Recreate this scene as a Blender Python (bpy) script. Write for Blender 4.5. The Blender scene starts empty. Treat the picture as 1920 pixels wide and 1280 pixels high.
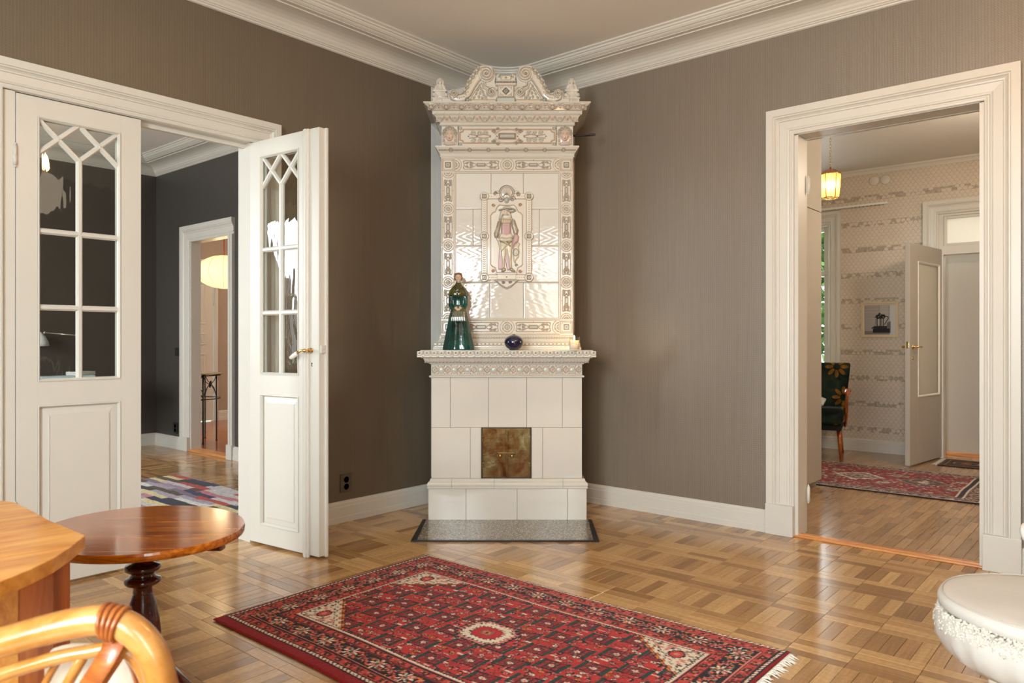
import bpy, bmesh, math, random
import numpy as np
from mathutils import Vector, Matrix

random.seed(7); np.random.seed(7)
SC = bpy.context.scene
COL = SC.collection
PI = math.pi

# ------------------------------------------------------------------ camera, sky, light, exposure
# world axes: X runs along the wall with the single doorway, -Y along the wall with the double door,
# the origin is the room corner behind the stove.
TH = 0.7045
CT, ST = math.cos(TH), math.sin(TH)
CAM = Vector((3.7225, -4.2249, 1.1))
cam_d = bpy.data.cameras.new('camera'); cam = bpy.data.objects.new('camera', cam_d); COL.objects.link(cam)
cam.location = CAM
cam.rotation_euler = (PI/2, 0, TH)
cam_d.sensor_width = 36; cam_d.lens = 36*1400/1920
cam_d.shift_y = -2.0/1920
cam_d.clip_start = 0.05; cam_d.clip_end = 100
cam_d.dof.use_dof = True; cam_d.dof.focus_distance = 4.6; cam_d.dof.aperture_fstop = 7.1
SC.camera = cam
vs = SC.view_settings
vs.view_transform = 'Standard'; vs.look = 'None'; vs.gamma = 1; vs.use_curve_mapping = False
vs.exposure = EXPOSURE = 0.0

world = bpy.data.worlds.new('sky'); SC.world = world; world.use_nodes = True
wn = world.node_tree; wn.nodes.clear()
wo = wn.nodes.new('ShaderNodeOutputWorld'); wb = wn.nodes.new('ShaderNodeBackground')
wb.inputs['Color'].default_value = (0.93, 0.97, 1.0, 1); wb.inputs['Strength'].default_value = 3.2
wn.links.new(wb.outputs[0], wo.inputs[0])

def area(name, loc, target, w, h, power, color):
    l = bpy.data.lights.new(name, 'AREA'); l.shape = 'RECTANGLE'; l.size = w; l.size_y = h
    l.energy = power; l.color = color
    o = bpy.data.objects.new(name, l); COL.objects.link(o); o.location = loc
    o.rotation_euler = (Vector(target)-Vector(loc)).to_track_quat('-Z', 'Y').to_euler()
    return o
def point(name, loc, power, color, r=0.05):
    l = bpy.data.lights.new(name, 'POINT'); l.energy = power; l.color = color; l.shadow_soft_size = r
    o = bpy.data.objects.new(name, l); COL.objects.link(o); o.location = loc
    return o
DAY = (0.88, 0.95, 1.0)
# daylight through the windows behind the camera
area('daylight_south', (4.45, -6.42, 1.75), (4.45, 0, -1.2), 0.9, 1.7, 95, DAY)
area('daylight_south', (3.05, -6.42, 1.75), (2.5, 0, -1.3), 1.1, 1.7, 262, DAY)
area('daylight_east', (5.42, -5.05, 1.75), (0, -5.05, -0.8), 1.0, 1.7, 45, DAY)
# the room's ceiling lamp (its globe is built below)
point('room_lamp_light', (3.4, -2.0, 2.62), 46, (1.0, 0.52, 0.18), 0.08)
# room beyond the double door
area('daylight_study', (-2.3, -5.42, 1.65), (-2.3, 0, -1.6), 1.6, 1.7, 190, (0.92, 0.96, 1.0))
# room with the paper lantern
point('paper_lamp_light', (-4.02, -0.02, 1.83), 9, (1.0, 0.76, 0.46), 0.1)
point('small_room_fill_light', (-3.6, 1.9, 2.5), 75, (1.0, 0.80, 0.60), 0.12)  # added fill with no lamp of its own, brightens the pink wall
# hall
point('hall_lantern_light', (1.765, 2.07, 2.36), 16, (1.0, 0.74, 0.42), 0.025)
point('hall_fill_light', (3.3, 1.6, 2.35), 62, (1.0, 0.84, 0.64), 0.12)  # unseen fill added to the light of the lantern and window
area('daylight_hall', (0.95, 3.98, 1.5), (1.2, 0, 1.0), 0.6, 1.4, 25, DAY)
area('stairwell_light', (2.7, 5.2, 2.6), (2.6, 3.9, 1.6), 1.0, 0.6, 30, (1, 0.95, 0.88))  # unseen lamp put behind the frosted transom to light it

# ------------------------------------------------------------------ materials
def srgb(r, g, b):
    f = lambda c: (c/255/12.92) if c/255 <= 0.04045 else ((c/255+0.055)/1.055)**2.4
    return (f(r), f(g), f(b))
class NT:
    def __init__(s, name):
        s.m = bpy.data.materials.new(name); s.m.use_nodes = True; s.t = s.m.node_tree; s.t.nodes.clear()
        s.out = s.t.nodes.new('ShaderNodeOutputMaterial')
    def n(s, typ, **kw):
        nd = s.t.nodes.new(typ)
        for k, v in kw.items(): setattr(nd, k, v)
        return nd
    def l(s, a, b): s.t.links.new(a, b)
    def bsdf(s, col=(0.8, 0.8, 0.8), rough=0.5, spec=0.5, metal=0.0, coat=0.0, coat_rough=0.1):
        b = s.n('ShaderNodeBsdfPrincipled'); s.b = b
        b.inputs['Base Color'].default_value = (*col[:3], 1); b.inputs['Roughness'].default_value = rough
        b.inputs['Specular IOR Level'].default_value = spec; b.inputs['Metallic'].default_value = metal
        b.inputs['Coat Weight'].default_value = coat; b.inputs['Coat Roughness'].default_value = coat_rough
        s.l(b.outputs[0], s.out.inputs[0]); return b
    def val(s, x):
        if isinstance(x, (int, float)):
            v = s.n('ShaderNodeValue'); v.outputs[0].default_value = x; return v.outputs[0]
        return x
    def math(s, op, a, b=None, c=None):
        m = s.n('ShaderNodeMath', operation=op)
        for i, x in enumerate((a, b, c)):
            if x is None: continue
            if isinstance(x, (int, float)): m.inputs[i].default_value = x
            else: s.l(x, m.inputs[i])
        return m.outputs[0]
    def coord(s, kind='Object', scale=(1, 1, 1), rot=(0, 0, 0)):
        tc = s.n('ShaderNodeTexCoord'); mp = s.n('ShaderNodeMapping')
        mp.inputs['Scale'].default_value = scale; mp.inputs['Rotation'].default_value = rot
        s.l(tc.outputs[kind], mp.inputs[0]); return mp.outputs[0]
    def noise(s, vec, scale=5, detail=3, rough=0.5, dist=0.0):
        n = s.n('ShaderNodeTexNoise'); n.inputs['Scale'].default_value = scale; n.inputs['Detail'].default_value = detail
        n.inputs['Roughness'].default_value = rough; n.inputs['Distortion'].default_value = dist
        if vec is not None: s.l(vec, n.inputs['Vector'])
        return n.outputs['Fac']
    def ramp(s, fac, stops):
        r = s.n('ShaderNodeValToRGB'); s.l(fac, r.inputs[0]); e = r.color_ramp.elements
        while len(e) < len(stops): e.new(0.5)
        for i, (p, c) in enumerate(stops): e[i].position = p; e[i].color = (*c[:3], 1)
        return r.outputs[0]
    def mix(s, fac, a, b, mode='MIX'):
        m = s.n('ShaderNodeMix', data_type='RGBA', blend_type=mode)
        for sock, x in ((m.inputs[0], fac), (m.inputs[6], a), (m.inputs[7], b)):
            if isinstance(x, (int, float)): sock.default_value = x
            elif isinstance(x, tuple): sock.default_value = (*x[:3], 1)
            else: s.l(x, sock)
        return m.outputs[2]
    def bump(s, h, strength=0.3, dist=0.01):
        b = s.n('ShaderNodeBump'); b.inputs['Strength'].default_value = strength; b.inputs['Distance'].default_value = dist
        s.l(h, b.inputs['Height']); s.l(b.outputs[0], s.b.inputs['Normal']); return b
MATS = {}
def simple(name, col, rough=0.5, spec=0.5, metal=0.0, coat=0.0, nscale=0, namt=0.0, bump=0.0, bscale=60):
    if name in MATS: return MATS[name]
    t = NT(name); t.bsdf(col, rough, spec, metal, coat)
    if nscale:
        n = t.noise(t.coord(), nscale, 4)
        c0 = tuple(c*(1-namt) for c in col); c1 = tuple(min(1, c*(1+namt)) for c in col)
        t.l(t.ramp(n, [(0.3, c0), (0.7, c1)]), t.b.inputs['Base Color'])
    if bump: t.bump(t.noise(t.coord(), bscale, 3), bump, 0.004)
    MATS[name] = t.m; return t.m

WHITE = simple('white_paint', (0.63, 0.60, 0.535), 0.34, 0.45, nscale=3, namt=0.015, bump=0.03, bscale=18)
CEIL = simple('ceiling_paint', (0.85, 0.82, 0.77), 0.8, 0.2, nscale=2, namt=0.02, bump=0.1, bscale=12)
HCEIL = simple('hall_ceiling_paint', (0.64, 0.61, 0.57), 0.45, 0.4)
PLASTER = simple('white_plaster', (0.70, 0.68, 0.64), 0.8, 0.2, nscale=4, namt=0.05, bump=0.5, bscale=14)
GREIGE = simple('greige_paint', (0.42, 0.38, 0.33), 0.5, 0.35, bump=0.08, bscale=30)
BRASS = simple('brass', (0.72, 0.50, 0.20), 0.22, 0.5, metal=1.0)
COPPER = simple('copper', (0.72, 0.33, 0.14), 0.25, 0.5, metal=1.0)
IRON = simple('black_iron', (0.018, 0.016, 0.015), 0.5, 0.4)
DARKPL = simple('dark_plastic', (0.02, 0.02, 0.02), 0.35, 0.5)
PORC = simple('porcelain', (0.86, 0.84, 0.79), 0.08, 0.6, coat=0.5)
BLACK = simple('black_void', (0.01, 0.01, 0.01), 0.9, 0.1)

def wallpaper_mat(name, col, sheen_rough=0.42, axis='Y'):
    """satin wallpaper: fine vertical ribs with a small woven zigzag; axis = the horizontal axis of the wall"""
    t = NT(name); t.bsdf(col, sheen_rough, 0.9)
    tc = t.n('ShaderNodeTexCoord'); sp = t.n('ShaderNodeSeparateXYZ'); t.l(tc.outputs['Object'], sp.inputs[0])
    h = sp.outputs[0] if axis == 'X' else sp.outputs[1]; z = sp.outputs[2]
    zig = t.math('MULTIPLY', t.math('PINGPONG', t.math('MULTIPLY', z, 1.0), 0.006), 0.8)
    hh = t.math('ADD', h, zig)
    rib = t.math('SINE', t.math('MULTIPLY', hh, 2*PI/0.0135))
    weft = t.math('SINE', t.math('MULTIPLY', z, 2*PI/0.012))
    cb = t.n('ShaderNodeCombineXYZ'); t.l(t.math('MULTIPLY', h, 26), cb.inputs[0]); t.l(t.math('MULTIPLY', z, 1.1), cb.inputs[1])
    st = t.noise(cb.outputs[0], 2.0, 4, 0.45)
    bl = t.noise(t.coord('Object'), 1.4, 2)
    f = t.math('ADD', t.math('MULTIPLY', rib, 0.075), t.math('ADD', t.math('ADD', 0.07, t.math('MULTIPLY', st, 0.20)), t.math('MULTIPLY', weft, 0.03)))
    f = t.math('ADD', f, t.math('MULTIPLY', bl, 0.12))
    dk = tuple(c*0.80 for c in col); lt = tuple(c*1.22 for c in col)
    t.l(t.ramp(f, [(0.08, dk), (0.42, lt)]), t.b.inputs['Base Color'])
    rr = t.math('ADD', sheen_rough-0.06, t.math('MULTIPLY', st, 0.14)); t.l(rr, t.b.inputs['Roughness'])
    hgt = t.math('ADD', t.math('MULTIPLY', rib, 0.6), t.math('MULTIPLY', t.math('MULTIPLY', rib, weft), 0.4))
    t.bump(hgt, 0.22, 0.0012)
    return t.m
WP_X = wallpaper_mat('grey_ribbed_wallpaper', srgb(122, 110, 95), axis='X')  # raised base colour stands in for stronger light on this wall
WP_Y = wallpaper_mat('grey_ribbed_wallpaper_shaded', srgb(100, 87, 70), axis='Y')  # same wallpaper, with the dimmer light of this wall put into its colour
WP2_X = wallpaper_mat('charcoal_wallpaper', srgb(66, 62, 58), 0.42, axis='X')
WP2_Y = wallpaper_mat('charcoal_wallpaper_side', srgb(70, 62, 54), 0.42, axis='Y')

def scale_paper():
    t = NT('scallop_wallpaper'); t.bsdf(srgb(212, 200, 184), 0.6, 0.3)
    tc = t.n('ShaderNodeTexCoord'); sp = t.n('ShaderNodeSeparateXYZ'); t.l(tc.outputs['Object'], sp.inputs[0])
    x, z = sp.outputs[0], sp.outputs[2]
    v = t.math('DIVIDE', z, 0.030); r = t.math('FLOOR', v); fv = t.math('SUBTRACT', v, r)
    off = t.math('MULTIPLY', t.math('MODULO', r, 2.0), 0.5)
    u = t.math('ADD', t.math('DIVIDE', x, 0.043), off); iu = t.math('FLOOR', u)
    fu = t.math('SUBTRACT', t.math('FRACT', u), 0.5)
    d = t.math('SQRT', t.math('ADD', t.math('MULTIPLY', fu, fu), t.math('POWER', t.math('MULTIPLY', fv, 0.47), 2.0)))
    line = t.math('LESS_THAN', t.math('ABSOLUTE', t.math('SUBTRACT', d, 0.47)), 0.028)
    inside = t.math('LESS_THAN', d, 0.47)
    cb = t.n('ShaderNodeCombineXYZ'); t.l(iu, cb.inputs[0]); t.l(r, cb.inputs[1])
    cb2 = t.n('ShaderNodeCombineXYZ'); t.l(inside, cb2.inputs[2])
    va = t.n('ShaderNodeVectorMath', operation='ADD'); t.l(cb.outputs[0], va.inputs[0]); t.l(cb2.outputs[0], va.inputs[1])
    wnz = t.n('ShaderNodeTexWhiteNoise'); t.l(va.outputs[0], wnz.inputs['Vector'])
    band = t.math('ABSOLUTE', t.math('SUBTRACT', t.math('FRACT', t.math('DIVIDE', t.math('SUBTRACT', z, 0.09), 0.255)), 0.5))
    bm_ = t.math('LESS_THAN', band, 0.105)
    pick = t.math('MULTIPLY', bm_, t.math('GREATER_THAN', wnz.outputs['Value'], 0.52))
    tone = t.math('MULTIPLY', pick, t.math('MULTIPLY', t.noise(t.coord(), 40, 3), 0.95))
    base = t.mix(t.noise(t.coord(), 5, 3), srgb(214, 201, 184), srgb(200, 186, 168))
    c = t.mix(tone, base, srgb(120, 104, 84))
    c = t.mix(t.math('MULTIPLY', line, 0.42), c, srgb(120, 104, 86))
    t.l(c, t.b.inputs['Base Color']); return t.m
SCALE = scale_paper()

def stave_mat(name, tones, rough=0.24, gscale=1.0):
    t = NT(name); t.bsdf(tones[1], rough, 0.5, coat=0.25, coat_rough=0.12)
    at = t.n('ShaderNodeAttribute', attribute_name='tone'); oi = t.n('ShaderNodeObjectInfo')
    rnd = t.math('FRACT', t.math('ADD', at.outputs['Fac'], oi.outputs['Random']))
    uv = t.n('ShaderNodeUVMap', uv_map='grain')
    cb = t.n('ShaderNodeCombineXYZ'); t.l(t.math('MULTIPLY', rnd, 37.0), cb.inputs[2])
    va = t.n('ShaderNodeVectorMath', operation='ADD'); t.l(uv.outputs[0], va.inputs[0]); t.l(cb.outputs[0], va.inputs[1])
    mp = t.n('ShaderNodeMapping'); mp.inputs['Scale'].default_value = (5*gscale, 70*gscale, 1); t.l(va.outputs[0], mp.inputs[0])
    g = t.noise(mp.outputs[0], 1.0, 5, 0.65, 0.4)
    mp2 = t.n('ShaderNodeMapping'); mp2.inputs['Scale'].default_value = (7*gscale, 30*gscale, 1); t.l(va.outputs[0], mp2.inputs[0])
    wv = t.n('ShaderNodeTexWave'); wv.inputs['Scale'].default_value = 1.4; wv.inputs['Distortion'].default_value = 7; wv.inputs['Detail'].default_value = 2
    t.l(mp2.outputs[0], wv.inputs['Vector'])
    base = t.ramp(rnd, [(0.0, tones[0]), (0.3, tones[1]), (0.62, tones[2]), (0.9, tones[3]), (1.0, tones[0])])
    gr = t.ramp(g, [(0.25, (0.70, 0.66, 0.60)), (0.6, (1.08, 1.08, 1.08))])
    c = t.mix(0.85, base, gr, 'MULTIPLY')
    c = t.mix(t.math('MULTIPLY', wv.outputs['Fac'], 0.12), c, tuple(x*0.55 for x in tones[0]))
    t.l(c, t.b.inputs['Base Color'])
    t.bump(g, 0.08, 0.002)
    return t.m
OAK = stave_mat('oak_stave', [srgb(148, 108, 66), srgb(174, 132, 84), srgb(192, 150, 98), srgb(206, 166, 112)], 0.2)
OAK2 = stave_mat('hall_oak_stave', [srgb(150, 116, 82), srgb(170, 134, 98), srgb(182, 146, 108), srgb(160, 124, 88)], 0.22)
REDW = stave_mat('reddish_floorboard', [srgb(150, 82, 42), srgb(166, 92, 48), srgb(176, 100, 54), srgb(140, 72, 38)], 0.2)

def wood_mat(name, dark, mid, light, rough=0.3, scale=(1.5, 14, 14), coat=0.2, dist=2.0, rot=(0, 0, 0)):
    t = NT(name); t.bsdf(mid, rough, 0.5, coat=coat)
    co = t.coord('Object', scale, rot)
    n1 = t.noise(co, 1.6, 6, 0.62, dist); n2 = t.noise(co, 7.0, 4, 0.6, 0.6)
    f = t.math('ADD', t.math('MULTIPLY', n1, 0.7), t.math('MULTIPLY', n2, 0.3))
    t.l(t.ramp(f, [(0.34, dark), (0.5, mid), (0.66, light)]), t.b.inputs['Base Color'])
    t.bump(n2, 0.06, 0.002); return t.m
WALNUT = wood_mat('polished_walnut', srgb(112, 46, 2), srgb(164, 84, 8), srgb(206, 126, 34), 0.16, coat=0.6)
MAHOG = wood_mat('dark_mahogany', srgb(44, 14, 8), srgb(74, 26, 14), srgb(98, 40, 20), 0.16, coat=0.6)
PINE = wood_mat('oiled_pine', srgb(164, 92, 26), srgb(200, 134, 54), srgb(222, 164, 84), 0.33, scale=(9, 1.2, 9), dist=1.2)
PINE_V = wood_mat('oiled_pine_upright', srgb(128, 62, 22), srgb(164, 88, 34), srgb(190, 112, 50), 0.4, scale=(12, 12, 1.2), dist=0.9)
RATTAN = wood_mat('rattan_cane', srgb(132, 78, 26), srgb(170, 112, 48), srgb(198, 146, 84), 0.26, scale=(3, 3, 3), coat=0.4, dist=0.6)
RATTAN_D = wood_mat('rattan_binding', srgb(112, 54, 18), srgb(150, 80, 30), srgb(176, 104, 44), 0.35, scale=(6, 6, 40), dist=0.4)
OAKTHR = wood_mat('threshold_oak', srgb(172, 108, 58), srgb(206, 140, 82), srgb(222, 166, 108), 0.28, scale=(1, 12, 12))
CHAIRW = wood_mat('teak_arm', srgb(112, 50, 20), srgb(158, 80, 34), srgb(186, 108, 52), 0.25, scale=(8, 8, 1.5))

def pane_mat(name='clear_glass', wav=0.08, tint=(0.96, 0.98, 0.97), rough=0.0):
    t = NT(name)
    tr = t.n('ShaderNodeBsdfTransparent'); tr.inputs[0].default_value = (*tint, 1)
    gl = t.n('ShaderNodeBsdfGlossy'); gl.inputs['Roughness'].default_value = max(rough, 0.015); gl.inputs[0].default_value = (1, 1, 1, 1)
    fr = t.n('ShaderNodeFresnel'); fr.inputs[0].default_value = 1.5; ge = t.n('ShaderNodeNewGeometry')
    mx = t.n('ShaderNodeMixShader'); t.l(t.math('MULTIPLY', fr.outputs[0], t.math('SUBTRACT', 1.0, ge.outputs['Backfacing'])), mx.inputs[0]); t.l(tr.outputs[0], mx.inputs[1]); t.l(gl.outputs[0], mx.inputs[2])
    b = t.n('ShaderNodeBump'); b.inputs['Strength'].default_value = wav; b.inputs['Distance'].default_value = 0.01
    t.l(t.noise(t.coord('Object', (1, 1, 0.35)), 14, 1.5, 0.4, 1.0), b.inputs['Height'])
    t.l(b.outputs[0], gl.inputs['Normal']); t.l(mx.outputs[0], t.out.inputs[0]); return t.m
GLASS = pane_mat()
WGLASS = pane_mat('window_glass', 0.03)
def frosted():
    t = NT('frosted_glass'); t.bsdf((0.8, 0.76, 0.68), 0.35, 0.5)
    tl = t.n('ShaderNodeBsdfTranslucent'); tl.inputs[0].default_value = (0.86, 0.84, 0.78, 1)
    mx = t.n('ShaderNodeMixShader'); mx.inputs[0].default_value = 0.55
    v = t.n('ShaderNodeTexVoronoi'); v.inputs['Scale'].default_value = 90; t.l(t.coord(), v.inputs['Vector'])
    t.bump(v.outputs['Distance'], 0.5, 0.003)
    t.l(t.b.outputs[0], mx.inputs[1]); t.l(tl.outputs[0], mx.inputs[2]); t.l(mx.outputs[0], t.out.inputs[0]); return t.m
FROST = frosted()

def tile_mat(name, vcol=False, col=(0.65, 0.61, 0.54), rough=0.07, bstr=0.35):
    t = NT(name); t.bsdf(col, rough, 0.5, coat=0.3, coat_rough=0.03)
    if vcol:
        a = t.n('ShaderNodeVertexColor', layer_name='paint'); t.l(a.outputs[0], t.b.inputs['Base Color'])
    else:
        n = t.noise(t.coord(), 2.0, 3)
        t.l(t.ramp(n, [(0.3, tuple(c*0.95 for c in col)), (0.7, tuple(min(1, c*1.03) for c in col))]), t.b.inputs['Base Color'])
    if bstr: t.bump(t.noise(t.coord(), 26, 2, 0.5, 0.5), bstr, 0.0035)
    return t.m
TILE = tile_mat('glazed_stove_tile', bstr=0.02)
TILE_R = tile_mat('glazed_relief_tile', True, rough=0.16, bstr=0)
TILE_M = tile_mat('glazed_moulding', False, (0.63, 0.585, 0.505), 0.14, 0.04)
def vc_mat(name, rough=0.9, spec=0.1, sheen=0.0, fuzz=0.0):
    t = NT(name); t.bsdf((0.5, 0.5, 0.5), rough, spec)
    a = t.n('ShaderNodeVertexColor', layer_name='paint')
    n = t.noise(t.coord(), 260, 2)
    c = t.mix(0.35, a.outputs[0], t.ramp(n, [(0.25, (0.30, 0.30, 0.30)), (0.7, (1.15, 1.12, 1.12))]), 'MULTIPLY')
    t.l(c, t.b.inputs['Base Color']); t.b.inputs['Sheen Weight'].default_value = sheen
    if fuzz: t.bump(n, fuzz, 0.004)
    return t.m
PILE = vc_mat('wool_pile', 0.95, 0.08, 0.1, 0.6)
PICT = vc_mat('printed_picture', 0.4, 0.3)

# ------------------------------------------------------------------ mesh helpers
def tag(o, label=None, cat=None, group=None, kind=None):
    if label: o['label'] = label
    if cat: o['category'] = cat
    if group: o['group'] = group
    if kind: o['kind'] = kind
    return o
def empty(name, loc=(0, 0, 0), rz=0, **k):
    o = bpy.data.objects.new(name, None); COL.objects.link(o); o.location = loc; o.rotation_euler = (0, 0, rz)
    o.empty_display_size = 0.1
    return tag(o, **k)
def link_mesh(name, me, mat=None, parent=None, loc=None, rot=None, **k):
    o = bpy.data.objects.new(name, me); COL.objects.link(o)
    if mat is not None and not me.materials: me.materials.append(mat)
    if parent is not None: o.parent = parent
    if loc is not None: o.location = loc
    if rot is not None: o.rotation_euler = rot
    return tag(o, **k)
class MB:
    """collects shapes; build() links them as one mesh object"""
    def __init__(s): s.v = []; s.f = []; s.sm = []
    def add(s, vs_, fs, smooth=False):
        b = len(s.v); s.v += [tuple(v) for v in vs_]; s.f += [tuple(b+i for i in f) for f in fs]; s.sm += [smooth]*len(fs); return s
    def box(s, x0, x1, y0, y1, z0, z1, M=None):
        vs_ = [(x0, y0, z0), (x1, y0, z0), (x1, y1, z0), (x0, y1, z0), (x0, y0, z1), (x1, y0, z1), (x1, y1, z1), (x0, y1, z1)]
        if M is not None: vs_ = [M @ Vector(v) for v in vs_]
        return s.add(vs_, [(0, 3, 2, 1), (4, 5, 6, 7), (0, 1, 5, 4), (1, 2, 6, 5), (2, 3, 7, 6), (3, 0, 4, 7)])
    def bbox(s, x0, x1, y0, y1, z0, z1, b=0.004, M=None):
        """box with bevelled edges"""
        bm = bmesh.new(); bmesh.ops.create_cube(bm, size=1)
        for v in bm.verts: v.co = Vector(((x0+x1)/2+v.co.x*(x1-x0), (y0+y1)/2+v.co.y*(y1-y0), (z0+z1)/2+v.co.z*(z1-z0)))
        bmesh.ops.bevel(bm, geom=bm.edges[:], offset=b, segments=2, profile=0.6, affect='EDGES')
        s.bm(bm, M); return s
    def bm(s, bm, M=None, smooth=False):
        bm.verts.index_update()
        s.add([(M @ v.co) if M is not None else v.co.copy() for v in bm.verts], [[v.index for v in f.verts] for f in bm.faces], smooth); bm.free(); return s
    def prism(s, poly, z0, z1, M=None, axis='Z', smooth=False):
        """poly [(a,b)] extruded along an axis: Z -> (a,b,z), Y -> (a,z,b) , X -> (z,a,b)"""
        n = len(poly)
        def P(a, b, z):
            p = {'Z': (a, b, z), 'Y': (a, z, b), 'X': (z, a, b)}[axis]
            return M @ Vector(p) if M is not None else p
        vs_ = [P(a, b, z0) for a, b in poly]+[P(a, b, z1) for a, b in poly]
        s.add(vs_, [tuple(range(n))[::-1], tuple(range(n, 2*n))])
        b = len(s.v)-2*n
        s.f += [(b+i, b+(i+1) % n, b+n+(i+1) % n, b+n+i) for i in range(n)]; s.sm += [smooth]*n
        return s
    def lathe(s, prof, seg=32, M=None, sx=1, sy=1, wob=None):
        """prof [(r,z)]"""
        vs_ = []; fs = []
        for j, (r, z) in enumerate(prof):
            for i in range(seg):
                a = 2*PI*i/seg; k = wob(a, j) if wob else 1
                p = Vector((r*k*math.cos(a)*sx, r*k*math.sin(a)*sy, z)); vs_.append(M @ p if M is not None else p)
        for j in range(len(prof)-1):
            for i in range(seg):
                fs.append((j*seg+i, j*seg+(i+1) % seg, (j+1)*seg+(i+1) % seg, (j+1)*seg+i))
        if prof[0][0] > 1e-5: fs.append(tuple(range(seg))[::-1])
        if prof[-1][0] > 1e-5: fs.append(tuple(range((len(prof)-1)*seg, len(prof)*seg)))
        return s.add(vs_, fs, True)
    def tube(s, pts, r, seg=10, closed=False, flat=None):
        """swept tube; r number or list; flat=(w,h) for a flat strap section"""
        pts = [Vector(p) for p in pts]; n = len(pts); R = r if isinstance(r, (list, tuple)) else [r]*n
        up = None; vs_ = []
        for i, p in enumerate(pts):
            if closed: d = (pts[(i+1) % n]-pts[i-1])
            else: d = pts[min(i+1, n-1)]-pts[max(i-1, 0)]
            d = d.normalized() if d.length > 1e-9 else Vector((0, 0, 1))
            if up is None:
                up = Vector((0, 0, 1)) if abs(d.z) < 0.9 else Vector((1, 0, 0))
            a = d.cross(up).normalized(); up = a.cross(d).normalized()
            for k in range(seg):
                t = 2*PI*k/seg
                if flat: vs_.append(p+a*(math.cos(t)*flat[0])+up*(math.sin(t)*flat[1]))
                else: vs_.append(p+(a*math.cos(t)+up*math.sin(t))*R[i])
        fs = []
        m = n if closed else n-1
        for i in range(m):
            for k in range(seg):
                j = (i+1) % n
                fs.append((i*seg+k, i*seg+(k+1) % seg, j*seg+(k+1) % seg, j*seg+k))
        if not closed: fs += [tuple(range(seg))[::-1], tuple(range((n-1)*seg, n*seg))]
        return s.add(vs_, fs, True)
    def sphere(s, c, rx, ry=None, rz=None, seg=20, ring=12, M=None):
        ry = ry or rx; rz = rz or rx; vs_ = []; fs = []
        for j in range(1, ring):
            for i in range(seg):
                a = 2*PI*i/seg; b = PI*j/ring
                vs_.append(Vector((rx*math.sin(b)*math.cos(a), ry*math.sin(b)*math.sin(a), rz*math.cos(b))))
        vs_ += [Vector((0, 0, rz)), Vector((0, 0, -rz))]; t, bt = len(vs_)-2, len(vs_)-1
        for j in range(ring-2):
            for i in range(seg): fs.append((j*seg+i, (j+1)*seg+i, (j+1)*seg+(i+1) % seg, j*seg+(i+1) % seg))
        for i in range(seg):
            fs.append((t, i, (i+1) % seg)); fs.append((bt, (ring-2)*seg+(i+1) % seg, (ring-2)*seg+i))
        c = Vector(c); vs_ = [((M @ v) if M is not None else v)+c for v in vs_]
        return s.add(vs_, fs, True)
    def sweep(s, path, prof, closed=False, nrm=(0, 0, 1)):
        """profile [(a,b)] swept with mitres along a planar path: a goes sideways in the plane, b along nrm"""
        N = Vector(nrm).normalized(); P = [Vector(p) for p in path]; n = len(P); m = len(prof); vs_ = []
        for i in range(n):
            d0 = (P[i]-P[i-1]).normalized() if (i > 0 or closed) else None
            d1 = (P[(i+1) % n]-P[i]).normalized() if (i < n-1 or closed) else None
            if d0 is None: d0 = d1
            if d1 is None: d1 = d0
            s0, s1 = N.cross(d0), N.cross(d1); a = (s0+s1).normalized(); k = 1/max(0.3, a.dot(s0))
            for (u, w) in prof: vs_.append(P[i]+a*(u*k)+N*w)
        fs = []
        for i in range(n if closed else n-1):
            j = (i+1) % n
            for q in range(m):
                r = (q+1) % m
                fs.append((i*m+q, j*m+q, j*m+r, i*m+r))
        if not closed: fs += [tuple(range(m)), tuple(range((n-1)*m, n*m))[::-1]]
        return s.add(vs_, fs)
    def mesh(s, name, fix=True):
        me = bpy.data.meshes.new(name); me.from_pydata(s.v, [], s.f)
        me.polygons.foreach_set('use_smooth', s.sm)
        if fix:
            bm = bmesh.new(); bm.from_mesh(me); bmesh.ops.recalc_face_normals(bm, faces=bm.faces[:]); bm.to_mesh(me); bm.free()
        me.update(); return me
    def build(s, name, mat=None, parent=None, loc=None, rot=None, **k):
        return link_mesh(name, s.mesh(name), mat, parent, loc, rot, **k)

def fuse(mb, name, mat, voxel=0.004, smooth=4, parent=None, loc=None, rot=None, **k):
    """union the shapes of a MB into one continuous surface"""
    o = mb.build(name, mat, parent, loc, rot, **k)
    r = o.modifiers.new('r', 'REMESH'); r.mode = 'VOXEL'; r.voxel_size = voxel; r.use_smooth_shade = True
    q = o.modifiers.new('s', 'SMOOTH'); q.factor = 0.5; q.iterations = smooth
    dg = bpy.context.evaluated_depsgraph_get(); me = bpy.data.meshes.new_from_object(o.evaluated_get(dg))
    o.modifiers.clear(); o.data = me; me.name = name
    if not me.materials: me.materials.append(mat)
    return o

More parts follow.
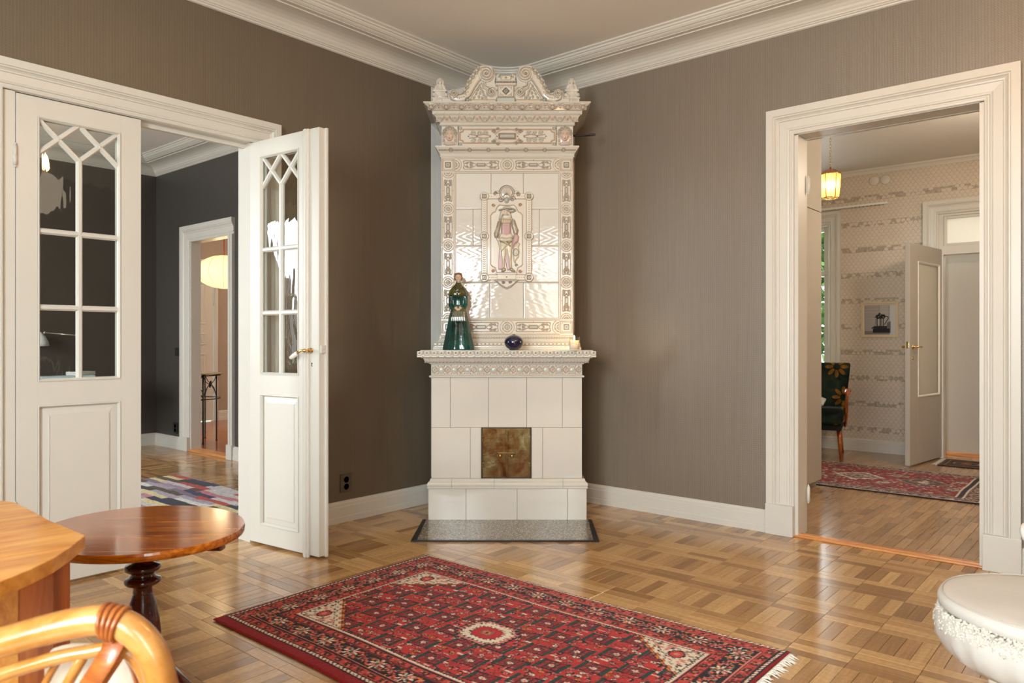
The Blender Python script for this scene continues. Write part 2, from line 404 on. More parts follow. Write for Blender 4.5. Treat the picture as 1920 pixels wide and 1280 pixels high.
# ---- relief panels: height field + paint, drawn with distance functions
class Relief:
    def __init__(s, w, h, res, base, x0=None, y0=None):
        s.w, s.h, s.res = w, h, res
        s.nx, s.ny = max(3, int(round(w/res))+1), max(3, int(round(h/res))+1)
        xs = np.linspace(-w/2, w/2, s.nx) if x0 is None else np.linspace(x0, x0+w, s.nx)
        ys = np.linspace(0, h, s.ny) if y0 is None else np.linspace(y0, y0+h, s.ny)
        s.X, s.Y = np.meshgrid(xs, ys); s.H = np.zeros_like(s.X); s.C = np.zeros(s.X.shape+(3,)); s.C[:] = base; s.base = np.array(base)
        s.mask = None
    def paint(s, m, col, a=1.0):
        m = np.clip(m, 0, 1)[..., None]*a; s.C = s.C*(1-m)+np.array(col)*m
    def _put(s, d, w, h, col, mode, a=1.0):
        k = np.clip(1-(d/w)**2, 0, 1)**0.5 if mode == 'round' else np.clip((w-d)/(s.res*1.2), 0, 1)
        if h is not None: s.H = np.maximum(s.H, k*h) if h > 0 else s.H+k*h
        if col is not None: s.paint(np.clip((w-d)/s.res+0.5, 0, 1), col, a)
    def seg_d(s, pts):
        d = np.full(s.X.shape, 1e9)
        for (ax, ay), (bx, by) in zip(pts[:-1], pts[1:]):
            dx, dy = bx-ax, by-ay; L = dx*dx+dy*dy+1e-12
            t = np.clip(((s.X-ax)*dx+(s.Y-ay)*dy)/L, 0, 1)
            d = np.minimum(d, np.hypot(s.X-ax-t*dx, s.Y-ay-t*dy))
        return d
    def stroke(s, pts, w, h, col=None, mode='round', a=1.0): s._put(s.seg_d(pts), w, h, col, mode, a)
    def circ(s, cx, cy, r, h, col=None, mode='round', a=1.0): s._put(np.hypot(s.X-cx, s.Y-cy), r, h, col, mode, a)
    def ring(s, cx, cy, r, w, h, col=None, a=1.0): s._put(np.abs(np.hypot(s.X-cx, s.Y-cy)-r), w, h, col, 'round', a)
    def ell(s, cx, cy, rx, ry, h, col=None, rot=0, mode='round', a=1.0):
        c, t = math.cos(rot), math.sin(rot); x = (s.X-cx)*c+(s.Y-cy)*t; y = -(s.X-cx)*t+(s.Y-cy)*c
        q = np.hypot(x/rx, y/ry); s._put(q*min(rx, ry), min(rx, ry), h, col, mode, a)
    def rect(s, x0, x1, y0, y1, h, col=None, a=1.0):
        d = np.maximum(np.maximum(x0-s.X, s.X-x1), np.maximum(y0-s.Y, s.Y-y1))
        k = np.clip(-d/(s.res*1.2), 0, 1)
        if h is not None: s.H = np.maximum(s.H, k*h) if h > 0 else s.H+k*h
        if col is not None: s.paint(np.clip(-d/s.res+0.5, 0, 1), col, a)
    def frame(s, x0, x1, y0, y1, w, h, col=None, a=1.0):
        d = np.abs(np.maximum(np.maximum(x0-s.X, s.X-x1), np.maximum(y0-s.Y, s.Y-y1))); s._put(d, w, h, col, 'round', a)
    def spiral(s, cx, cy, r, turns, w, h, start=0, hand=1, col=None, a=1.0):
        n = int(14*turns)+4
        pts = [(cx+r*(1-0.86*i/n)*math.cos(start+hand*2*PI*turns*i/n), cy+r*(1-0.86*i/n)*math.sin(start+hand*2*PI*turns*i/n)) for i in range(n+1)]
        s.stroke(pts, w, h, col, 'round', a)
    def poly_sdf(s, pts):
        d = s.seg_d(pts+[pts[0]]); ins = np.zeros(s.X.shape, bool); n = len(pts)
        for i in range(n):
            (x1, y1), (x2, y2) = pts[i], pts[(i+1) % n]
            if y1 == y2: continue
            c = ((y1 > s.Y) != (y2 > s.Y)) & (s.X < (x2-x1)*(s.Y-y1)/(y2-y1)+x1); ins ^= c
        return np.where(ins, -d, d)
    def poly(s, pts, h, col=None, soft=None, a=1.0):
        d = s.poly_sdf(pts); k = np.clip(-d/(soft or s.res*1.5), 0, 1)
        k = np.sqrt(1-(1-k)**2) if soft else k
        if h is not None: s.H = np.maximum(s.H, k*h) if h > 0 else s.H+k*h
        if col is not None: s.paint(np.clip(-d/s.res+0.5, 0, 1), col, a)
    def glaze(s, dark=(0.16, 0.10, 0.05), amt=900, rad=2, lim=0.8):
        """pigment that gathered in the recesses when the tiles were fired"""
        B = s.H.copy()
        for _ in range(rad):
            P = np.pad(B, 1, mode='edge'); B = (P[:-2, 1:-1]+P[2:, 1:-1]+P[1:-1, :-2]+P[1:-1, 2:]+P[1:-1, 1:-1])/5
        s.paint(np.clip((B-s.H)*amt, 0, lim), dark)
    def mesh(s, name, thick=0.0, xs=1.0):
        """front faces -Y (local), x along X, y up Z; thick: depth of the slab behind the face"""
        nx, ny = s.nx, s.ny; idx = np.arange(nx*ny).reshape(ny, nx)
        V = np.stack([s.X*xs, -s.H, s.Y], -1).reshape(-1, 3)
        F = np.stack([idx[:-1, :-1], idx[:-1, 1:], idx[1:, 1:], idx[1:, :-1]], -1)
        if s.mask is not None:
            mk = s.mask; ok = mk[:-1, :-1] & mk[:-1, 1:] & mk[1:, 1:] & mk[1:, :-1]
        else: ok = np.ones((ny-1, nx-1), bool)
        Fk = F[ok]; C = s.C.reshape(-1, 3)
        if thick:
            e = np.concatenate([Fk[:, [0, 1]], Fk[:, [1, 2]], Fk[:, [2, 3]], Fk[:, [3, 0]]])
            key = np.sort(e, 1); kk = key[:, 0].astype(np.int64)*(nx*ny)+key[:, 1]
            _, inv, cnt = np.unique(kk, return_inverse=True, return_counts=True); be = e[cnt[inv] == 1]
            nv = len(V); B = V.copy(); B[:, 1] = thick; V = np.concatenate([V, B]); C = np.concatenate([C, C])
            side = np.stack([be[:, 1], be[:, 0], be[:, 0]+nv, be[:, 1]+nv], -1)
            Fk = np.concatenate([Fk, side])
        used = np.unique(Fk); remap = np.full(len(V), -1); remap[used] = np.arange(len(used)); V = V[used]; C = C[used]; Fk = remap[Fk]
        return grid_mesh(name, V, Fk, C)
def grid_mesh(name, V, F, C=None, smooth=True):
    me = bpy.data.meshes.new(name); me.vertices.add(len(V)); me.vertices.foreach_set('co', V.astype(np.float32).ravel())
    n = len(F); me.loops.add(n*4); me.loops.foreach_set('vertex_index', F.astype(np.int32).ravel())
    me.polygons.add(n); me.polygons.foreach_set('loop_start', np.arange(0, n*4, 4, dtype=np.int32))
    me.polygons.foreach_set('use_smooth', np.full(n, smooth)); me.update(calc_edges=True)
    if C is not None:
        ca = me.color_attributes.new('paint', 'FLOAT_COLOR', 'POINT')
        ca.data.foreach_set('color', np.concatenate([np.clip(C, 0, 1), np.ones((len(C), 1))], 1).astype(np.float32).ravel())
    return me
def to_cam(x, y, z):
    dx, dy = x-CAM.x, y-CAM.y
    r = CT*dx+ST*dy; d = -ST*dx+CT*dy
    return r, d, z-CAM.z
# ================================================================== the setting
def struct(mb, name, mat, label, cat, **k): return mb.build(name, mat, label=label, cat=cat, kind='structure', **k)
H = 2.992
# floor slabs
f0 = struct(MB().box(-0.12, 5.4, -6.4, 0.0, -0.12, -0.0135), 'floor', BLACK, 'oak parquet floor of the stove room in short crossing staves', 'floor')
f1 = struct(MB().box(-4.4, -0.12, -5.4, -0.54, -0.12, -0.0135), 'floor', BLACK, 'oak parquet floor of the room beyond the double door', 'floor')
f2 = struct(MB().box(0.4, 4.4, 0.0, 4.3, -0.12, -0.0135), 'floor', BLACK, 'oak strip floor of the hall with the scalloped wallpaper', 'floor')
f3 = struct(MB().box(-6.2, -2.0, -0.54, 3.0, -0.12, -0.0135), 'floor', BLACK, 'reddish wooden floor of the small room under the paper lantern', 'floor')

def in_view(x, y, z=0, pad=30):
    r, d, h = to_cam(x, y, z)
    if d < 0.3: return False, d
    u = 960+1400*r/d; v = 638-1400*h/d
    return (-pad < u < 1920+pad and -pad < v < 1280+pad), d
def stave_proto(L, W, name):
    g = 0.0006
    m = MB(); b = 0.0007
    x0, x1, y0, y1 = -L/2+g, L/2-g, -W/2+g, W/2-g
    vs_ = [(x0, y0, -0.013), (x1, y0, -0.013), (x1, y1, -0.013), (x0, y1, -0.013),
           (x0, y0, -b), (x1, y0, -b), (x1, y1, -b), (x0, y1, -b),
           (x0+b, y0+b, 0), (x1-b, y0+b, 0), (x1-b, y1-b, 0), (x0+b, y1-b, 0)]
    fs = [(8, 9, 10, 11)]
    for a in (0, 4):
        for i in range(4): fs.append((a+i, a+(i+1) % 4, a+4+(i+1) % 4, a+4+i))
    m.add(vs_, fs); return m
def stave_uv(me, tones=None, cuts=None):
    uv = me.uv_layers.new(name='grain')
    if tones is None:
        for l in me.loops: c = me.vertices[l.vertex_index].co; uv.data[l.index].uv = (c.x, c.y)
def lay(floor, staves, mat, nmax, skip=None, part='parquet_stave', dmax=99):
    """staves: (cx, cy, L, W, along Y?). The nmax that show largest become parts of their own, the rest one part."""
    sc = []
    for s in staves:
        ok, d = in_view(s[0], s[1])
        if skip and skip(s[0], s[1]): ok = False
        sc.append((d if (ok and d < dmax) else 1e3+d, s))
    sc.sort(key=lambda t: t[0]); protos = {}
    n = sum(1 for t in sc if t[0] < 1e3); n = min(n, nmax)
    for k in range(n):
        cx, cy, L, W, al = sc[k][1]; key = (round(L, 4), round(W, 4))
        if key not in protos:
            me = stave_proto(L, W, part).mesh(part, False); stave_uv(me)
            me.materials.append(mat); protos[key] = me
        o = bpy.data.objects.new(part, protos[key]); COL.objects.link(o); o.parent = floor
        o.location = (cx, cy, -random.random()*0.0004); o.rotation_euler = (0, 0, PI/2 if al else 0)
    rest = [t[1] for t in sc[n:]]
    if not rest: return
    V = []; F = []; U = []; T = []
    for cx, cy, L, W, al in rest:
        m = stave_proto(L, W, part); b = len(V); ou = random.random()*9; tn = random.random()
        for (x, y, z) in m.v:
            V.append((cx-y, cy+x, z) if al else (cx+x, cy+y, z)); U.append((x+ou, y)); T.append(tn)
        F += [tuple(b+i for i in f) for f in m.f]
    V = np.array(V); me = grid_mesh(part, V, np.array(F), None, False)
    uv = me.uv_layers.new(name='grain'); li = np.array([l.vertex_index for l in me.loops])
    uv.data.foreach_set('uv', np.array(U, dtype=np.float32)[li].ravel())
    at = me.attributes.new('tone', 'FLOAT', 'POINT'); at.data.foreach_set('value', np.array(T, dtype=np.float32))
    link_mesh(part, me, mat, floor, kind='stuff')
PQ = 0.2067
def parquet(x0, x1, y0, y1, hole=None):
    out = []; W = PQ/4
    i0 = int(math.floor((x0-1.499)/PQ)); i1 = int(math.ceil((x1-1.499)/PQ))
    j0 = int(math.floor((y0+0.555)/PQ)); j1 = int(math.ceil((y1+0.555)/PQ))
    for i in range(i0, i1+1):
        for j in range(j0, j1+1):
            cx, cy = 1.499+(i+0.5)*PQ, -0.555+(j+0.5)*PQ
            al = (j % 2 == 0)
            for k in range(4):
                o = (k-1.5)*W
                s = (cx+o, cy, PQ, W, True) if al else (cx, cy+o, PQ, W, False)
                ax, ay = (W/2, PQ/2) if al else (PQ/2, W/2)
                a, b, c, d = max(s[0]-ax, x0), min(s[0]+ax, x1), max(s[1]-ay, y0), min(s[1]+ay, y1)
                if b-a < 0.004 or d-c < 0.004: continue
                if hole and hole((a+b)/2, (c+d)/2): continue
                L, Wd = (d-c, b-a) if al else (b-a, d-c)
                out.append(((a+b)/2, (c+d)/2, L, Wd, al))
    return out
def covered(x, y):
    if 0.95 < x < 2.74 and -2.7 < y < -1.65: return True
    return False
lay(f0, parquet(0.0, 5.3, -6.3, 0.0), OAK, 300, covered)
lay(f1, parquet(-4.3, 0.0, -5.3, -0.64), OAK, 60, lambda x, y: y < -1.4, dmax=7.0)
# hall strip floor
st = []
x = 0.5
k = 0
while x < 4.3:
    W = 0.0535; y = 0.05-random.random()*0.3
    if k % 3 == 0: x += 0.0
    while y < 4.05:
        L = random.choice([0.16, 0.22, 0.28, 0.34, 0.4]); a, b = max(y, 0.05), min(y+L, 4.05)
        if b-a > 0.02: st.append((x+W/2, (a+b)/2, b-a, W, True))
        y += L
    x += W; k += 1
lay(f2, st, OAK2, 150, lambda x, y: not (1.9 < x < 3.2 and y < 2.2), 'floor_strip')
st = []
y = -0.52
while y < 2.9:
    x = -6.1-random.random()
    while x < -2.1:
        L = random.choice([0.9, 1.2, 1.5]); a, b = max(x, -6.08), min(x+L, -2.1)
        if b-a > 0.03: st.append(((a+b)/2, y+0.06, b-a, 0.12, False))
        x += L
    y += 0.12
lay(f3, st, REDW, 0, None, 'floorboard')

# walls. object origins sit at the world origin so that the wallpapers run on across corners
RC = 0.70
def wall_x(x0, x1, y0, y1, holes, h=H):
    """wall along X with openings (a, b, z0, z1)"""
    m = MB(); a = x0
    for (p, q, z0, z1) in sorted(holes):
        m.box(a, p, y0, y1, 0, h)
        if z0 > 0: m.box(p, q, y0, y1, 0, z0)
        if z1 < h: m.box(p, q, y0, y1, z1, h)
        a = q
    m.box(a, x1, y0, y1, 0, h); return m
def wall_y(y0, y1, x0, x1, holes, h=H):
    m = MB(); a = y0
    for (p, q, z0, z1) in sorted(holes):
        m.box(x0, x1, a, p, 0, h)
        if z0 > 0: m.box(x0, x1, p, q, 0, z0)
        if z1 < h: m.box(x0, x1, p, q, z1, h)
        a = q
    m.box(x0, x1, a, y1, 0, h); return m
struct(wall_x(RC, 5.32, 0, 0.13, [(2.2, 3.14, 0, 2.27)]), 'wall_north', WP_X, 'grey ribbed wallpaper wall with the open doorway to the hall', 'wall')
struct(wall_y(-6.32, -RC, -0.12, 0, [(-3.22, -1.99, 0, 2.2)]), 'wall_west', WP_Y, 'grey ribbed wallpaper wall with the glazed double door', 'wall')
struct(wall_x(-0.12, 5.32, -6.32, -6.2, [(2.5, 3.6, 0.8, 2.55), (4.0, 4.9, 0.8, 2.55)]), 'wall_south', WP_X, 'grey wallpaper wall with two garden windows opposite the hall doorway', 'wall')
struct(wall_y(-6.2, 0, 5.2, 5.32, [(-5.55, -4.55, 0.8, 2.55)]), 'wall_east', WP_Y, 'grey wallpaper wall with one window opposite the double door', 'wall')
arc = [(RC+RC*math.cos(a), -RC+RC*math.sin(a)) for a in [PI-PI/2*i/24 for i in range(25)]]
struct(MB().prism(arc+[(RC, 0.13), (-0.12, 0.13), (-0.12, -RC)], 0, H), 'wall_corner', PLASTER, 'rounded white plastered corner behind the tiled stove', 'wall')
# study (room beyond the double door), paper lantern room, hall
struct(wall_x(-4.39, -0.12, -0.64, -0.54, [(-3.53, -2.73, 0, 2.1)]), 'wall_north', WP2_X, 'charcoal wallpaper wall with the narrow doorway to the lamp-lit room', 'wall')
struct(MB().box(-4.39, -4.27, -5.4, -0.64, 0, H), 'wall_west', WP2_Y, 'dark charcoal wallpaper wall behind the desk lamp', 'wall')
struct(wall_x(-4.39, -0.12, -5.4, -5.28, [(-3.1, -1.5, 0.8, 2.5)]), 'wall_south', WP2_X, 'charcoal wallpaper wall with the study window', 'wall')
PINKW = simple('dusty_pink_paint', srgb(172, 156, 142), 0.7, 0.3, nscale=3, namt=0.03)
struct(wall_y(-0.54, 3.0, -6.16, -6.04, [(0.0, 0.96, 0, 2.1)]), 'wall_west', PINKW, 'dusty pink wall with a panelled door in the lamp-lit room', 'wall')
struct(MB().box(-6.16, -2.0, 3.0, 3.1, 0, 2.9), 'wall_north', PINKW, 'dusty pink end wall of the lamp-lit room', 'wall')
struct(MB().box(-2.1, -2.0, -0.54, 3.0, 0, 2.9), 'wall_east', PINKW, 'dusty pink side wall beside the paper lantern', 'wall')
struct(wall_x(0.45, 4.4, 3.7, 3.82, [(0.62, 1.245, 0.72, 2.29), (2.236, 2.999, 0, 2.279)], 2.8), 'wall_north', SCALE, 'hall wall papered with cream scallops in sepia bands', 'wall')
HALLW = simple('hall_plain_paint', srgb(205, 190, 170), 0.7, 0.3)
struct(MB().box(0.33, 0.45, 0.13, 3.82, 0, 2.8), 'wall_west', HALLW, 'plain hall wall behind the tall closet', 'wall')
struct(MB().box(4.3, 4.42, 0.13, 3.82, 0, 2.8), 'wall_east', HALLW, 'plain hall wall opposite the closet', 'wall')
# stairwell recess behind the hall door
struct(MB().box(2.10, 3.2, 4.0, 4.04, 0, 1.93).box(3.0, 3.08, 3.82, 5.4, 0, 2.6).box(2.13, 2.19, 3.82, 5.4, 1.94, 2.6), 'wall_north', GREIGE, 'flat greige panel closing the doorway behind the open hall door', 'wall')
# ceilings
struct(MB().box(-0.12, 5.32, -6.32, 0.13, H, H+0.08), 'ceiling', CEIL, 'warm white ceiling of the stove room', 'ceiling')
struct(MB().box(-4.39, -0.12, -5.4, -0.54, H, H+0.08), 'ceiling', CEIL, 'white ceiling of the room beyond the double door', 'ceiling')
struct(MB().box(0.33, 4.42, 0.13, 3.82, 2.792, 2.87), 'ceiling', HCEIL, 'pale glossy ceiling of the hall', 'ceiling')
struct(MB().box(-6.16, -2.0, -0.54, 3.1, 2.9, 2.98), 'ceiling', CEIL, 'ceiling of the lamp-lit room', 'ceiling')

# cornices: (out from the wall, height)
CP = [(-0.06, 2.831), (0.004, 2.831), (0.012, 2.835), (0.014, 2.842), (0.021, 2.845), (0.021, 2.850), (0.028, 2.853), (0.031, 2.860), (0.040, 2.870), (0.046, 2.882), (0.048, 2.883),
      (0.060, 2.896), (0.080, 2.908), (0.105, 2.9165), (0.135, 2.921), (0.165, 2.923), (0.166, 2.929), (0.195, 2.930), (0.196, 2.934), (0.203, 2.936), (0.214, 2.943), (0.216, 2.946),
      (0.224, 2.949), (0.233, 2.958), (0.235, 2.965), (0.242, 2.967), (0.243, 2.978), (0.250, 2.980), (0.256, 2.983), (0.256, H+0.003), (-0.06, H+0.003)]
def cornice(path, name, label, prof=CP, closed=False):
    m = MB(); m.sweep([(x, y, 0) for x, y in path], prof, closed); o = struct(m, name, WHITE, label, 'cornice')
    return o
# path runs so that N x d points into the room (N up): west wall walked towards -Y ... use the room's left-hand side
RK = 0.50
arck = [(RK+RK*math.cos(a), -RK+RK*math.sin(a)) for a in [PI/2+PI/2*i/24 for i in range(25)]]
big = [(5.2, 0)]+arck+[(0, -6.2), (5.2, -6.2)]
cornice(big, 'trim_1', 'deep white coved plaster cornice round the stove room ceiling', closed=True)
CP2 = [(a*1.0, b) for a, b in CP]
cornice([(-0.12, -0.64), (-4.27, -0.64), (-4.27, -5.28), (-0.12, -5.28)], 'trim_2', 'white coved cornice in the room beyond the double door', CP2, closed=True)
HP = [(-0.02, 2.742), (0.012, 2.742), (0.016, 2.752), (0.03, 2.77), (0.045, 2.778), (0.05, 2.79), (0.05, 2.794), (-0.02, 2.794)]
cornice([(4.3, 0.13), (4.3, 3.7), (0.45, 3.7), (0.45, 0.13)], 'trim_3', 'slim white cornice along the scalloped hall wall', HP, closed=True)

# baseboards
BP = [(-0.01, 0), (0.024, 0), (0.024, 0.034), (0.021, 0.037), (0.021, 0.094), (0.018, 0.097), (0.018, 0.113), (0.012, 0.122), (0.006, 0.127), (-0.01, 0.127)]
def baseboard(path, name, label, k=1.0):
    m = MB(); m.sweep([(x, y, 0) for x, y in path], [(a, b*k) for a, b in BP]); return struct(m, name, WHITE, label, 'baseboard')
baseboard([(2.066, 0), (RC, 0)]+arc[::-1][1:3], 'baseboard_north', 'white baseboard between the stove and the hall doorway')
baseboard([(5.2, 0), (3.275, 0)], 'baseboard_north', 'white baseboard on the far side of the hall doorway')
baseboard(arc[:3][::-1]+[(0, -RC), (0, -1.88)][1:], 'baseboard_west', 'white baseboard between the double door and the stove')
baseboard([(0, -3.33), (0, -6.2)], 'baseboard_west', 'white baseboard past the double door')
baseboard([(0, -6.2), (5.2, -6.2), (5.2, 0)], 'baseboard_south', 'white baseboard under the windows')
baseboard([(-0.12, -0.64), (-2.67, -0.64)], 'baseboard_north', 'white baseboard right of the narrow doorway in the charcoal room', 0.98)
baseboard([(-3.69, -0.64), (-4.27, -0.64), (-4.27, -5.28)], 'baseboard_north', 'white baseboard in the corner of the charcoal room', 0.98)
baseboard([(2.11, 3.7), (0.45, 3.7)], 'baseboard_north', 'white baseboard under the scalloped wallpaper', 0.95)
baseboard([(-6.04, 3.0), (-6.04, 0.99)][::-1][::-1], 'baseboard_west', 'white baseboard of the lamp-lit room', 1.05)

# door casings
KP = [(0, -0.005), (0, 0.010), (0.004, 0.014), (0.012, 0.015), (0.016, 0.010), (0.022, 0.010), (0.026, 0.016), (0.034, 0.018), (0.038, 0.013), (0.078, 0.016), (0.081, 0.021),
      (0.088, 0.022), (0.096, 0.028), (0.100, 0.034), (0.103, 0.030), (0.108, 0.030), (0.112, 0.036), (0.150, 0.036), (0.150, -0.005)]
def casing(path, nrm, width, name, label, plinths, mat=WHITE, depth=1.0):
    m = MB(); m.sweep(path, [(a*width/0.15, b*depth) for a, b in KP], nrm=nrm)
    for p in plinths: m.bbox(*p, b=0.003)
    return m
m = casing([(2.215, 0, 0.17), (2.215, 0, 2.255), (3.125, 0, 2.255), (3.125, 0, 0.17)], (0, -1, 0), 0.15, '', '', [(2.062, 2.218, -0.042, 0.002, 0, 0.172), (3.122, 3.279, -0.042, 0.002, 0, 0.172)])
m.box(2.200, 2.235, 0.0, 0.13, 0, 2.275).box(3.105, 3.14, 0.0, 0.13, 0, 2.275).box(2.2, 3.14, 0.0, 0.13, 2.252, 2.275)
m.box(2.228, 2.232, 0.03, 0.05, 0, 2.26).box(2.19, 2.23, 0.13, 0.16, 0, 2.33).box(3.11, 3.16, 0.13, 0.16, 0, 2.33).box(2.19, 3.16, 0.13, 0.16, 2.25, 2.33)
struct(m, 'trim_4', WHITE, 'wide white moulded casing round the doorway to the hall', 'door casing')
for z in (1.98, 0.17):
    pass
m = casing([(0, -3.205, 0.17), (0, -3.205, 2.178), (0, -2.003, 2.178), (0, -2.003, 0.17)], (1, 0, 0), 0.125, '', '', [(-0.002, 0.042, -3.333, -3.202, 0, 0.172), (-0.002, 0.042, -2.006, -1.875, 0, 0.172)])
m.box(-0.12, 0.0, -3.22, -3.158, 0, 2.2).box(-0.12, 0.0, -2.05, -1.99, 0, 2.2).box(-0.12, 0.0, -3.22, -1.99, 2.176, 2.2)
m.box(-0.075, -0.05, -3.16, -3.14, 0, 2.18).box(-0.075, -0.05, -3.16, -2.04, 2.155, 2.18)
struct(m, 'trim_5', WHITE, 'white moulded casing round the glazed double door', 'door casing')
m = casing([(-3.52, -0.64, 0.135), (-3.52, -0.64, 2.075), (-2.672, -0.64, 2.075)], (0, -1, 0), 0.16, '', '', [(-3.682, -3.518, -0.68, -0.638, 0, 0.137), (-2.765, -2.67, -0.68, -0.638, 0, 0.137)])
m.bbox(-2.745, -2.672, -0.672, -0.638, 0.13, 2.08, 0.004).bbox(-2.735, -2.7, -0.678, -0.66, 0.13, 2.08, 0.003)
m.box(-3.53, -3.505, -0.64, -0.54, 0, 2.1).box(-2.755, -2.73, -0.64, -0.54, 0, 2.1).box(-3.53, -2.73, -0.64, -0.54, 2.075, 2.1)
struct(m, 'trim_6', WHITE, 'white casing round the narrow doorway in the charcoal wall', 'door casing')
# thresholds
def threshold(pts, name, label, mat=OAKTHR):
    m = MB()
    for p in pts: m.bbox(*p, b=0.004)
    return struct(m, name, mat, label, 'threshold')
threshold([(2.195, 3.14, -0.018, 0.012, 0, 0.010), (2.2, 3.14, 0.0125, 0.048, 0, 0.016)], 'trim_7', 'orange oak threshold of the hall doorway')
threshold([(-3.53, -2.73, -0.66, -0.54, 0, 0.022)], 'trim_8', 'oak threshold of the narrow doorway to the lamp-lit room')
threshold([(2.2, 3.1, 3.93, 4.0, 0, 0.03)], 'trim_9', 'oak threshold in front of the greige panel')
# ================================================================== glazed double door
def bar(m, a, b, w=0.026, d=0.03, y=0.0):
    """glazing bar from a to b in the leaf plane (s, z), bevelled on both faces"""
    a, b = Vector((a[0], 0, a[1])), Vector((b[0], 0, b[1])); dr = (b-a).normalized(); n = dr.cross(Vector((0, 1, 0)))
    sec = [(-w/2, -d*0.18), (-w*0.22, -d/2), (w*0.22, -d/2), (w/2, -d*0.18), (w/2, d*0.18), (w*0.22, d/2), (-w*0.22, d/2), (-w/2, d*0.18)]
    vs_ = [p+n*u+Vector((0, v+y, 0)) for p in (a, b) for u, v in sec]
    m.add(vs_, [tuple(range(8)), tuple(range(8, 16))[::-1]]+[(i, (i+1) % 8, 8+(i+1) % 8, 8+i) for i in range(8)])
def french_leaf(name, loc, rot, label, W, g0, g1, astragal=None):
    """leaf in its own frame: hinge edge at s=0, s along X, thickness in Y (centred), z up.
    g0,g1: glass opening; the panel below shares its width"""
    T = 0.04; zb, z0, z1, zt = 0.012, 0.918, 2.088, 2.172
    m = MB()
    m.bbox(0, g0, -T/2, T/2, zb, zt, 0.002).bbox(g1, W, -T/2, T/2, zb, zt, 0.002)
    m.bbox(g0-0.001, g1+0.001, -T/2, T/2, z1, zt, 0.002).bbox(g0-0.001, g1+0.001, -T/2, T/2, 0.812, z0, 0.002).bbox(g0-0.001, g1+0.001, -T/2, T/2, zb, 0.112, 0.002)
    # sticking round the glass and the panel
    for y in (-1, 1):
        for (a, b, c, d) in ((g0, g1, z0, z1), (g0, g1, 0.112, 0.812)):
            pr = [(0, -0.002), (0, 0.004), (0.004, 0.005), (0.010, -0.004), (0.012, -0.010), (-0.001, -0.010)]
            path = [(a, y*T/2, c), (b, y*T/2, c), (b, y*T/2, d), (a, y*T/2, d)]
            if y > 0: path = path[::-1]
            m.sweep(path, [(q[0], q[1]) for q in pr], True, nrm=(0, y, 0))
    if astragal:
        a, b, side = astragal; y0 = side*T/2
        m.bbox(a, b, min(y0, y0+side*0.014), max(y0, y0+side*0.014), 0.0, zt, 0.004)
        m.bbox(a+0.012, b-0.012, min(y0, y0+side*0.019), max(y0, y0+side*0.019), 0.0, zt, 0.003)
        m.bbox(W-0.03, W+0.012, T/2-0.002, T/2+0.012, 0.006, zt+0.002, 0.002)
    o = m.build(name, WHITE, label=label, cat='door', kind='structure', loc=loc, rot=rot)
    # glazing bars
    mu2 = MB(); mu = mu2; cx = (g0+g1)/2; zc = 1.923; h1, h2 = 1.586, 1.247
    bar(mu, (cx, z0), (cx, zc))
    for z in (h1, h2): bar(mu, (g0, z), (g1, z), d=0.0292)
    for (a, b, dd_) in (((g0, z1), (cx, zc), 0.0285), ((cx, z1), (g0, zc), 0.0277), ((cx, z1), (g1, zc), 0.0285), ((g1, z1), (cx, zc), 0.0277)): bar(mu, a, b, 0.023, dd_)
    q0, q1 = (g0+cx)/2, (cx+g1)/2; zq = (z1+zc)/2
    for (x_, z_) in ((cx, h1), (cx, h2), (cx, zc), (q0, zq), (q1, zq)): mu2.lathe([(0.001, -0.0152), (0.0055, -0.0151), (0.0115, -0.006), (0.0115, 0.006), (0.0055, 0.0151), (0.001, 0.0152)], 16, Matrix.Translation((x_, 0, z_)) @ Matrix.Rotation(PI/2, 4, 'X'))
    mu2.build('glazing_bars', WHITE, o)
    panes = [[(g0, z0), (cx, z0), (cx, h2), (g0, h2)], [(cx, z0), (g1, z0), (g1, h2), (cx, h2)],
             [(g0, h2), (cx, h2), (cx, h1), (g0, h1)], [(cx, h2), (g1, h2), (g1, h1), (cx, h1)],
             [(g0, h1), (cx, h1), (cx, zc), (q0, zq), (g0, zc)], [(cx, h1), (g1, h1), (g1, zc), (q1, zq), (cx, zc)],
             [(g0, z1), (q0, zq), (cx, z1)], [(cx, z1), (q1, zq), (g1, z1)], [(g0, zc), (q0, zq), (g0, z1)], [(g1, zc), (g1, z1), (q1, zq)],
             [(cx, zc), (q1, zq), (cx, z1), (q0, zq)]]
    for p in panes: MB().prism(p, -0.0015, 0.0015, axis='Y').build('glass_pane', GLASS, o)
    # fielded panel below
    p = MB(); p.box(g0+0.008, g1-0.008, -0.007, 0.007, 0.118, 0.806)
    for y in (-1, 1):
        a, b, c, d = g0+0.045, g1-0.045, 0.155, 0.77
        p.add([(g0+0.012, y*0.007, 0.122), (g1-0.012, y*0.007, 0.122), (g1-0.012, y*0.007, 0.802), (g0+0.012, y*0.007, 0.802),
               (a, y*0.011, c), (b, y*0.011, c), (b, y*0.011, d), (a, y*0.011, d)],
              [(0, 1, 5, 4), (1, 2, 6, 5), (2, 3, 7, 6), (3, 0, 4, 7)])
        p.bbox(a, b, min(y*0.009, y*0.0145), max(y*0.009, y*0.0145), c, d, 0.002)
    p.build('lower_panel', WHITE, o)
    return o
def butt_hinge(parent, x, y, z, h=0.1, r=0.006, name='hinge'):
    m = MB(); m.lathe([(0.001, -h/2-0.012), (r*0.8, -h/2-0.006), (r*0.7, -h/2), (r, -h/2), (r, -0.001), (r*0.8, 0), (r, 0.001), (r, h/2), (r*0.7, h/2), (r*0.8, h/2+0.006), (0.001, h/2+0.014)], 14, Matrix.Translation((x, y, z)))
    return m.build(name, WHITE, parent)
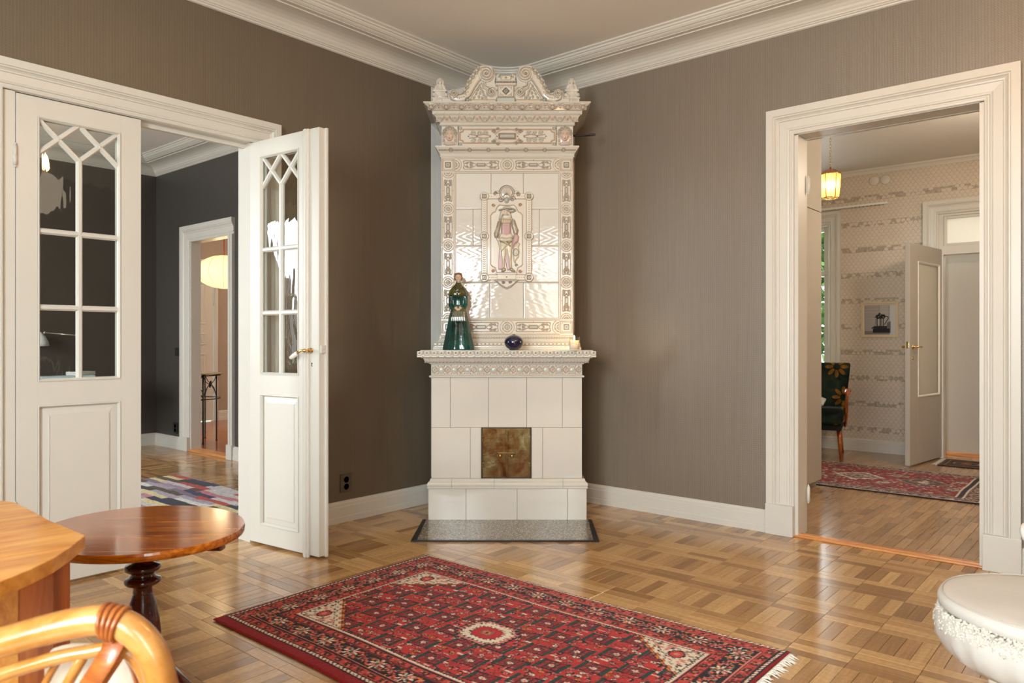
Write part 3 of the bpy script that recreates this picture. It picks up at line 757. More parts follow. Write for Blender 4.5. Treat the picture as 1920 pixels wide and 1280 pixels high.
# closed leaf: hinge on the far south jamb, lies in the opening
dl = french_leaf('door_1', (-0.022, -3.155, 0), (0, 0, PI/2), 'closed glazed leaf of the white double door, beyond the oval table', 0.528, 0.084, 0.432)
for z in (1.90, 0.35): butt_hinge(dl, -0.004, -0.024, z, 0.085, 0.008)
crk = simple('paint_crack', (0.12, 0.08, 0.05), 0.9, 0.1)
ck = MB()
for x, w in ((0.133, 0.0009), (0.384, 0.0007)):
    pts = [(x+random.uniform(-0.0015, 0.0015), -0.0149, 0.16+0.6*i/22) for i in range(23)]
    ck.tube(pts, w*0.55, 5)
ck.build('paint_crack', crk, dl)
# open leaf: hinged on the north jamb, swung into the room. local X hinge->free edge, visible face is local -Y
ang = math.atan2(-1.998+2.053, 0.549-0.002)
dr = french_leaf('door_2', (0.002, -2.033, 0), (0, 0, ang), 'open glazed leaf of the white double door, swung into the room', 0.556, 0.090, 0.402, astragal=(0.449, 0.490, -1))
hd = MB(); hd.lathe([(0.001, 0), (0.013, 0.001), (0.014, 0.004), (0.008, 0.007), (0.008, 0.014), (0.011, 0.016), (0.011, 0.02), (0.007, 0.022), (0.007, 0.04), (0.010, 0.044), (0.009, 0.05), (0.001, 0.052)], 18, Matrix.Translation((0.502, -0.02, 1.049)) @ Matrix.Rotation(PI/2, 4, 'X'))
hd.tube([(0.502, -0.066, 1.049), (0.49, -0.068, 1.05), (0.47, -0.068, 1.046), (0.45, -0.068, 1.036)], [0.0065, 0.006, 0.007, 0.008], 12)
h = hd.build('door_handle', BRASS, dr, label='brass lever handle with a white porcelain grip')
MB().tube([(0.452, -0.068, 1.038), (0.44, -0.068, 1.032), (0.42, -0.068, 1.021), (0.4, -0.068, 1.012), (0.392, -0.068, 1.008)], [0.008, 0.0115, 0.0125, 0.010, 0.003], 14).build('grip', PORC, h)
ky = MB(); ky.prism([(0.5035+0.004*math.cos(a), 0.984+0.004*math.sin(a)) for a in [i*PI/6 for i in range(12)]], -0.021, -0.0195, axis='Y').box(0.5015, 0.5055, -0.021, -0.0195, 0.968, 0.984)
ky.build('keyhole', BLACK, dr)
MB().bbox(0.548, 0.566, -0.012, 0.018, 1.035, 1.075, 0.002).lathe([(0.003, 0), (0.002, 0.004)], 8, Matrix.Translation((0.566, 0.002, 1.055)) @ Matrix.Rotation(PI/2, 4, 'Y')).build('latch', WHITE, dr)
for z in (1.90, 0.35): butt_hinge(dr, -0.006, 0.026, z, 0.085, 0.007)

# panelled door in the lamp-lit room
m = MB(); m.bbox(-6.085, -6.045, -0.1, 0.93, 0.01, 2.08, 0.003)
d5 = m.build('door_5', WHITE, label='white panelled door beyond the iron table under the paper lantern', cat='door', kind='structure')
p = MB()
for y0, y1 in ((0.02, 0.36), (0.48, 0.82)):
    for z0, z1 in ((0.12, 0.3), (0.42, 0.92), (1.04, 1.2), (1.32, 1.88)):
        p.sweep([(-6.045, y0, z0), (-6.045, y1, z0), (-6.045, y1, z1), (-6.045, y0, z1)], [(0, -0.001), (0, 0.006), (0.01, 0.008), (0.018, 0.002), (0.018, -0.001)], True, nrm=(1, 0, 0))
        p.bbox(-6.048, -6.038, y0+0.05, y1-0.05, z0+0.04, z1-0.04, 0.003)
p.build('door_panels', WHITE, d5)
for z in (1.62, 0.42): MB().lathe([(0.001, -0.05), (0.006, -0.045), (0.006, 0.045), (0.001, 0.05)], 10, Matrix.Translation((-6.038, 0.935, z))).build('hinge', simple('steel', (0.5, 0.5, 0.5), 0.3, metal=1), d5)
m = casing([(-6.04, 0.94, 0), (-6.04, 0.94, 2.1), (-6.04, -0.1, 2.1)][::-1], (1, 0, 0), 0.105, '', '', [])
m = MB(); m.bbox(-6.045, -6.012, 0.945, 0.985, 0, 2.16, 0.004).bbox(-6.045, -6.02, 0.935, 0.96, 0, 2.12, 0.004).bbox(-6.045, -6.012, -0.2, 0.985, 2.1, 2.2, 0.004)
struct(m, 'trim_11', WHITE, 'white casing of the panelled door in the lamp-lit room', 'door casing')

# hall door leaf with a tall frosted pane
hx, hy = 2.257, 3.815; fx, fy = 2.140, 2.938; L = math.hypot(fx-hx, fy-hy); a = math.atan2(fy-hy, fx-hx)
m = MB(); g0, g1, z0, z1 = 0.17, 0.70, 0.60, 1.80; T = 0.04
for q in ((0, g0), (g1, L)): m.bbox(q[0], q[1], -T/2, T/2, 0.012, 1.95, 0.003)
m.bbox(g0-0.001, g1+0.001, -T/2, T/2, 0.012, z0, 0.003).bbox(g0-0.001, g1+0.001, -T/2, T/2, z1, 1.95, 0.003)
dh = m.build('door_3', GREIGE, label='open greige hall door with a tall frosted pane', cat='door', kind='structure', loc=(hx, hy, 0), rot=(0, 0, a))
m = MB()
for y in (-1, 1):
    path = [(g0, y*T/2, z0), (g1, y*T/2, z0), (g1, y*T/2, z1), (g0, y*T/2, z1)]
    m.sweep(path[::-1] if y > 0 else path, [(0, -0.004), (0, 0.006), (0.004, 0.006), (0.016, -0.008), (0, -0.012)], True, nrm=(0, y, 0))
m.build('glazing_bead', simple('white_bead', (0.78, 0.73, 0.66), 0.4), dh)
MB().box(g0, g1, -0.003, 0.003, z0, z1).build('glass_pane', FROST, dh)
def lever(parent, x, z, side):
    m = MB(); M = Matrix.Translation((x, side*0.02, z)) @ Matrix.Rotation(-side*PI/2, 4, 'X')
    m.lathe([(0.001, 0), (0.02, 0.001), (0.022, 0.005), (0.012, 0.008), (0.009, 0.03), (0.010, 0.05), (0.001, 0.055)], 16, M)
    m.tube([(x, side*0.066, z), (x-0.03, side*0.068, z+0.002), (x-0.07, side*0.068, z-0.002), (x-0.10, side*0.066, z)], [0.008, 0.006, 0.0085, 0.004], 12)
    m.lathe([(0.001, 0), (0.014, 0.001), (0.015, 0.005), (0.004, 0.008)], 14, Matrix.Translation((x, side*0.02, z-0.1)) @ Matrix.Rotation(-side*PI/2, 4, 'X'))
    return m.build('door_handle', BRASS, parent)
lever(dh, L-0.06, 1.045, 1); lever(dh, L-0.06, 1.045, -1)
MB().bbox(L-0.004, L+0.001, -0.011, 0.011, 1.03, 1.09, 0.001).build('lock_plate', BRASS, dh)
# casing and transom over the hall door
m = casing([(2.235, 3.7, 0.16), (2.235, 3.7, 2.28), (3.0, 3.7, 2.28), (3.0, 3.7, 0.16)], (0, -1, 0), 0.125, '', '', [(2.107, 2.238, 3.662, 3.702, 0, 0.165), (2.997, 3.128, 3.662, 3.702, 0, 0.165)])
m.box(2.2365, 2.275, 3.701, 3.82, 0, 2.278).box(2.96, 2.9985, 3.701, 3.82, 0, 2.278).box(2.275, 2.96, 3.701, 3.82, 2.26, 2.278).bbox(2.2365, 2.9985, 3.705, 3.80, 1.9, 1.985, 0.004)
struct(m, 'trim_12', WHITE, 'white moulded casing with a transom light over the hall door', 'door casing')
t = MB()
t.bbox(2.2755, 2.30, 3.72, 3.76, 1.97, 2.27, 0.003).bbox(2.94, 2.9595, 3.72, 3.76, 1.9855, 2.2595, 0.003).bbox(2.3003, 2.9397, 3.72, 3.76, 1.9855, 2.005, 0.003).bbox(2.3003, 2.9397, 3.72, 3.76, 2.235, 2.2595, 0.003)
tw = struct(t, 'window_2', WHITE, 'patterned glass transom light over the hall door', 'window')
MB().box(2.29, 2.95, 3.738, 3.744, 1.99, 2.25).build('glass_pane', FROST, tw)

# hall window beside the armchair, and the windows behind the camera
def window(name, axis, p, a, b, z0, z1, label, cas=0.12, sign=1, bars=1, mid=None, depth=0.12):
    """axis 'X': wall along X at y=p, room on the -Y side when sign=1"""
    def P(s, o, z): return (s, p+sign*o, z) if axis == 'X' else (p+sign*o, s, z)
    m = MB()
    def bx(s0, s1, o0, o1, za, zb, bev=0.003):
        q0, q1 = P(s0, o0, za), P(s1, o1, zb)
        m.bbox(min(q0[0], q1[0]), max(q0[0], q1[0]), min(q0[1], q1[1]), max(q0[1], q1[1]), za, zb, bev)
    # reveal lining, casing, sill, sash
    bx(a+0.0005, a+0.02, 0.001, depth, z0, z1-0.001); bx(b-0.02, b-0.0005, 0.001, depth, z0, z1-0.001); bx(a+0.02, b-0.02, 0.001, depth, z1-0.02, z1-0.001)
    path = [P(a, 0, z0), P(a, 0, z1), P(b, 0, z1), P(b, 0, z0)]; nn = Vector(P(0, -1, 0))-Vector(P(0, 0, 0))
    if nn.cross(Vector((0, 0, 1))).dot(Vector(P(1, 0, 0))-Vector(P(0, 0, 0))) > 0: path = path[::-1]
    m.sweep(path, [(q_*cas/0.15, w_) for q_, w_ in KP], nrm=nn)
    bx(a-cas-0.01, b+cas+0.01, -0.09, 0.04, z0-0.05, z0-0.002)
    w = struct(m, name, WHITE, label, 'window')
    m = MB(); o0, o1 = 0.05, 0.09
    bx(a+0.02, a+0.065, o0, o1, z0-0.01, z1-0.02); bx(b-0.065, b-0.02, o0, o1, z0-0.01, z1-0.02)
    bx(a+0.0655, b-0.0655, o0, o1, z0-0.01, z0+0.05); bx(a+0.0655, b-0.0655, o0, o1, z1-0.07, z1-0.021)
    zm = mid or z0+(z1-z0)*0.66
    bx(a+0.02, b-0.02, o0-0.005, o1+0.005, zm-0.03, zm+0.03)
    xs = [a+0.065+(b-a-0.13)*k/(bars+1) for k in range(bars+2)]
    for x in xs[1:-1]: bx(x-0.025, x+0.025, o0+0.002, o1-0.002, z0, z1-0.03)
    m.build('sash', WHITE, w)
    for i in range(len(xs)-1):
        for (za, zb) in ((z0+0.05, zm-0.03), (zm+0.03, z1-0.07)):
            q0, q1 = P(xs[i]-0.01, 0.068, za-0.005), P(xs[i+1]+0.01, 0.072, zb+0.005)
            MB().box(min(q0[0], q1[0]), max(q0[0], q1[0]), min(q0[1], q1[1]), max(q0[1], q1[1]), za-0.005, zb+0.005).build('glass_pane', WGLASS, w)
    return w
window('window_1', 'X', 3.7, 0.62, 1.245, 0.72, 2.29, 'tall white hall window behind the green armchair', cas=0.118, bars=0, mid=1.79)
window('window_3', 'X', -6.2, 2.5, 3.6, 0.8, 2.55, 'wide garden window of the stove room', sign=-1)
window('window_4', 'X', -6.2, 4.0, 4.9, 0.8, 2.55, 'garden window in the south corner of the stove room', sign=-1)
window('window_5', 'Y', 5.2, -5.55, -4.55, 0.8, 2.55, 'garden window in the east wall near the corner', sign=1)
window('window_7', 'X', -5.28, -3.1, -1.5, 0.8, 2.5, 'window of the charcoal-papered room', sign=-1)
# ================================================================== the tiled stove
D0 = 4.556; R0 = -0.0277
sx0 = CAM.x+R0*CT-D0*ST; sy0 = CAM.y+R0*ST+D0*CT
stove = empty('tiled_stove', (sx0, sy0, 0), TH, label='tall ornate cream tiled stove with brass doors in the room corner', cat='stove')
def stove_world(x, y, z): return Vector((sx0+x*CT-y*ST, sy0+x*ST+y*CT, z))
IV = (0.64, 0.59, 0.505); PK = (0.55, 0.38, 0.29); GG = (0.33, 0.37, 0.32); OC = (0.66, 0.53, 0.36); BR = (0.20, 0.12, 0.06); LI = (0.22, 0.15, 0.09)
def tile(x0, x1, z0, z1, y, part='tile', parent=stove, d=0.03, b=0.0022):
    j = 0.0006
    return MB().bbox(x0+j, x1-j, y+random.uniform(-0.0006, 0.0006), y+d, z0+j, z1-j, b).build(part, TILE, parent)
GROUT = simple('stove_grout', (0.30, 0.25, 0.19), 0.9, 0.1)
core = MB()
core.box(-0.478, 0.479, 0.012, 0.47, 0, 0.20).box(-0.455, 0.452, 0.022, 0.47, 0.2, 0.88).box(-0.408, 0.408, 0.185, 0.60, 1.03, 2.58)
core.build('stove_core', GROUT, stove)
# plinth
X = lambda u, d=D0: (u-960)/1400*d-R0
us = [803, 873.7, 969.8, 1064, 1100]
for a, b in zip(us[:-1], us[1:]): tile(X(a), X(b), 0.0, 0.196, 0.0)
for s in (-1, 1):
    e = X(803) if s < 0 else X(1100)
    for y0, y1 in ((0.03, 0.26), (0.26, 0.47)): MB().bbox(min(e, e-s*0.02), max(e, e-s*0.02), y0, y1, 0, 0.196, 0.002).build('tile', TILE, stove)
# moulding over the plinth, in pieces
PM = [(-0.02, 0.1955), (0.004, 0.1955), (0.006, 0.200), (0.006, 0.209), (0.002, 0.2105), (0.002, 0.2125), (0.007, 0.214), (0.007, 0.222), (0.003, 0.232), (-0.006, 0.240), (-0.010, 0.247), (-0.010, 0.252), (-0.014, 0.2555), (-0.03, 0.2555)]
xl, xr = X(803), X(1100)
def mould(pts, prof, name='moulding', mat=None):
    m = MB(); m.sweep([(a, b, 0) for a, b in pts], [(-p, q) for p, q in prof]); return m.build(name, mat or TILE_M, stove)
j = 0.0007
ms = [X(846.5), X(926.5), X(1055.5)]
mould([(xl, 0.47), (xl, 0.0), (ms[0]-j, 0.0)], PM); mould([(ms[0]+j, 0), (ms[1]-j, 0)], PM); mould([(ms[1]+j, 0), (ms[2]-j, 0)], PM); mould([(ms[2]+j, 0), (xr, 0), (xr, 0.47)], PM)
# lower body
yb = 0.014
zj = 0.566
bx = [X(808.3), X(843.9), X(915.6), X(987.7), X(1054.6), X(1091.8)]
for a, b in zip(bx[:-1], bx[1:]): tile(a, b, zj, 0.875, yb, b=0.003)
fd0, fd1 = X(902), X(996.5)
cx = [X(808.3), X(881.7), fd0]
for a, b in zip(cx[:-1], cx[1:]): tile(a, b, 0.2555, zj, yb, b=0.003)
cx = [fd1, X(1017.8), X(1091.8)]
for a, b in zip(cx[:-1], cx[1:]): tile(a, b, 0.2555, zj, yb, b=0.003)
for e, s in ((bx[0], -1), (bx[-1], 1)):
    for z0, z1 in ((0.2555, zj), (zj, 0.875)):
        for y0, y1 in ((yb+0.03, 0.25), (0.25, 0.47)): MB().bbox(min(e, e-s*0.02), max(e, e-s*0.02), y0, y1, z0, z1, 0.002).build('tile', TILE, stove)
# fire doors
def brass_old():
    t = NT('mottled_old_brass'); t.bsdf((0.45, 0.32, 0.13), 0.24, 0.5, metal=0.95)
    co = t.coord('Object', (7, 7, 5)); n = t.noise(co, 1.1, 5, 0.6, 1.2); n2 = t.noise(t.coord('Object', (1, 1, 0.5)), 60, 4)
    f = t.math('ADD', t.math('MULTIPLY', n, 0.8), t.math('MULTIPLY', n2, 0.2))
    t.l(t.ramp(f, [(0.3, (0.07, 0.035, 0.014)), (0.44, (0.20, 0.10, 0.035)), (0.56, (0.25, 0.19, 0.085)), (0.74, (0.42, 0.37, 0.20))]), t.b.inputs['Base Color'])
    t.l(t.math('ADD', 0.12, t.math('MULTIPLY', n, 0.25)), t.b.inputs['Roughness'])
    t.bump(t.noise(t.coord(), 9, 3), 0.35, 0.01); return t.m
OLDBR = brass_old(); DKBR = simple('dark_bronze', (0.075, 0.055, 0.03), 0.4, 0.5, metal=0.8)
z0, z1 = 0.2575, 0.569
m = MB(); fw = 0.008
m.bbox(fd0, fd0+fw, yb-0.006, yb+0.02, z0, z1, 0.001).bbox(fd1-fw, fd1, yb-0.006, yb+0.02, z0, z1, 0.001).bbox(fd0, fd1, yb-0.006, yb+0.02, z0, z0+0.006, 0.001).bbox(fd0, fd1, yb-0.006, yb+0.02, z1-0.006, z1, 0.001)
m.box(fd0, fd1, yb+0.006, yb+0.02, z0, z1)
m.build('door_frame', DKBR, stove)
fm = (fd0+fd1)/2+0.008
a_ = MB().bbox(fd0+fw+0.001, fm-0.001, yb-0.010, yb-0.003, z0+0.007, z1-0.007, 0.0015)
a_.bbox(fm-0.012, fm+0.003, yb-0.016, yb-0.009, z0+0.007, z1-0.007, 0.002).sweep([(fd0+fw+0.003, yb-0.010, z0+0.01), (fm-0.013, yb-0.010, z0+0.01), (fm-0.013, yb-0.010, z1-0.01), (fd0+fw+0.003, yb-0.010, z1-0.01)], [(0, 0), (0, 0.0025), (0.004, 0.0025), (0.004, 0)], True, nrm=(0, -1, 0))
d1 = a_.build('fire_door', OLDBR, stove)
a_ = MB().bbox(fm+0.001, fd1-fw-0.001, yb-0.010, yb-0.003, z0+0.007, z1-0.007, 0.0015).sweep([(fm+0.006, yb-0.010, z0+0.01), (fd1-fw-0.003, yb-0.010, z0+0.01), (fd1-fw-0.003, yb-0.010, z1-0.01), (fm+0.006, yb-0.010, z1-0.01)], [(0, 0), (0, 0.0025), (0.004, 0.0025), (0.004, 0)], True, nrm=(0, -1, 0))
d2 = a_.build('fire_door', OLDBR, stove)
def knob(par, x, z, r=0.0105):
    MB().lathe([(0.001, 0), (r*0.9, 0.001), (r*0.5, 0.004), (r*0.45, 0.012), (r*0.9, 0.016), (r*1.05, 0.022), (r*0.8, 0.028), (0.001, 0.031)], 20, Matrix.Translation((x, yb-0.010, z)) @ Matrix.Rotation(PI/2, 4, 'X')).build('knob', BRASS, par)
knob(d1, fm-0.046, 0.400); knob(d2, fm+0.026, 0.398)
MB().bbox(fm-0.070, fm+0.044, yb-0.026, yb-0.018, 0.410, 0.417, 0.002).sphere((fm-0.069, yb-0.026, 0.413), 0.0065).sphere((fm+0.042, yb-0.026, 0.411), 0.0065).build('latch_bar', OLDBR, d2)
for par, x in ((d1, fd0+fw+0.004), (d2, fd1-fw-0.004)):
    for zc in (0.50, 0.335):
        MB().bbox(x-0.006, x+0.006, yb-0.014, yb-0.009, zc-0.018, zc+0.018, 0.0015).sphere((x, yb-0.015, zc-0.009), 0.003, seg=8, ring=6).sphere((x, yb-0.015, zc+0.009), 0.003, seg=8, ring=6).build('hinge', OLDBR, par)

# mantel moulding
MP = [(-0.03, 0.872), (0.010, 0.874), (0.013, 0.880), (0.010, 0.886), (0.000, 0.888), (0.000, 0.954), (0.010, 0.956), (0.012, 0.961), (0.020, 0.962), (0.026, 0.966), (0.036, 0.975), (0.042, 0.986), (0.044, 0.992),
      (0.055, 0.993), (0.057, 0.998), (0.066, 1.0), (0.073, 1.006), (0.078, 1.018), (0.076, 1.028), (0.070, 1.034), (0.060, 1.0365), (0.060, 1.040), (-0.03, 1.040)]
hw = 0.4615; xc = (bx[0]+bx[-1])/2
mould([(xc-hw, 0.48), (xc-hw, yb), (xc+hw, yb), (xc+hw, 0.48)], MP, 'mantel')
MB().box(xc-hw-0.02, xc+hw+0.02, yb-0.02, 0.48, 1.0, 1.0398).build('mantel_top', TILE_M, stove)
def band(rel, name, y, z, tilt=0.0, xoff=0.0, thick=0.004):
    me = rel.mesh(name, thick); return link_mesh(name, me, TILE_R, stove, (xoff, y, z), (tilt, 0, 0))
# frieze of rosettes and lozenges
r = Relief(0.918, 0.064, 0.0014, IV); p = 0.0802
for k in range(-6, 7):
    x = k*p
    if abs(x) < 0.46:
        r.ring(x, 0.032, 0.0205, 0.004, 0.003, PK, 0.7); r.circ(x, 0.032, 0.0165, 0.0075, (0.52, 0.55, 0.50))
        for t in range(10): r.circ(x+0.0205*math.cos(t*PI/5), 0.032+0.0205*math.sin(t*PI/5), 0.0035, 0.0045, PK, a=0.6)
    x = (k+0.5)*p
    if abs(x) < 0.455:
        q = 0.021
        r.stroke([(x-q, 0.032), (x, 0.032+q), (x+q, 0.032), (x, 0.032-q), (x-q, 0.032)], 0.0028, 0.004, LI, a=0.5)
        r.stroke([(x-q*0.55, 0.032), (x, 0.032+q*0.55), (x+q*0.55, 0.032), (x, 0.032-q*0.55), (x-q*0.55, 0.032)], 0.0018, 0.003); r.circ(x, 0.032, 0.005, 0.004, PK, a=0.8)
    for s in (-1, 1):
        for t in (-1, 1):
            r.circ(k*p+s*0.0201+0, 0.032+t*0.0235, 0.0035, 0.004, BR, a=0.5)
            r.stroke([(k*p+s*0.028, 0.032+t*0.006), (k*p+s*0.034, 0.032+t*0.028)], 0.0022, 0.003)
r.frame(-0.459, 0.459, 0.002, 0.062, 0.002, 0.002); r.glaze(amt=700); band(r, 'rosette_frieze', yb-0.001, 0.889, xoff=xc)
# bead row
r = Relief(1.0, 0.036, 0.0016, IV); n = 48
for k in range(n):
    x = -0.49+0.98*k/(n-1)
    r.ell(x, 0.014, 0.0075, 0.013, 0.006, (0.63, 0.52, 0.44)); r.circ(x, 0.009, 0.004, 0.008, BR, a=0.5)
    r.ring(x+0.0102, 0.030, 0.0075, 0.0018, 0.003)
r.glaze(amt=600); band(r, 'bead_row', yb-0.0225, 0.9625, tilt=math.atan2(0.022, 0.029), xoff=xc)
# scallop shells along the front edge
r = Relief(1.078, 0.036, 0.0016, IV); n = 25; p = 0.0436
for k in range(n):
    x = (k-(n-1)/2)*p
    r.ring(x, 0.034, 0.0205, 0.0026, 0.004, LI, 0.45); r.ell(x, 0.034, 0.017, 0.023, 0.005, (0.60, 0.58, 0.50))
    for t in (-0.6, -0.3, 0, 0.3, 0.6): r.stroke([(x, 0.032), (x+0.018*math.sin(t), 0.034-0.018*math.cos(t))], 0.0013, None, LI, a=0.35)
    r.circ(x, 0.0265, 0.0042, 0.0085, BR, a=0.7)
    r.ell(x+p/2, 0.008, 0.006, 0.008, 0.004, IV)
r.glaze(amt=500); band(r, 'scallop_edge', yb-0.0785, 0.999, xoff=xc)

# ---- upper body
DU = 4.72; yu = DU-D0; uc = (951-960)/1400*DU-R0; hu = 0.418
UB = [(-0.03, 1.040), (0.044, 1.040), (0.046, 1.045), (0.044, 1.058), (0.038, 1.060), (0.036, 1.082), (0.030, 1.086), (0.020, 1.092), (0.014, 1.102), (0.012, 1.108), (0.008, 1.109), (0.008, 1.124), (0.010, 1.127), (0.006, 1.134), (-0.03, 1.134)]
def umould(prof, name='moulding'): return mould([(uc-hu, 0.62), (uc-hu, yu), (uc+hu, yu), (uc+hu, 0.62)], prof, name)
umould(UB, 'base_moulding')
r = Relief(0.915, 0.022, 0.0015, IV)
for k in range(-18, 19):
    x = k*0.025; r.ring(x, 0.0205, 0.0115, 0.0018, 0.003, LI, 0.6); r.circ(x+0.0125, 0.006, 0.003, 0.003, LI, a=0.5)
r.glaze(amt=600); band(r, 'scallop_band', yu-0.0375, 1.060, xoff=uc)
def braid(w, h=0.014, p=0.0165):
    r = Relief(w, h, 0.0013, IV); n = int(w/2/p)
    for k in range(-n, n+1):
        r.ring(k*p, h/2, 0.0048, 0.0015, 0.003, LI, 0.5); r.stroke([(k*p+0.005, h/2), (k*p+p-0.005, h/2)], 0.0013, 0.002, LI, a=0.4)
    r.glaze(amt=600); return r
band(braid(0.85), 'braid_band', yu-0.0085, 1.1095, xoff=uc)

def orn_tile(L, W, horizontal=True):
    """frame tile: half roundels at both ends, cartouche of scrolls between"""
    rr = Relief(L, W, 0.00125, IV) if horizontal else Relief(W, L, 0.00125, IV)
    Xg, Yg = rr.X, rr.Y
    if horizontal: A, B = Xg.copy(), Yg-W/2
    else: A, B = Yg-L/2, Xg.copy()
    rr.X, rr.Y = A, B; h = W/2; e = L/2; k = W/0.1
    R = 0.043*k if horizontal else 0.040*k*1.0
    for s in (-1, 1):
        rr.circ(s*e, 0, R, 0.002, (0.66, 0.59, 0.48), mode='flat', a=0.5); rr.ring(s*e, 0, R, 0.0022, 0.004, PK, 0.55); rr.ring(s*e, 0, R*0.66, 0.003, 0.005, LI, 0.6)
        rr.ring(s*e, 0, R*0.34, 0.0022, 0.005, LI, 0.6); rr.circ(s*e, 0, R*0.2, 0.006, GG, a=0.6)
        for t in range(8): rr.circ(s*e+R*0.66*math.cos(t*PI/4), R*0.66*math.sin(t*PI/4), 0.0028, 0.006, IV)
    a = e-R-0.012
    rr.frame(-e-0.02, e+0.02, -h+0.007*k, h-0.007*k, 0.0022, 0.0035, OC, 0.7)
    rr.frame(-e-0.02, e+0.02, -h+0.0015, h-0.0015, 0.002, 0.002)
    q = h-0.021*k
    pts = [(-a, -q+0.004), (-a+0.008, -q), (a-0.008, -q), (a, -q+0.004), (a-0.006, 0), (a, q-0.004), (a-0.008, q), (-a+0.008, q), (-a, q-0.004), (-a+0.006, 0), (-a, -q+0.004)]
    rr.stroke(pts, 0.0016, 0.003, LI, a=0.6)
    gx = 0.026*k*(1 if horizontal else 0.8); rr.rect(-gx, gx, -0.0075*k, 0.0075*k, 0.005, GG, 0.75); rr.frame(-gx, gx, -0.0075*k, 0.0075*k, 0.0018, 0.006, BR, 0.8)
    rr.stroke([(-gx-0.008, 0), (-gx, 0.012*k), (gx, 0.012*k), (gx+0.008, 0), (gx, -0.012*k), (-gx, -0.012*k), (-gx-0.008, 0)], 0.0015, 0.003, PK, a=0.7)
    for s in (-1, 1):
        for t in (-1, 1):
            c = (a+gx)/2
            rr.spiral(s*(c-0.006), t*q*0.42, q*0.42, 1.25, 0.0022, 0.005, start=0, hand=s*t, col=LI, a=0.55)
            rr.spiral(s*(c+(a-c)*0.45), t*q*0.48, q*0.34, 1.1, 0.002, 0.0045, start=PI, hand=-s*t, col=LI, a=0.55)
            rr.stroke([(s*(gx+0.004), t*q*0.1), (s*(c), t*q*0.75), (s*(a-0.006), t*q*0.25)], 0.0018, 0.004, LI, a=0.4)
            rr.circ(s*(a-0.004), t*(q-0.006), 0.0022, 0.004, BR, a=0.7)
        rr.circ(s*c, 0, 0.0035, 0.006, BR, a=0.8)
    rr.circ(0, h-0.0165*k, 0.002, 0.003, BR, a=0.7); rr.circ(0, -h+0.0165*k, 0.002, 0.003, BR, a=0.7)
    rr.X, rr.Y = Xg, Yg; rr.glaze(amt=620, lim=0.72); return rr
def corner_tile(W, Hh):
    r = Relief(W, Hh, 0.00125, IV); cy = Hh/2; m_ = min(W, Hh)/2
    r.frame(-m_+0.006, m_-0.006, cy-m_+0.006, cy+m_-0.006, 0.0024, 0.004, PK, 0.6); r.frame(-m_+0.014, m_-0.014, cy-m_+0.014, cy+m_-0.014, 0.0016, 0.003, OC, 0.8)
    r.rect(-0.0145, 0.0145, cy-0.0145, cy+0.0145, 0.006, GG, 0.7); r.frame(-0.0145, 0.0145, cy-0.0145, cy+0.0145, 0.0022, 0.008, BR, 0.85)
    for s in (-1, 1):
        r.stroke([(-0.008, cy-s*0.008), (0.008, cy+s*0.008)], 0.0014, 0.0075, BR, a=0.7)
        for t in (-1, 1): r.circ(s*0.026, cy+t*0.026, 0.0025, 0.004, BR, a=0.7)
    r.glaze(amt=620); return r
zA, zB, zC, zD = 1.134, 1.235, 2.162, 2.256; ci = 0.330; cw = hu-ci
meH = [orn_tile(ci-0.001, zB-zA-0.001).mesh('ornament_tile', 0.012), orn_tile(ci-0.001, zD-zC-0.001).mesh('ornament_tile', 0.012)]
vL = (zC-zB)/4; meV = orn_tile(vL-0.001, cw-0.001, False).mesh('ornament_tile', 0.012)
meC = corner_tile(cw-0.001, zB-zA-0.001).mesh('corner_tile', 0.012)
for s in (-1, 1):
    for k, (me, z) in enumerate(((meH[0], zA), (meH[1], zC))):
        link_mesh('ornament_tile', me, TILE_R, stove, (uc+s*ci/2, yu, z+0.0005))
    for k in range(4): link_mesh('ornament_tile', meV, TILE_R, stove, (uc+s*(ci+cw/2), yu, zB+k*vL+0.0005))
    link_mesh('corner_tile', meC, TILE_R, stove, (uc+s*(ci+cw/2), yu, zA+0.0005)); link_mesh('corner_tile', meC, TILE_R, stove, (uc+s*(ci+cw/2), yu, zC-0.003))
# plain field tiles, a little behind the frame
yf = yu+0.008
rows = [(-ci, -0.102, 0.102, ci), (-ci, -0.216, 0.0, 0.203, ci), (-ci, 0.0, ci), (-ci, -0.110, 0.102, ci)]
for k, row in enumerate(rows):
    zt = zC-k*vL
    for a, b in zip(row[:-1], row[1:]):
        # glaze runs slightly wavy over each tile, like the photograph's rippled window reflections
        w, h = b-a-0.0012, vL-0.0012; r = Relief(w, h, 0.004, IV)
        ph = random.random()*9
        r.H += 0.00013*np.sin((r.X+ph)*40+2*np.sin(r.Y*23+ph))*np.cos(r.Y*36+ph)+0.00020*np.sin(r.X*120+2*np.sin(r.Y*90+ph))*np.cos(r.Y*140+ph)
        ed = np.minimum(np.minimum(r.X+w/2, w/2-r.X), np.minimum(r.Y, h-r.Y)); r.H -= 0.0016*np.clip(1-ed/0.004, 0, 1)**2
        link_mesh('tile', r.mesh('tile', 0.012), TILE, stove, (uc+(a+b)/2, yf, zt-vL+0.0006))
m = MB(); m.sweep([(uc-ci, yf, zB), (uc+ci, yf, zB), (uc+ci, yf, zC), (uc-ci, yf, zC)], [(0, -0.002), (0, 0.009), (0.003, 0.009), (0.006, 0.003), (0.007, -0.002)], True, nrm=(0, -1, 0)); m.build('field_bead', TILE_M, stove)
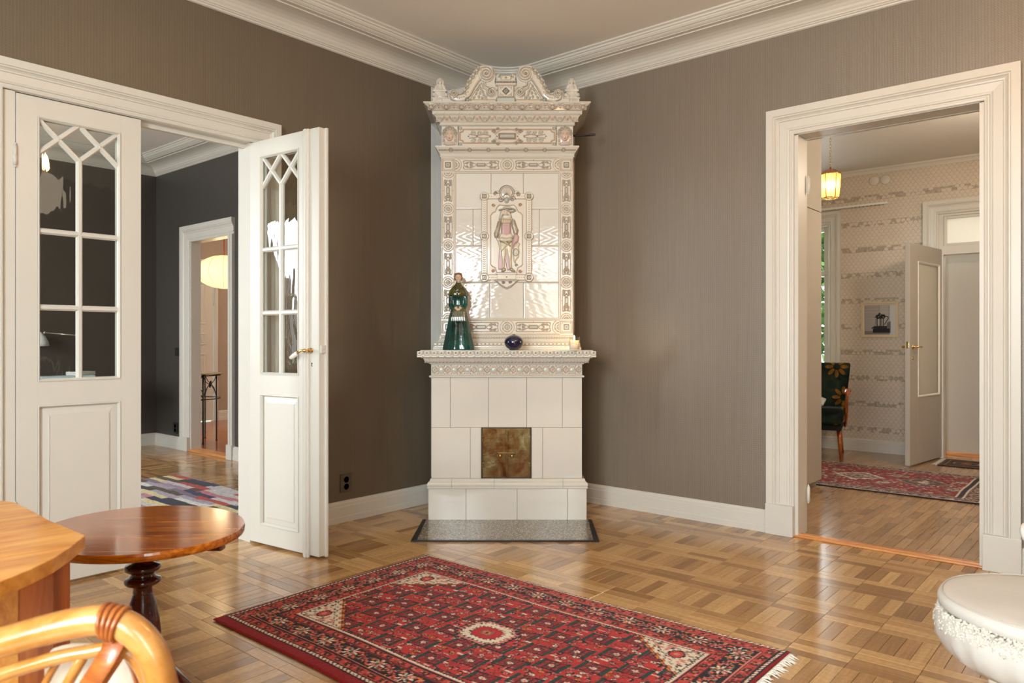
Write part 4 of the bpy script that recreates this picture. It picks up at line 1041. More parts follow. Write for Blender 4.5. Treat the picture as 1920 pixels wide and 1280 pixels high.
for e, s in ((uc-hu, -1), (uc+hu, 1)):
    for k in range(5):
        za = zA+(zD-zA)*k/5; zb_ = zA+(zD-zA)*(k+1)/5
        for y0, y1 in ((yu+0.012, yu+0.2), (yu+0.2, yu+0.44)): MB().bbox(min(e, e-s*0.012), max(e, e-s*0.012), y0, y1, za+0.0006, zb_-0.0006, 0.002).build('tile', TILE, stove)

# ---- plaque with the standing cavalier
def plaque():
    W, Hh = 0.36, 0.665; r = Relief(W, Hh, 0.00125, IV)
    r.mask = np.zeros_like(r.X, bool)
    f0, f1, b0, b1 = -0.141, 0.141, 0.078, 0.590
    sil = np.full(r.X.shape, 1e9)
    def addrect(x0, x1, y0, y1, rad=0.0):
        nonlocal sil; d = np.maximum(np.maximum(x0-r.X, r.X-x1), np.maximum(y0-r.Y, r.Y-y1)); sil = np.minimum(sil, d-rad)
    def addc(cx, cy, R): 
        nonlocal sil; sil = np.minimum(sil, np.hypot(r.X-cx, r.Y-cy)-R)
    addrect(f0-0.018, f1+0.018, b0-0.018, b1+0.018)
    for cx in (f0, f1):
        for cy in (b0, (b0+b1)/2+0.004, b1): addc(cx, cy, 0.030)
    addc(0, 0.612, 0.052); addc(-0.062, 0.606, 0.022); addc(0.062, 0.606, 0.022); sil = np.minimum(sil, r.poly_sdf([(-0.09, 0.6), (-0.03, 0.63), (0.03, 0.63), (0.09, 0.6)]))
    sil = np.minimum(sil, r.poly_sdf([(-0.075, 0.062), (0.075, 0.062), (0.03, 0.022), (0, 0.006), (-0.03, 0.022)])-0.004)
    r.mask = sil < 0
    r.H += 0.012*np.sqrt(np.clip(1-np.clip(1+sil/0.006, 0, 1)**2, 0, 1))
    r.paint(np.clip(1-np.abs(sil+0.003)/0.0022, 0, 1), LI, 0.6)
    base = r.H.copy(); r.H[:] = 0
    # sunk field
    fld = [(-0.100, 0.16), (-0.100, 0.47), (-0.088, 0.485), (-0.072, 0.492), (-0.06, 0.52), (-0.045, 0.535), (0, 0.53), (0.045, 0.535), (0.06, 0.52), (0.072, 0.492), (0.088, 0.485), (0.100, 0.47), (0.100, 0.16), (0.09, 0.148), (0.072, 0.14), (0.062, 0.108), (-0.062, 0.108), (-0.072, 0.14), (-0.09, 0.148)]
    pink = (0.66, 0.56, 0.45); r.rect(-0.112, 0.112, 0.098, 0.552, None, pink, 0.8)
    d = r.poly_sdf(fld); sunk = d < 0; r.paint(np.clip(-d/0.001, 0, 1), (0.70, 0.645, 0.55)); r.stroke(fld+[fld[0]], 0.0022, 0.004, LI, a=0.55)
    # frame strips with chain
    for s in (-1, 1):
        x = s*0.141 if s > 0 else -0.141
        r.rect(x-0.016, x+0.016, 0.10, 0.57, 0.004, (0.70, 0.63, 0.52)); r.stroke([(x-0.016, 0.1), (x-0.016, 0.57)], 0.0016, 0.006, LI, a=0.6); r.stroke([(x+0.016, 0.1), (x+0.016, 0.57)], 0.0016, 0.006, LI, a=0.6)
        for k in range(34):
            y = 0.106+k*0.0138; r.stroke([(x-0.008, y+0.004), (x, y-0.002), (x+0.008, y+0.004)], 0.0014, 0.0062, LI, a=0.5)
    for y in (b0, b1):
        r.rect(-0.12, 0.12, y-0.016, y+0.016, 0.004, (0.70, 0.63, 0.52))
        for q in (-0.016, 0.016): r.stroke([(-0.12, y+q), (0.12, y+q)], 0.0016, 0.006, LI, a=0.6)
        for k in range(-8, 9):
            if abs(k) > 2: r.circ(k*0.0135, y, 0.0042, 0.0062, PK, a=0.5)
    for cx in (f0, f1):
        for cy in (b0, (b0+b1)/2+0.004, b1):
            r.circ(cx, cy, 0.027, 0.005, (0.70, 0.62, 0.50), 'flat', 0.7); r.ring(cx, cy, 0.026, 0.0018, 0.007, LI, 0.6)
            r.rect(cx-0.0115, cx+0.0115, cy-0.0115, cy+0.0115, 0.009, GG, 0.8); r.frame(cx-0.0115, cx+0.0115, cy-0.0115, cy+0.0115, 0.0022, 0.0105, BR, 0.95)
            for s in (-1, 1): r.stroke([(cx-0.006, cy-s*0.006), (cx+0.006, cy+s*0.006)], 0.0013, 0.010, BR, a=0.9)
    for sx in (-1, 1):
        r.spiral(sx*0.085, 0.535, 0.011, 1.4, 0.0022, 0.006, hand=sx, col=(0.42, 0.2, 0.1), a=0.7); r.spiral(sx*0.085, 0.118, 0.011, 1.4, 0.0022, 0.006, hand=-sx, col=(0.42, 0.2, 0.1), a=0.7)
        r.spiral(sx*0.072, 0.606, 0.014, 1.4, 0.003, 0.009, hand=-sx, col=LI, a=0.7); r.spiral(sx*0.038, 0.572, 0.018, 1.3, 0.003, 0.009, hand=sx, col=LI, a=0.6)
        r.spiral(sx*0.022, 0.048, 0.010, 1.4, 0.0024, 0.008, hand=sx, col=BR, a=0.7); r.stroke([(sx*0.07, 0.060), (sx*0.035, 0.03), (0, 0.012)], 0.002, 0.006, LI, a=0.6)
    # shell
    r.circ(0, 0.612, 0.040, 0.008, (0.60, 0.55, 0.46), a=0.7); r.ring(0, 0.612, 0.047, 0.0024, 0.009, LI, 0.6); r.ring(0, 0.612, 0.037, 0.0018, 0.009, LI, 0.5)
    for k in range(11): 
        t = -0.25+(PI+0.5)*k/10; r.stroke([(0, 0.596), (0.034*math.cos(t), 0.610+0.034*math.sin(t))], 0.0015, None, LI, a=0.6)
    r.stroke([(-0.02, 0.59), (-0.01, 0.60), (0, 0.606), (0.01, 0.60), (0.02, 0.59)], 0.003, 0.011, LI, a=0.5)
    r.ell(0, 0.566, 0.014, 0.020, 0.012, GG, a=0.8); r.ell(0, 0.566, 0.017, 0.023, 0.006, None); r.circ(0, 0.53, 0.006, 0.006)
    # pedestal
    r.rect(-0.058, 0.058, 0.066, 0.104, 0.009, (0.70, 0.63, 0.53)); r.rect(-0.066, 0.066, 0.096, 0.108, 0.012, IV); r.rect(-0.07, 0.07, 0.056, 0.066, 0.011, IV)
    for y in (0.096, 0.108, 0.066, 0.056): r.stroke([(-0.064, y), (0.064, y)], 0.0012, None, LI, a=0.7)
    r.circ(0, 0.08, 0.0045, 0.011, BR, a=0.8)
    # cavalier (x, y): feet 0.115 .. hat 0.525
    MV = (0.50, 0.30, 0.30); HO = (0.66, 0.58, 0.42); BRN = (0.34, 0.25, 0.15); SL = (0.40, 0.34, 0.25); SK = (0.72, 0.60, 0.49)
    F = lambda pts: [(x, y) for x, y in pts]
    r.poly([(-0.052, 0.128), (-0.05, 0.20), (-0.046, 0.26), (-0.03, 0.28), (0.02, 0.28), (0.034, 0.24), (0.03, 0.17), (0.022, 0.125), (0.004, 0.122), (-0.012, 0.2), (-0.02, 0.125)], 0.007, MV, 0.008, 0.95)
    r.poly([(-0.04, 0.30), (0.035, 0.30), (0.036, 0.26), (0.004, 0.245), (-0.038, 0.265)], 0.014, HO, 0.012)
    r.poly([(-0.040, 0.285), (-0.002, 0.285), (-0.004, 0.22), (-0.012, 0.185), (-0.012, 0.130), (-0.024, 0.130), (-0.030, 0.185), (-0.038, 0.235)], 0.017, HO, 0.012)
    r.poly([(-0.004, 0.285), (0.034, 0.285), (0.034, 0.23), (0.030, 0.19), (0.034, 0.135), (0.022, 0.133), (0.012, 0.185), (0.004, 0.225)], 0.017, HO, 0.012)
    r.poly([(-0.026, 0.138), (-0.006, 0.136), (-0.004, 0.122), (-0.020, 0.112), (-0.034, 0.114), (-0.032, 0.122)], 0.012, BRN, 0.006); r.poly([(0.02, 0.140), (0.036, 0.136), (0.056, 0.118), (0.052, 0.112), (0.03, 0.116), (0.022, 0.124)], 0.012, BRN, 0.006)
    r.poly([(-0.044, 0.305), (-0.050, 0.335), (-0.036, 0.36), (-0.034, 0.42), (-0.044, 0.445), (-0.02, 0.462), (0.02, 0.462), (0.040, 0.448), (0.028, 0.42), (0.028, 0.36), (0.042, 0.335), (0.034, 0.305), (0, 0.298)], 0.018, HO, 0.015)
    r.poly([(-0.034, 0.35), (-0.036, 0.415), (0.028, 0.415), (0.027, 0.35), (0, 0.34)], 0.0195, MV, 0.014, 0.9); r.rect(-0.034, 0.027, 0.415, 0.447, 0.0195, BRN, 0.85)
    for k in range(5): r.ell(-0.026+k*0.0115, 0.43, 0.0035, 0.008, 0.022, (0.66, 0.50, 0.36), a=0.9)
    for k in range(9): r.circ(-0.042+k*0.0098, 0.326-0.005*math.cos((k-4)*0.5), 0.0075, 0.0195, SL, a=0.8)
    for s, pts in ((-1, [(-0.034, 0.448), (-0.056, 0.43), (-0.068, 0.385), (-0.080, 0.355), (-0.076, 0.33), (-0.062, 0.322), (-0.048, 0.345), (-0.040, 0.39)]), (1, [(0.032, 0.450), (0.052, 0.44), (0.064, 0.40), (0.076, 0.375), (0.070, 0.35), (0.050, 0.342), (0.042, 0.36), (0.032, 0.40)])):
        r.poly(pts, 0.020, SL, 0.014, 0.9)
        for k in range(4):
            x = pts[4][0]+(-s)*0.007*k; r.stroke([(x, pts[4][1]+0.03), (x+s*(-0.004), pts[4][1]+0.002)], 0.0014, None, BR, a=0.6)
            r.stroke([(s*0.045+s*k*0.004, 0.435-k*0.004), (s*0.055+s*k*0.003, 0.40-k*0.004)], 0.0014, None, BR, a=0.5)
    r.poly([(-0.066, 0.325), (-0.05, 0.33), (-0.042, 0.31), (-0.052, 0.30), (-0.060, 0.31)], 0.018, SK, 0.006); r.poly([(-0.060, 0.318), (-0.040, 0.33), (-0.036, 0.25), (-0.046, 0.262)], 0.012, HO, 0.008)
    r.poly([(0.046, 0.348), (0.066, 0.352), (0.078, 0.335), (0.074, 0.305), (0.05, 0.285), (0.036, 0.255), (0.034, 0.29)], 0.014, MV, 0.012, 0.9)
    r.poly([(0.044, 0.27), (0.07, 0.30), (0.086, 0.29), (0.076, 0.27), (0.082, 0.24), (0.076, 0.205), (0.058, 0.185), (0.056, 0.165), (0.046, 0.175), (0.040, 0.22)], 0.012, HO, 0.01)
    r.ell(0.058, 0.235, 0.015, 0.021, 0.016, (0.62, 0.60, 0.52), rot=-0.3); c_ = [(0.058+0.0165*math.cos(t)*1.0, 0.235+0.0225*math.sin(t)) for t in [k*PI/8 for k in range(17)]]; r.stroke(c_, 0.0017, 0.017, BR, a=0.85)
    r.spiral(0.060, 0.155, 0.010, 1.2, 0.002, 0.008, col=LI, a=0.7)
    r.stroke([(-0.034, 0.240), (0.012, 0.292)], 0.0034, 0.025, (0.72, 0.66, 0.52)); r.stroke([(0.002, 0.302), (0.022, 0.275)], 0.003, 0.026, BRN, a=0.8); r.stroke([(0.012, 0.288), (0.030, 0.305)], 0.003, 0.027, (0.42, 0.3, 0.18)); r.circ(0.002, 0.303, 0.0042, 0.028, BRN); r.circ(0.022, 0.275, 0.0042, 0.028, BRN)
    r.stroke([(-0.036, 0.238), (0.010, 0.296)], 0.0009, None, BR, a=0.7); r.stroke([(-0.044, 0.31), (0.0, 0.285)], 0.0016, 0.021, LI, a=0.7)
    # head, hair, hat
    r.poly([(-0.050, 0.440), (-0.040, 0.49), (-0.026, 0.51), (0.014, 0.51), (0.024, 0.49), (0.034, 0.455), (0.018, 0.452), (0.012, 0.47), (-0.024, 0.47), (-0.03, 0.45)], 0.014, (0.50, 0.43, 0.33), 0.008, 0.9)
    r.poly([(-0.03, 0.455), (0.0, 0.448), (0.026, 0.456), (0.014, 0.47), (-0.02, 0.47)], 0.020, (0.72, 0.68, 0.6), 0.008)
    r.ell(-0.007, 0.486, 0.0155, 0.0215, 0.024, SK); r.circ(-0.013, 0.490, 0.0018, None, BR, a=0.8); r.circ(0.000, 0.490, 0.0018, None, BR, a=0.8); r.stroke([(-0.0075, 0.490), (-0.0085, 0.481), (-0.005, 0.480)], 0.0012, None, LI, a=0.8); r.stroke([(-0.012, 0.4745), (-0.003, 0.4745)], 0.0013, None, (0.45, 0.16, 0.12), a=0.8)
    r.poly([(-0.048, 0.497), (-0.050, 0.507), (-0.030, 0.513), (0.0, 0.508), (0.030, 0.496), (0.052, 0.500), (0.046, 0.487), (0.02, 0.484), (-0.01, 0.503)], 0.027, (0.46, 0.41, 0.32), 0.006); r.poly([(-0.03, 0.508), (-0.018, 0.524), (0.004, 0.529), (0.026, 0.522), (0.034, 0.504), (0, 0.507)], 0.026, (0.56, 0.50, 0.39), 0.01)
    r.stroke([(0.02, 0.512), (0.038, 0.512), (0.052, 0.506), (0.054, 0.498)], 0.0045, 0.028, (0.60, 0.55, 0.45))
    r.H = base+r.H; r.glaze(amt=520, rad=2, lim=0.62); return r
link_mesh('portrait_plaque', plaque().mesh('portrait_plaque', 0.01), TILE_R, stove, (uc-0.0035, yf-0.002, 1.4195))

# ---- entablature
E1 = [(-0.03, 2.255), (0.004, 2.256), (0.007, 2.262), (0.004, 2.268), (0.006, 2.276), (0.010, 2.283), (0.013, 2.286), (0.030, 2.311), (0.034, 2.313), (0.034, 2.322), (0.026, 2.325), (-0.03, 2.325)]
umould(E1, 'moulding')
r = braid(0.865, 0.030, 0.0125)
for k in range(-3, 4): r.circ(k*0.118, 0.016, 0.012, 0.004, GG, a=0.5); r.ring(k*0.118, 0.016, 0.011, 0.002, 0.005, LI, 0.6)
r.glaze(amt=500); band(r, 'braid_band', yu-0.0135, 2.2855, tilt=math.atan2(0.017, 0.025), xoff=uc)
def frieze():
    w, h = 2*hu-0.004-2*0.108, 0.1295; r = Relief(w, h, 0.00125, IV); cy = h/2; a = w/2
    r.frame(-a+0.003, a-0.003, 0.003, h-0.003, 0.002, 0.002)
    for s in (-1, 1):
        for t in (-1, 1): r.circ(s*(a-0.012), cy+t*0.049, 0.0085, 0.006, GG, a=0.8); r.ring(s*(a-0.012), cy+t*0.049, 0.0095, 0.0016, 0.004, LI, 0.6)
    q = 0.044
    pts = [(-a+0.03, cy-q), (a-0.03, cy-q), (a-0.026, cy-q+0.014), (a-0.008, cy-q+0.02), (a-0.008, cy+q-0.02), (a-0.026, cy+q-0.014), (a-0.03, cy+q), (-a+0.03, cy+q), (-a+0.026, cy+q-0.014), (-a+0.008, cy+q-0.02), (-a+0.008, cy-q+0.02), (-a+0.026, cy-q+0.014), (-a+0.03, cy-q)]
    r.stroke(pts, 0.0034, 0.005, (0.48, 0.26, 0.11), a=0.75); r.stroke([(x*0.985, cy+(y-cy)*0.9) for x, y in pts], 0.0013, 0.002, LI, a=0.5)
    r.rect(-0.048, 0.048, cy-0.0125, cy+0.0125, 0.009, (0.42, 0.46, 0.40)); r.frame(-0.048, 0.048, cy-0.0125, cy+0.0125, 0.0028, 0.011, BR, 0.8); r.frame(-0.056, 0.056, cy-0.020, cy+0.020, 0.0022, 0.005, PK, 0.8)
    r.rect(-0.038, 0.038, cy-0.004, cy+0.004, 0.012, (0.48, 0.52, 0.46))
    for s in (-1, 1):
        for t in (-1, 1):
            r.spiral(s*0.083, cy+t*0.030, 0.014, 1.5, 0.0028, 0.007, start=PI/2*(1-s), hand=s*t, col=LI, a=0.6)
            r.spiral(s*0.060, cy+t*0.046, 0.010, 1.2, 0.0026, 0.006, start=0, hand=-s*t, col=LI, a=0.6)
            r.stroke([(s*0.074, cy+t*0.012), (s*0.062, cy+t*0.028), (s*0.04, cy+t*0.04), (0, cy+t*0.047)], 0.003, 0.006, PK, a=0.6)
            for cxx, rr_ in ((0.135, 0.017), (0.172, 0.015), (0.212, 0.016)):
                r.spiral(s*cxx, cy+t*0.020, rr_, 1.35, 0.0034, 0.007, start=PI/2*(1-s)+0.5, hand=s*t, col=(0.55, 0.50, 0.40), a=0.8)
                r.ell(s*(cxx+0.004), cy+t*0.032, 0.010, 0.0055, 0.007, (0.56, 0.52, 0.42), rot=s*t*0.5, a=0.7)
            r.stroke([(s*0.105, cy+t*0.004), (s*0.15, cy+t*0.012), (s*0.19, cy+t*0.004), (s*0.24, cy+t*0.012)], 0.0022, 0.005, LI, a=0.5)
        r.circ(s*0.108, cy, 0.005, 0.008, (0.48, 0.2, 0.1)); r.circ(s*0.19, cy, 0.005, 0.008, BR, a=0.8); r.circ(s*0.245, cy, 0.004, 0.006, BR, a=0.8); r.circ(s*0.066, cy, 0.004, 0.008, (0.48, 0.2, 0.1))
    r.glaze(amt=520, lim=0.7); return r
link_mesh('scroll_frieze', frieze().mesh('scroll_frieze', 0.012), TILE_R, stove, (uc, yu, 2.325))
def mask_tile():
    w, h = 0.106, 0.1295; r = Relief(w, h, 0.00125, IV)
    SKN = (0.66, 0.50, 0.40); GRN = (0.44, 0.42, 0.33); MVE = (0.50, 0.36, 0.33)
    r.ell(0, 0.066, 0.044, 0.056, 0.010, (0.60, 0.54, 0.44))
    for k in range(7): 
        t = PI*k/6; r.circ(0.036*math.cos(t), 0.082+0.034*math.sin(t), 0.0125, 0.020, GRN, a=0.75); r.spiral(0.036*math.cos(t), 0.082+0.034*math.sin(t), 0.008, 1.1, 0.0018, 0.022, col=LI, a=0.7)
    for s in (-1, 1):
        for k in range(4): r.ell(s*0.036, 0.062-k*0.014, 0.0085, 0.0095, 0.014, (0.62, 0.54, 0.44) if k % 2 else MVE, a=0.8)
    r.ell(0, 0.016, 0.034, 0.012, 0.013, MVE, a=0.8); r.ell(0, 0.027, 0.022, 0.009, 0.016, (0.62, 0.50, 0.44), a=0.7)
    r.ell(0, 0.067, 0.0265, 0.0365, 0.030, SKN); r.ell(0, 0.066, 0.004, 0.012, 0.036, None); r.ell(0, 0.0585, 0.007, 0.004, 0.035, None)
    for s in (-1, 1): r.ell(s*0.0105, 0.0725, 0.0055, 0.0026, None, BR, a=0.6); r.stroke([(s*0.004, 0.079), (s*0.010, 0.0815), (s*0.017, 0.079)], 0.0016, None, LI, a=0.6); r.ell(s*0.014, 0.058, 0.007, 0.007, 0.0295, None)
    r.ell(0, 0.0475, 0.0085, 0.0032, 0.032, (0.52, 0.24, 0.2)); r.ell(0, 0.037, 0.010, 0.007, 0.030, None)
    r.frame(-w/2+0.002, w/2-0.002, 0.002, h-0.002, 0.0015, 0.002, LI, 0.3); r.H *= 0.85; r.glaze(amt=380, lim=0.65); return r
mm_ = mask_tile().mesh('face_tile', 0.012)
for s in (-1, 1): link_mesh('face_tile', mm_, TILE_R, stove, (uc+s*(hu-0.054), yu, 2.325))
E2 = [(-0.03, 2.454), (0.006, 2.456), (0.010, 2.462), (0.006, 2.468), (0.008, 2.474), (0.012, 2.476), (0.038, 2.509), (0.042, 2.511), (0.044, 2.514), (0.050, 2.514), (0.050, 2.535), (0.058, 2.537), (0.096, 2.569), (0.100, 2.571), (0.100, 2.578), (0.092, 2.581), (-0.03, 2.581)]
umould(E2, 'cornice_moulding')
r = Relief(0.895, 0.041, 0.0014, IV); p = 0.0945
for k in range(-5, 6):
    x = k*p
    r.ell(x, 0.030, 0.013, 0.020, 0.006, (0.64, 0.55, 0.45)); r.ell(x, 0.024, 0.004, 0.010, 0.008, PK)
    for s in (-1, 1): r.stroke([(x+s*0.014, 0.039), (x+s*0.022, 0.024), (x+s*0.034, 0.008), (x+s*0.044, 0.004)], 0.003, 0.005, PK, a=0.4); r.stroke([(x+s*0.018, 0.039), (x+s*0.026, 0.022), (x+s*0.038, 0.012)], 0.0012, None, BR, a=0.8)
    x = (k+0.5)*p
    for t in (-0.9, -0.45, 0, 0.45, 0.9): r.stroke([(x, 0.004), (x+0.022*math.sin(t), 0.006+0.024*math.cos(t))], 0.003, 0.0055, (0.60, 0.54, 0.43), a=0.6)
r.glaze(amt=560); band(r, 'leaf_band', yu-0.0130, 2.4755, tilt=math.atan2(0.026, 0.033), xoff=uc)
r = Relief(0.99, 0.051, 0.0014, IV); p = 0.0945
for k in range(-6, 7):
    x = k*p
    r.circ(x, 0.020, 0.013, 0.008, (0.54, 0.46, 0.36), a=0.8); r.circ(x, 0.006, 0.0055, None, BR, a=0.9); r.ring(x, 0.020, 0.0145, 0.002, 0.006, LI, 0.6)
    for s in (-1, 1): r.stroke([(x+s*0.014, 0.010), (x+s*0.018, 0.030), (x+s*0.030, 0.042), (x+s*0.047, 0.034)], 0.004, 0.006, PK, a=0.5); r.stroke([(x+s*0.020, 0.012), (x+s*0.030, 0.028), (x+s*0.046, 0.024)], 0.0028, 0.005, PK, a=0.4)
    r.stroke([(x+p/2-0.010, 0.046), (x+p/2, 0.036), (x+p/2+0.010, 0.046)], 0.003, 0.006, GG, a=0.6); r.circ(x+p/2, 0.016, 0.003, 0.004, BR, a=0.8); r.ell(x, 0.042, 0.016, 0.006, 0.004, GG, a=0.4)
r.glaze(amt=560); band(r, 'shell_band', yu-0.059, 2.5375, tilt=math.atan2(0.038, 0.032), xoff=uc)
m = MB()
for k in range(-19, 20): m.bbox(uc+k*0.0236-0.0085, uc+k*0.0236+0.0085, yu-0.0575, yu-0.048, 2.516, 2.533, 0.001)
m.build('dentils', TILE_M, stove, kind='stuff')
MB().box(uc-hu-0.07, uc+hu+0.07, yu-0.07, 0.62, 2.57, 2.5805).build('cornice_top', TILE_M, stove)

# ---- pediment with scrolls
def pediment():
    W, Hh = 0.80, 0.245; r = Relief(W, Hh, 0.0014, IV)
    px = 4.66/1400
    U = lambda u: (u-948.5)*px
    Zv = lambda v: (189.5-v)*px
    sil = np.full(r.X.shape, 1e9)
    prof = [(840, 189.5), (840, 175), (842, 166), (850, 164), (858, 169), (864, 170), (870, 165), (876, 150), (883, 137), (893, 124), (903, 118.5), (914, 118), (923, 121), (927.5, 130), (929.5, 139), (928, 150), (931, 158), (931, 189.5)]
    P1 = [(U(u), Zv(v)) for u, v in prof]; P2 = [(-x, y) for x, y in P1]
    for P_ in (P1, P2): sil = np.minimum(sil, r.poly_sdf(P_))
    cen = [(930, 189.5), (930, 164), (929, 153), (931, 147), (930, 138), (936, 133), (941, 138), (955, 138), (960, 133), (967, 138), (966, 147), (968, 153), (967, 164), (967, 189.5)]
    sil = np.minimum(sil, r.poly_sdf([(U(u), Zv(v)) for u, v in cen])); sil = np.minimum(sil, np.maximum(np.abs(r.X)-0.40, r.Y-0.030))
    r.mask = sil < 0.0006
    r.H += 0.004*np.clip(-sil/0.004, 0, 1)
    for s in (-1, 1):
        S = lambda pts: [(s*U(u), Zv(v)) for u, v in pts]
        main = S([(848, 176), (857, 181), (867, 180), (876, 172), (884, 157), (892, 144), (900, 133), (909, 127.5)])
        r.stroke(main, 0.021, 0.010, None); r.stroke(main, 0.013, 0.006, (0.66, 0.58, 0.47), a=0.6)
        outl = S([(843, 172), (846, 183), (858, 187.5), (871, 186), (882, 176), (890, 161), (898, 149), (906, 141)])
        r.stroke(outl, 0.0035, 0.018, PK, a=0.5)
        inn = S([(853, 168), (860, 174), (868, 173), (876, 163), (884, 146), (893, 133), (903, 124)])
        r.stroke(inn, 0.0028, 0.018, LI, a=0.4)
        # beading and acanthus along the S
        for (u, v) in ((858, 180.5), (862, 181), (866, 180.3), (870, 178.5), (874, 175), (877.5, 170)): r.circ(s*U(u), Zv(v), 0.0026, 0.019, BR, a=0.8)
        for (u, v) in ((870, 170), (875, 160), (880, 150), (886, 141), (892, 133), (899, 126)):
            for q in (-1, 0, 1): r.ell(s*U(u+q*2.5), Zv(v+q*1.5), 0.007, 0.011, 0.020, (0.54, 0.48, 0.38), rot=-s*0.6, a=0.45); 
            r.stroke(S([(u-3, v+4), (u, v), (u+3, v+1)]), 0.0014, None, BR, a=0.7)
        # volutes
        cx, cy = s*U(912), Zv(136)
        r.circ(cx, cy, 0.050, 0.012, IV, 'flat', 0.3); r.spiral(cx, cy, 0.046, 2.3, 0.0062, 0.026, start=PI/2+s*0.5, hand=-s, col=(0.70, 0.62, 0.51), a=0.6); r.circ(cx, cy, 0.008, 0.026, (0.42, 0.26, 0.14), a=0.6)
        cx, cy = s*U(851), Zv(172); r.circ(cx, cy, 0.028, 0.010, None, 'flat'); r.spiral(cx, cy, 0.026, 2.0, 0.0042, 0.021, start=-PI/2, hand=s, col=(0.68, 0.60, 0.49), a=0.6); r.circ(cx, cy, 0.005, 0.02, LI, a=0.8)
        cx, cy = s*U(921.5), Zv(170); r.circ(cx, cy, 0.031, 0.010, None, 'flat'); r.spiral(cx, cy, 0.028, 2.0, 0.0046, 0.022, start=PI/2, hand=s, col=(0.68, 0.60, 0.49), a=0.6); r.circ(cx, cy, 0.005, 0.02, BR, a=0.8)
        r.stroke(S([(909, 151), (910, 157), (917, 160), (926, 161), (931, 166)]), 0.0055, 0.019, IV); r.stroke(S([(906, 152), (907, 160), (914, 163.5), (919, 164)]), 0.0016, None, LI, a=0.7)
        # garland leaves in the spandrel
        sp = S([(881, 184), (892, 166), (903, 152), (906, 162), (913, 166), (913, 184)]); r.poly(sp, None, (0.68, 0.63, 0.53)); r.stroke(sp+[sp[0]], 0.0018, 0.008, LI, a=0.6)
        for (u, v, a_) in ((899, 158, 0), (902, 163, 0.6), (896, 165, -0.6), (905, 168, 0.9), (893, 172, -0.5), (900, 171, 0), (907, 174, 0.8), (889, 179, -0.9), (898, 178, 0.3), (904, 180, 0.5), (910, 179, 1)):
            r.ell(s*U(u), Zv(v), 0.0075, 0.0115, 0.013, (0.47, 0.46, 0.36), rot=s*a_, a=0.75); r.stroke(S([(u-1, v+3), (u+1, v-3)]), 0.0012, None, BR, a=0.6)
        r.circ(s*U(876), Zv(183.5), 0.0115, 0.012, GG, a=0.8); r.ring(s*U(876), Zv(183.5), 0.0125, 0.002, 0.010, LI, 0.7)
        r.rect(min(s*U(884), s*U(929)), max(s*U(884), s*U(929)), 0.004, 0.019, 0.006, (0.66, 0.54, 0.38)); r.frame(min(s*U(883), s*U(930)), max(s*U(883), s*U(930)), 0.003, 0.020, 0.0016, 0.008, LI, 0.7)
        # little beasts on the centre block
        r.circ(s*0.024, Zv(141.5), 0.012, 0.022, (0.62, 0.55, 0.44), a=0.7); r.circ(s*0.027, Zv(142), 0.0035, 0.026, BR, a=0.8); r.ell(s*0.042, Zv(139), 0.006, 0.013, 0.018, None, rot=s*0.4)
    r.rect(-0.056, 0.056, 0.0, 0.030, 0.014, (0.50, 0.52, 0.45)); r.frame(-0.056, 0.056, 0.001, 0.030, 0.002, 0.017, LI, 0.8)
    r.rect(-0.050, 0.050, 0.032, 0.104, 0.018, IV); r.frame(-0.048, 0.048, 0.036, 0.102, 0.0024, 0.022, PK, 0.7)
    q = 0.020; c = 0.069
    r.stroke([(-q, c), (0, c+q), (q, c), (0, c-q), (-q, c)], 0.0034, 0.026, BR, a=0.85); r.poly([(-q+0.003, c), (0, c+q-0.003), (q-0.003, c), (0, c-q+0.003)], 0.024, GG); r.stroke([(-0.008, c), (0.008, c)], 0.0015, 0.027, BR); r.stroke([(0, c-0.008), (0, c+0.008)], 0.0015, 0.027, BR)
    for s in (-1, 1):
        for t in (-1, 1): r.circ(s*0.036, c+t*0.025, 0.003, 0.022, BR, a=0.8); r.stroke([(s*0.014, c+t*0.026), (s*0.026, c+t*0.024), (s*0.036, c+t*0.012)], 0.0018, 0.021, LI, a=0.6)
    r.rect(-0.064, 0.064, 0.104, 0.118, 0.026, (0.66, 0.59, 0.48)); r.rect(-0.060, 0.060, 0.130, 0.140, 0.022, IV)
    for k in range(-6, 7): r.circ(k*0.0095, 0.124, 0.0042, 0.028, BR if k % 2 else PK, a=0.6)
    r.rect(-0.030, 0.030, 0.140, 0.168, 0.018, (0.66, 0.60, 0.48)); r.ell(0, 0.152, 0.012, 0.010, 0.026, OC, a=0.6); r.circ(0, 0.152, 0.003, 0.03, BR)
    r.H *= 1.15; r.glaze(amt=360, rad=2, lim=0.6); return r
pz = 2.5805; py_ = yu-0.058
pxo = (948.5-960)/1400*4.66-R0
link_mesh('pediment', pediment().mesh('pediment', 0.045), TILE_R, stove, (pxo, py_, pz))
MB().box(pxo-0.40, pxo+0.40, py_+0.04, py_+0.10, pz, pz+0.03).build('pediment_base', TILE_M, stove)
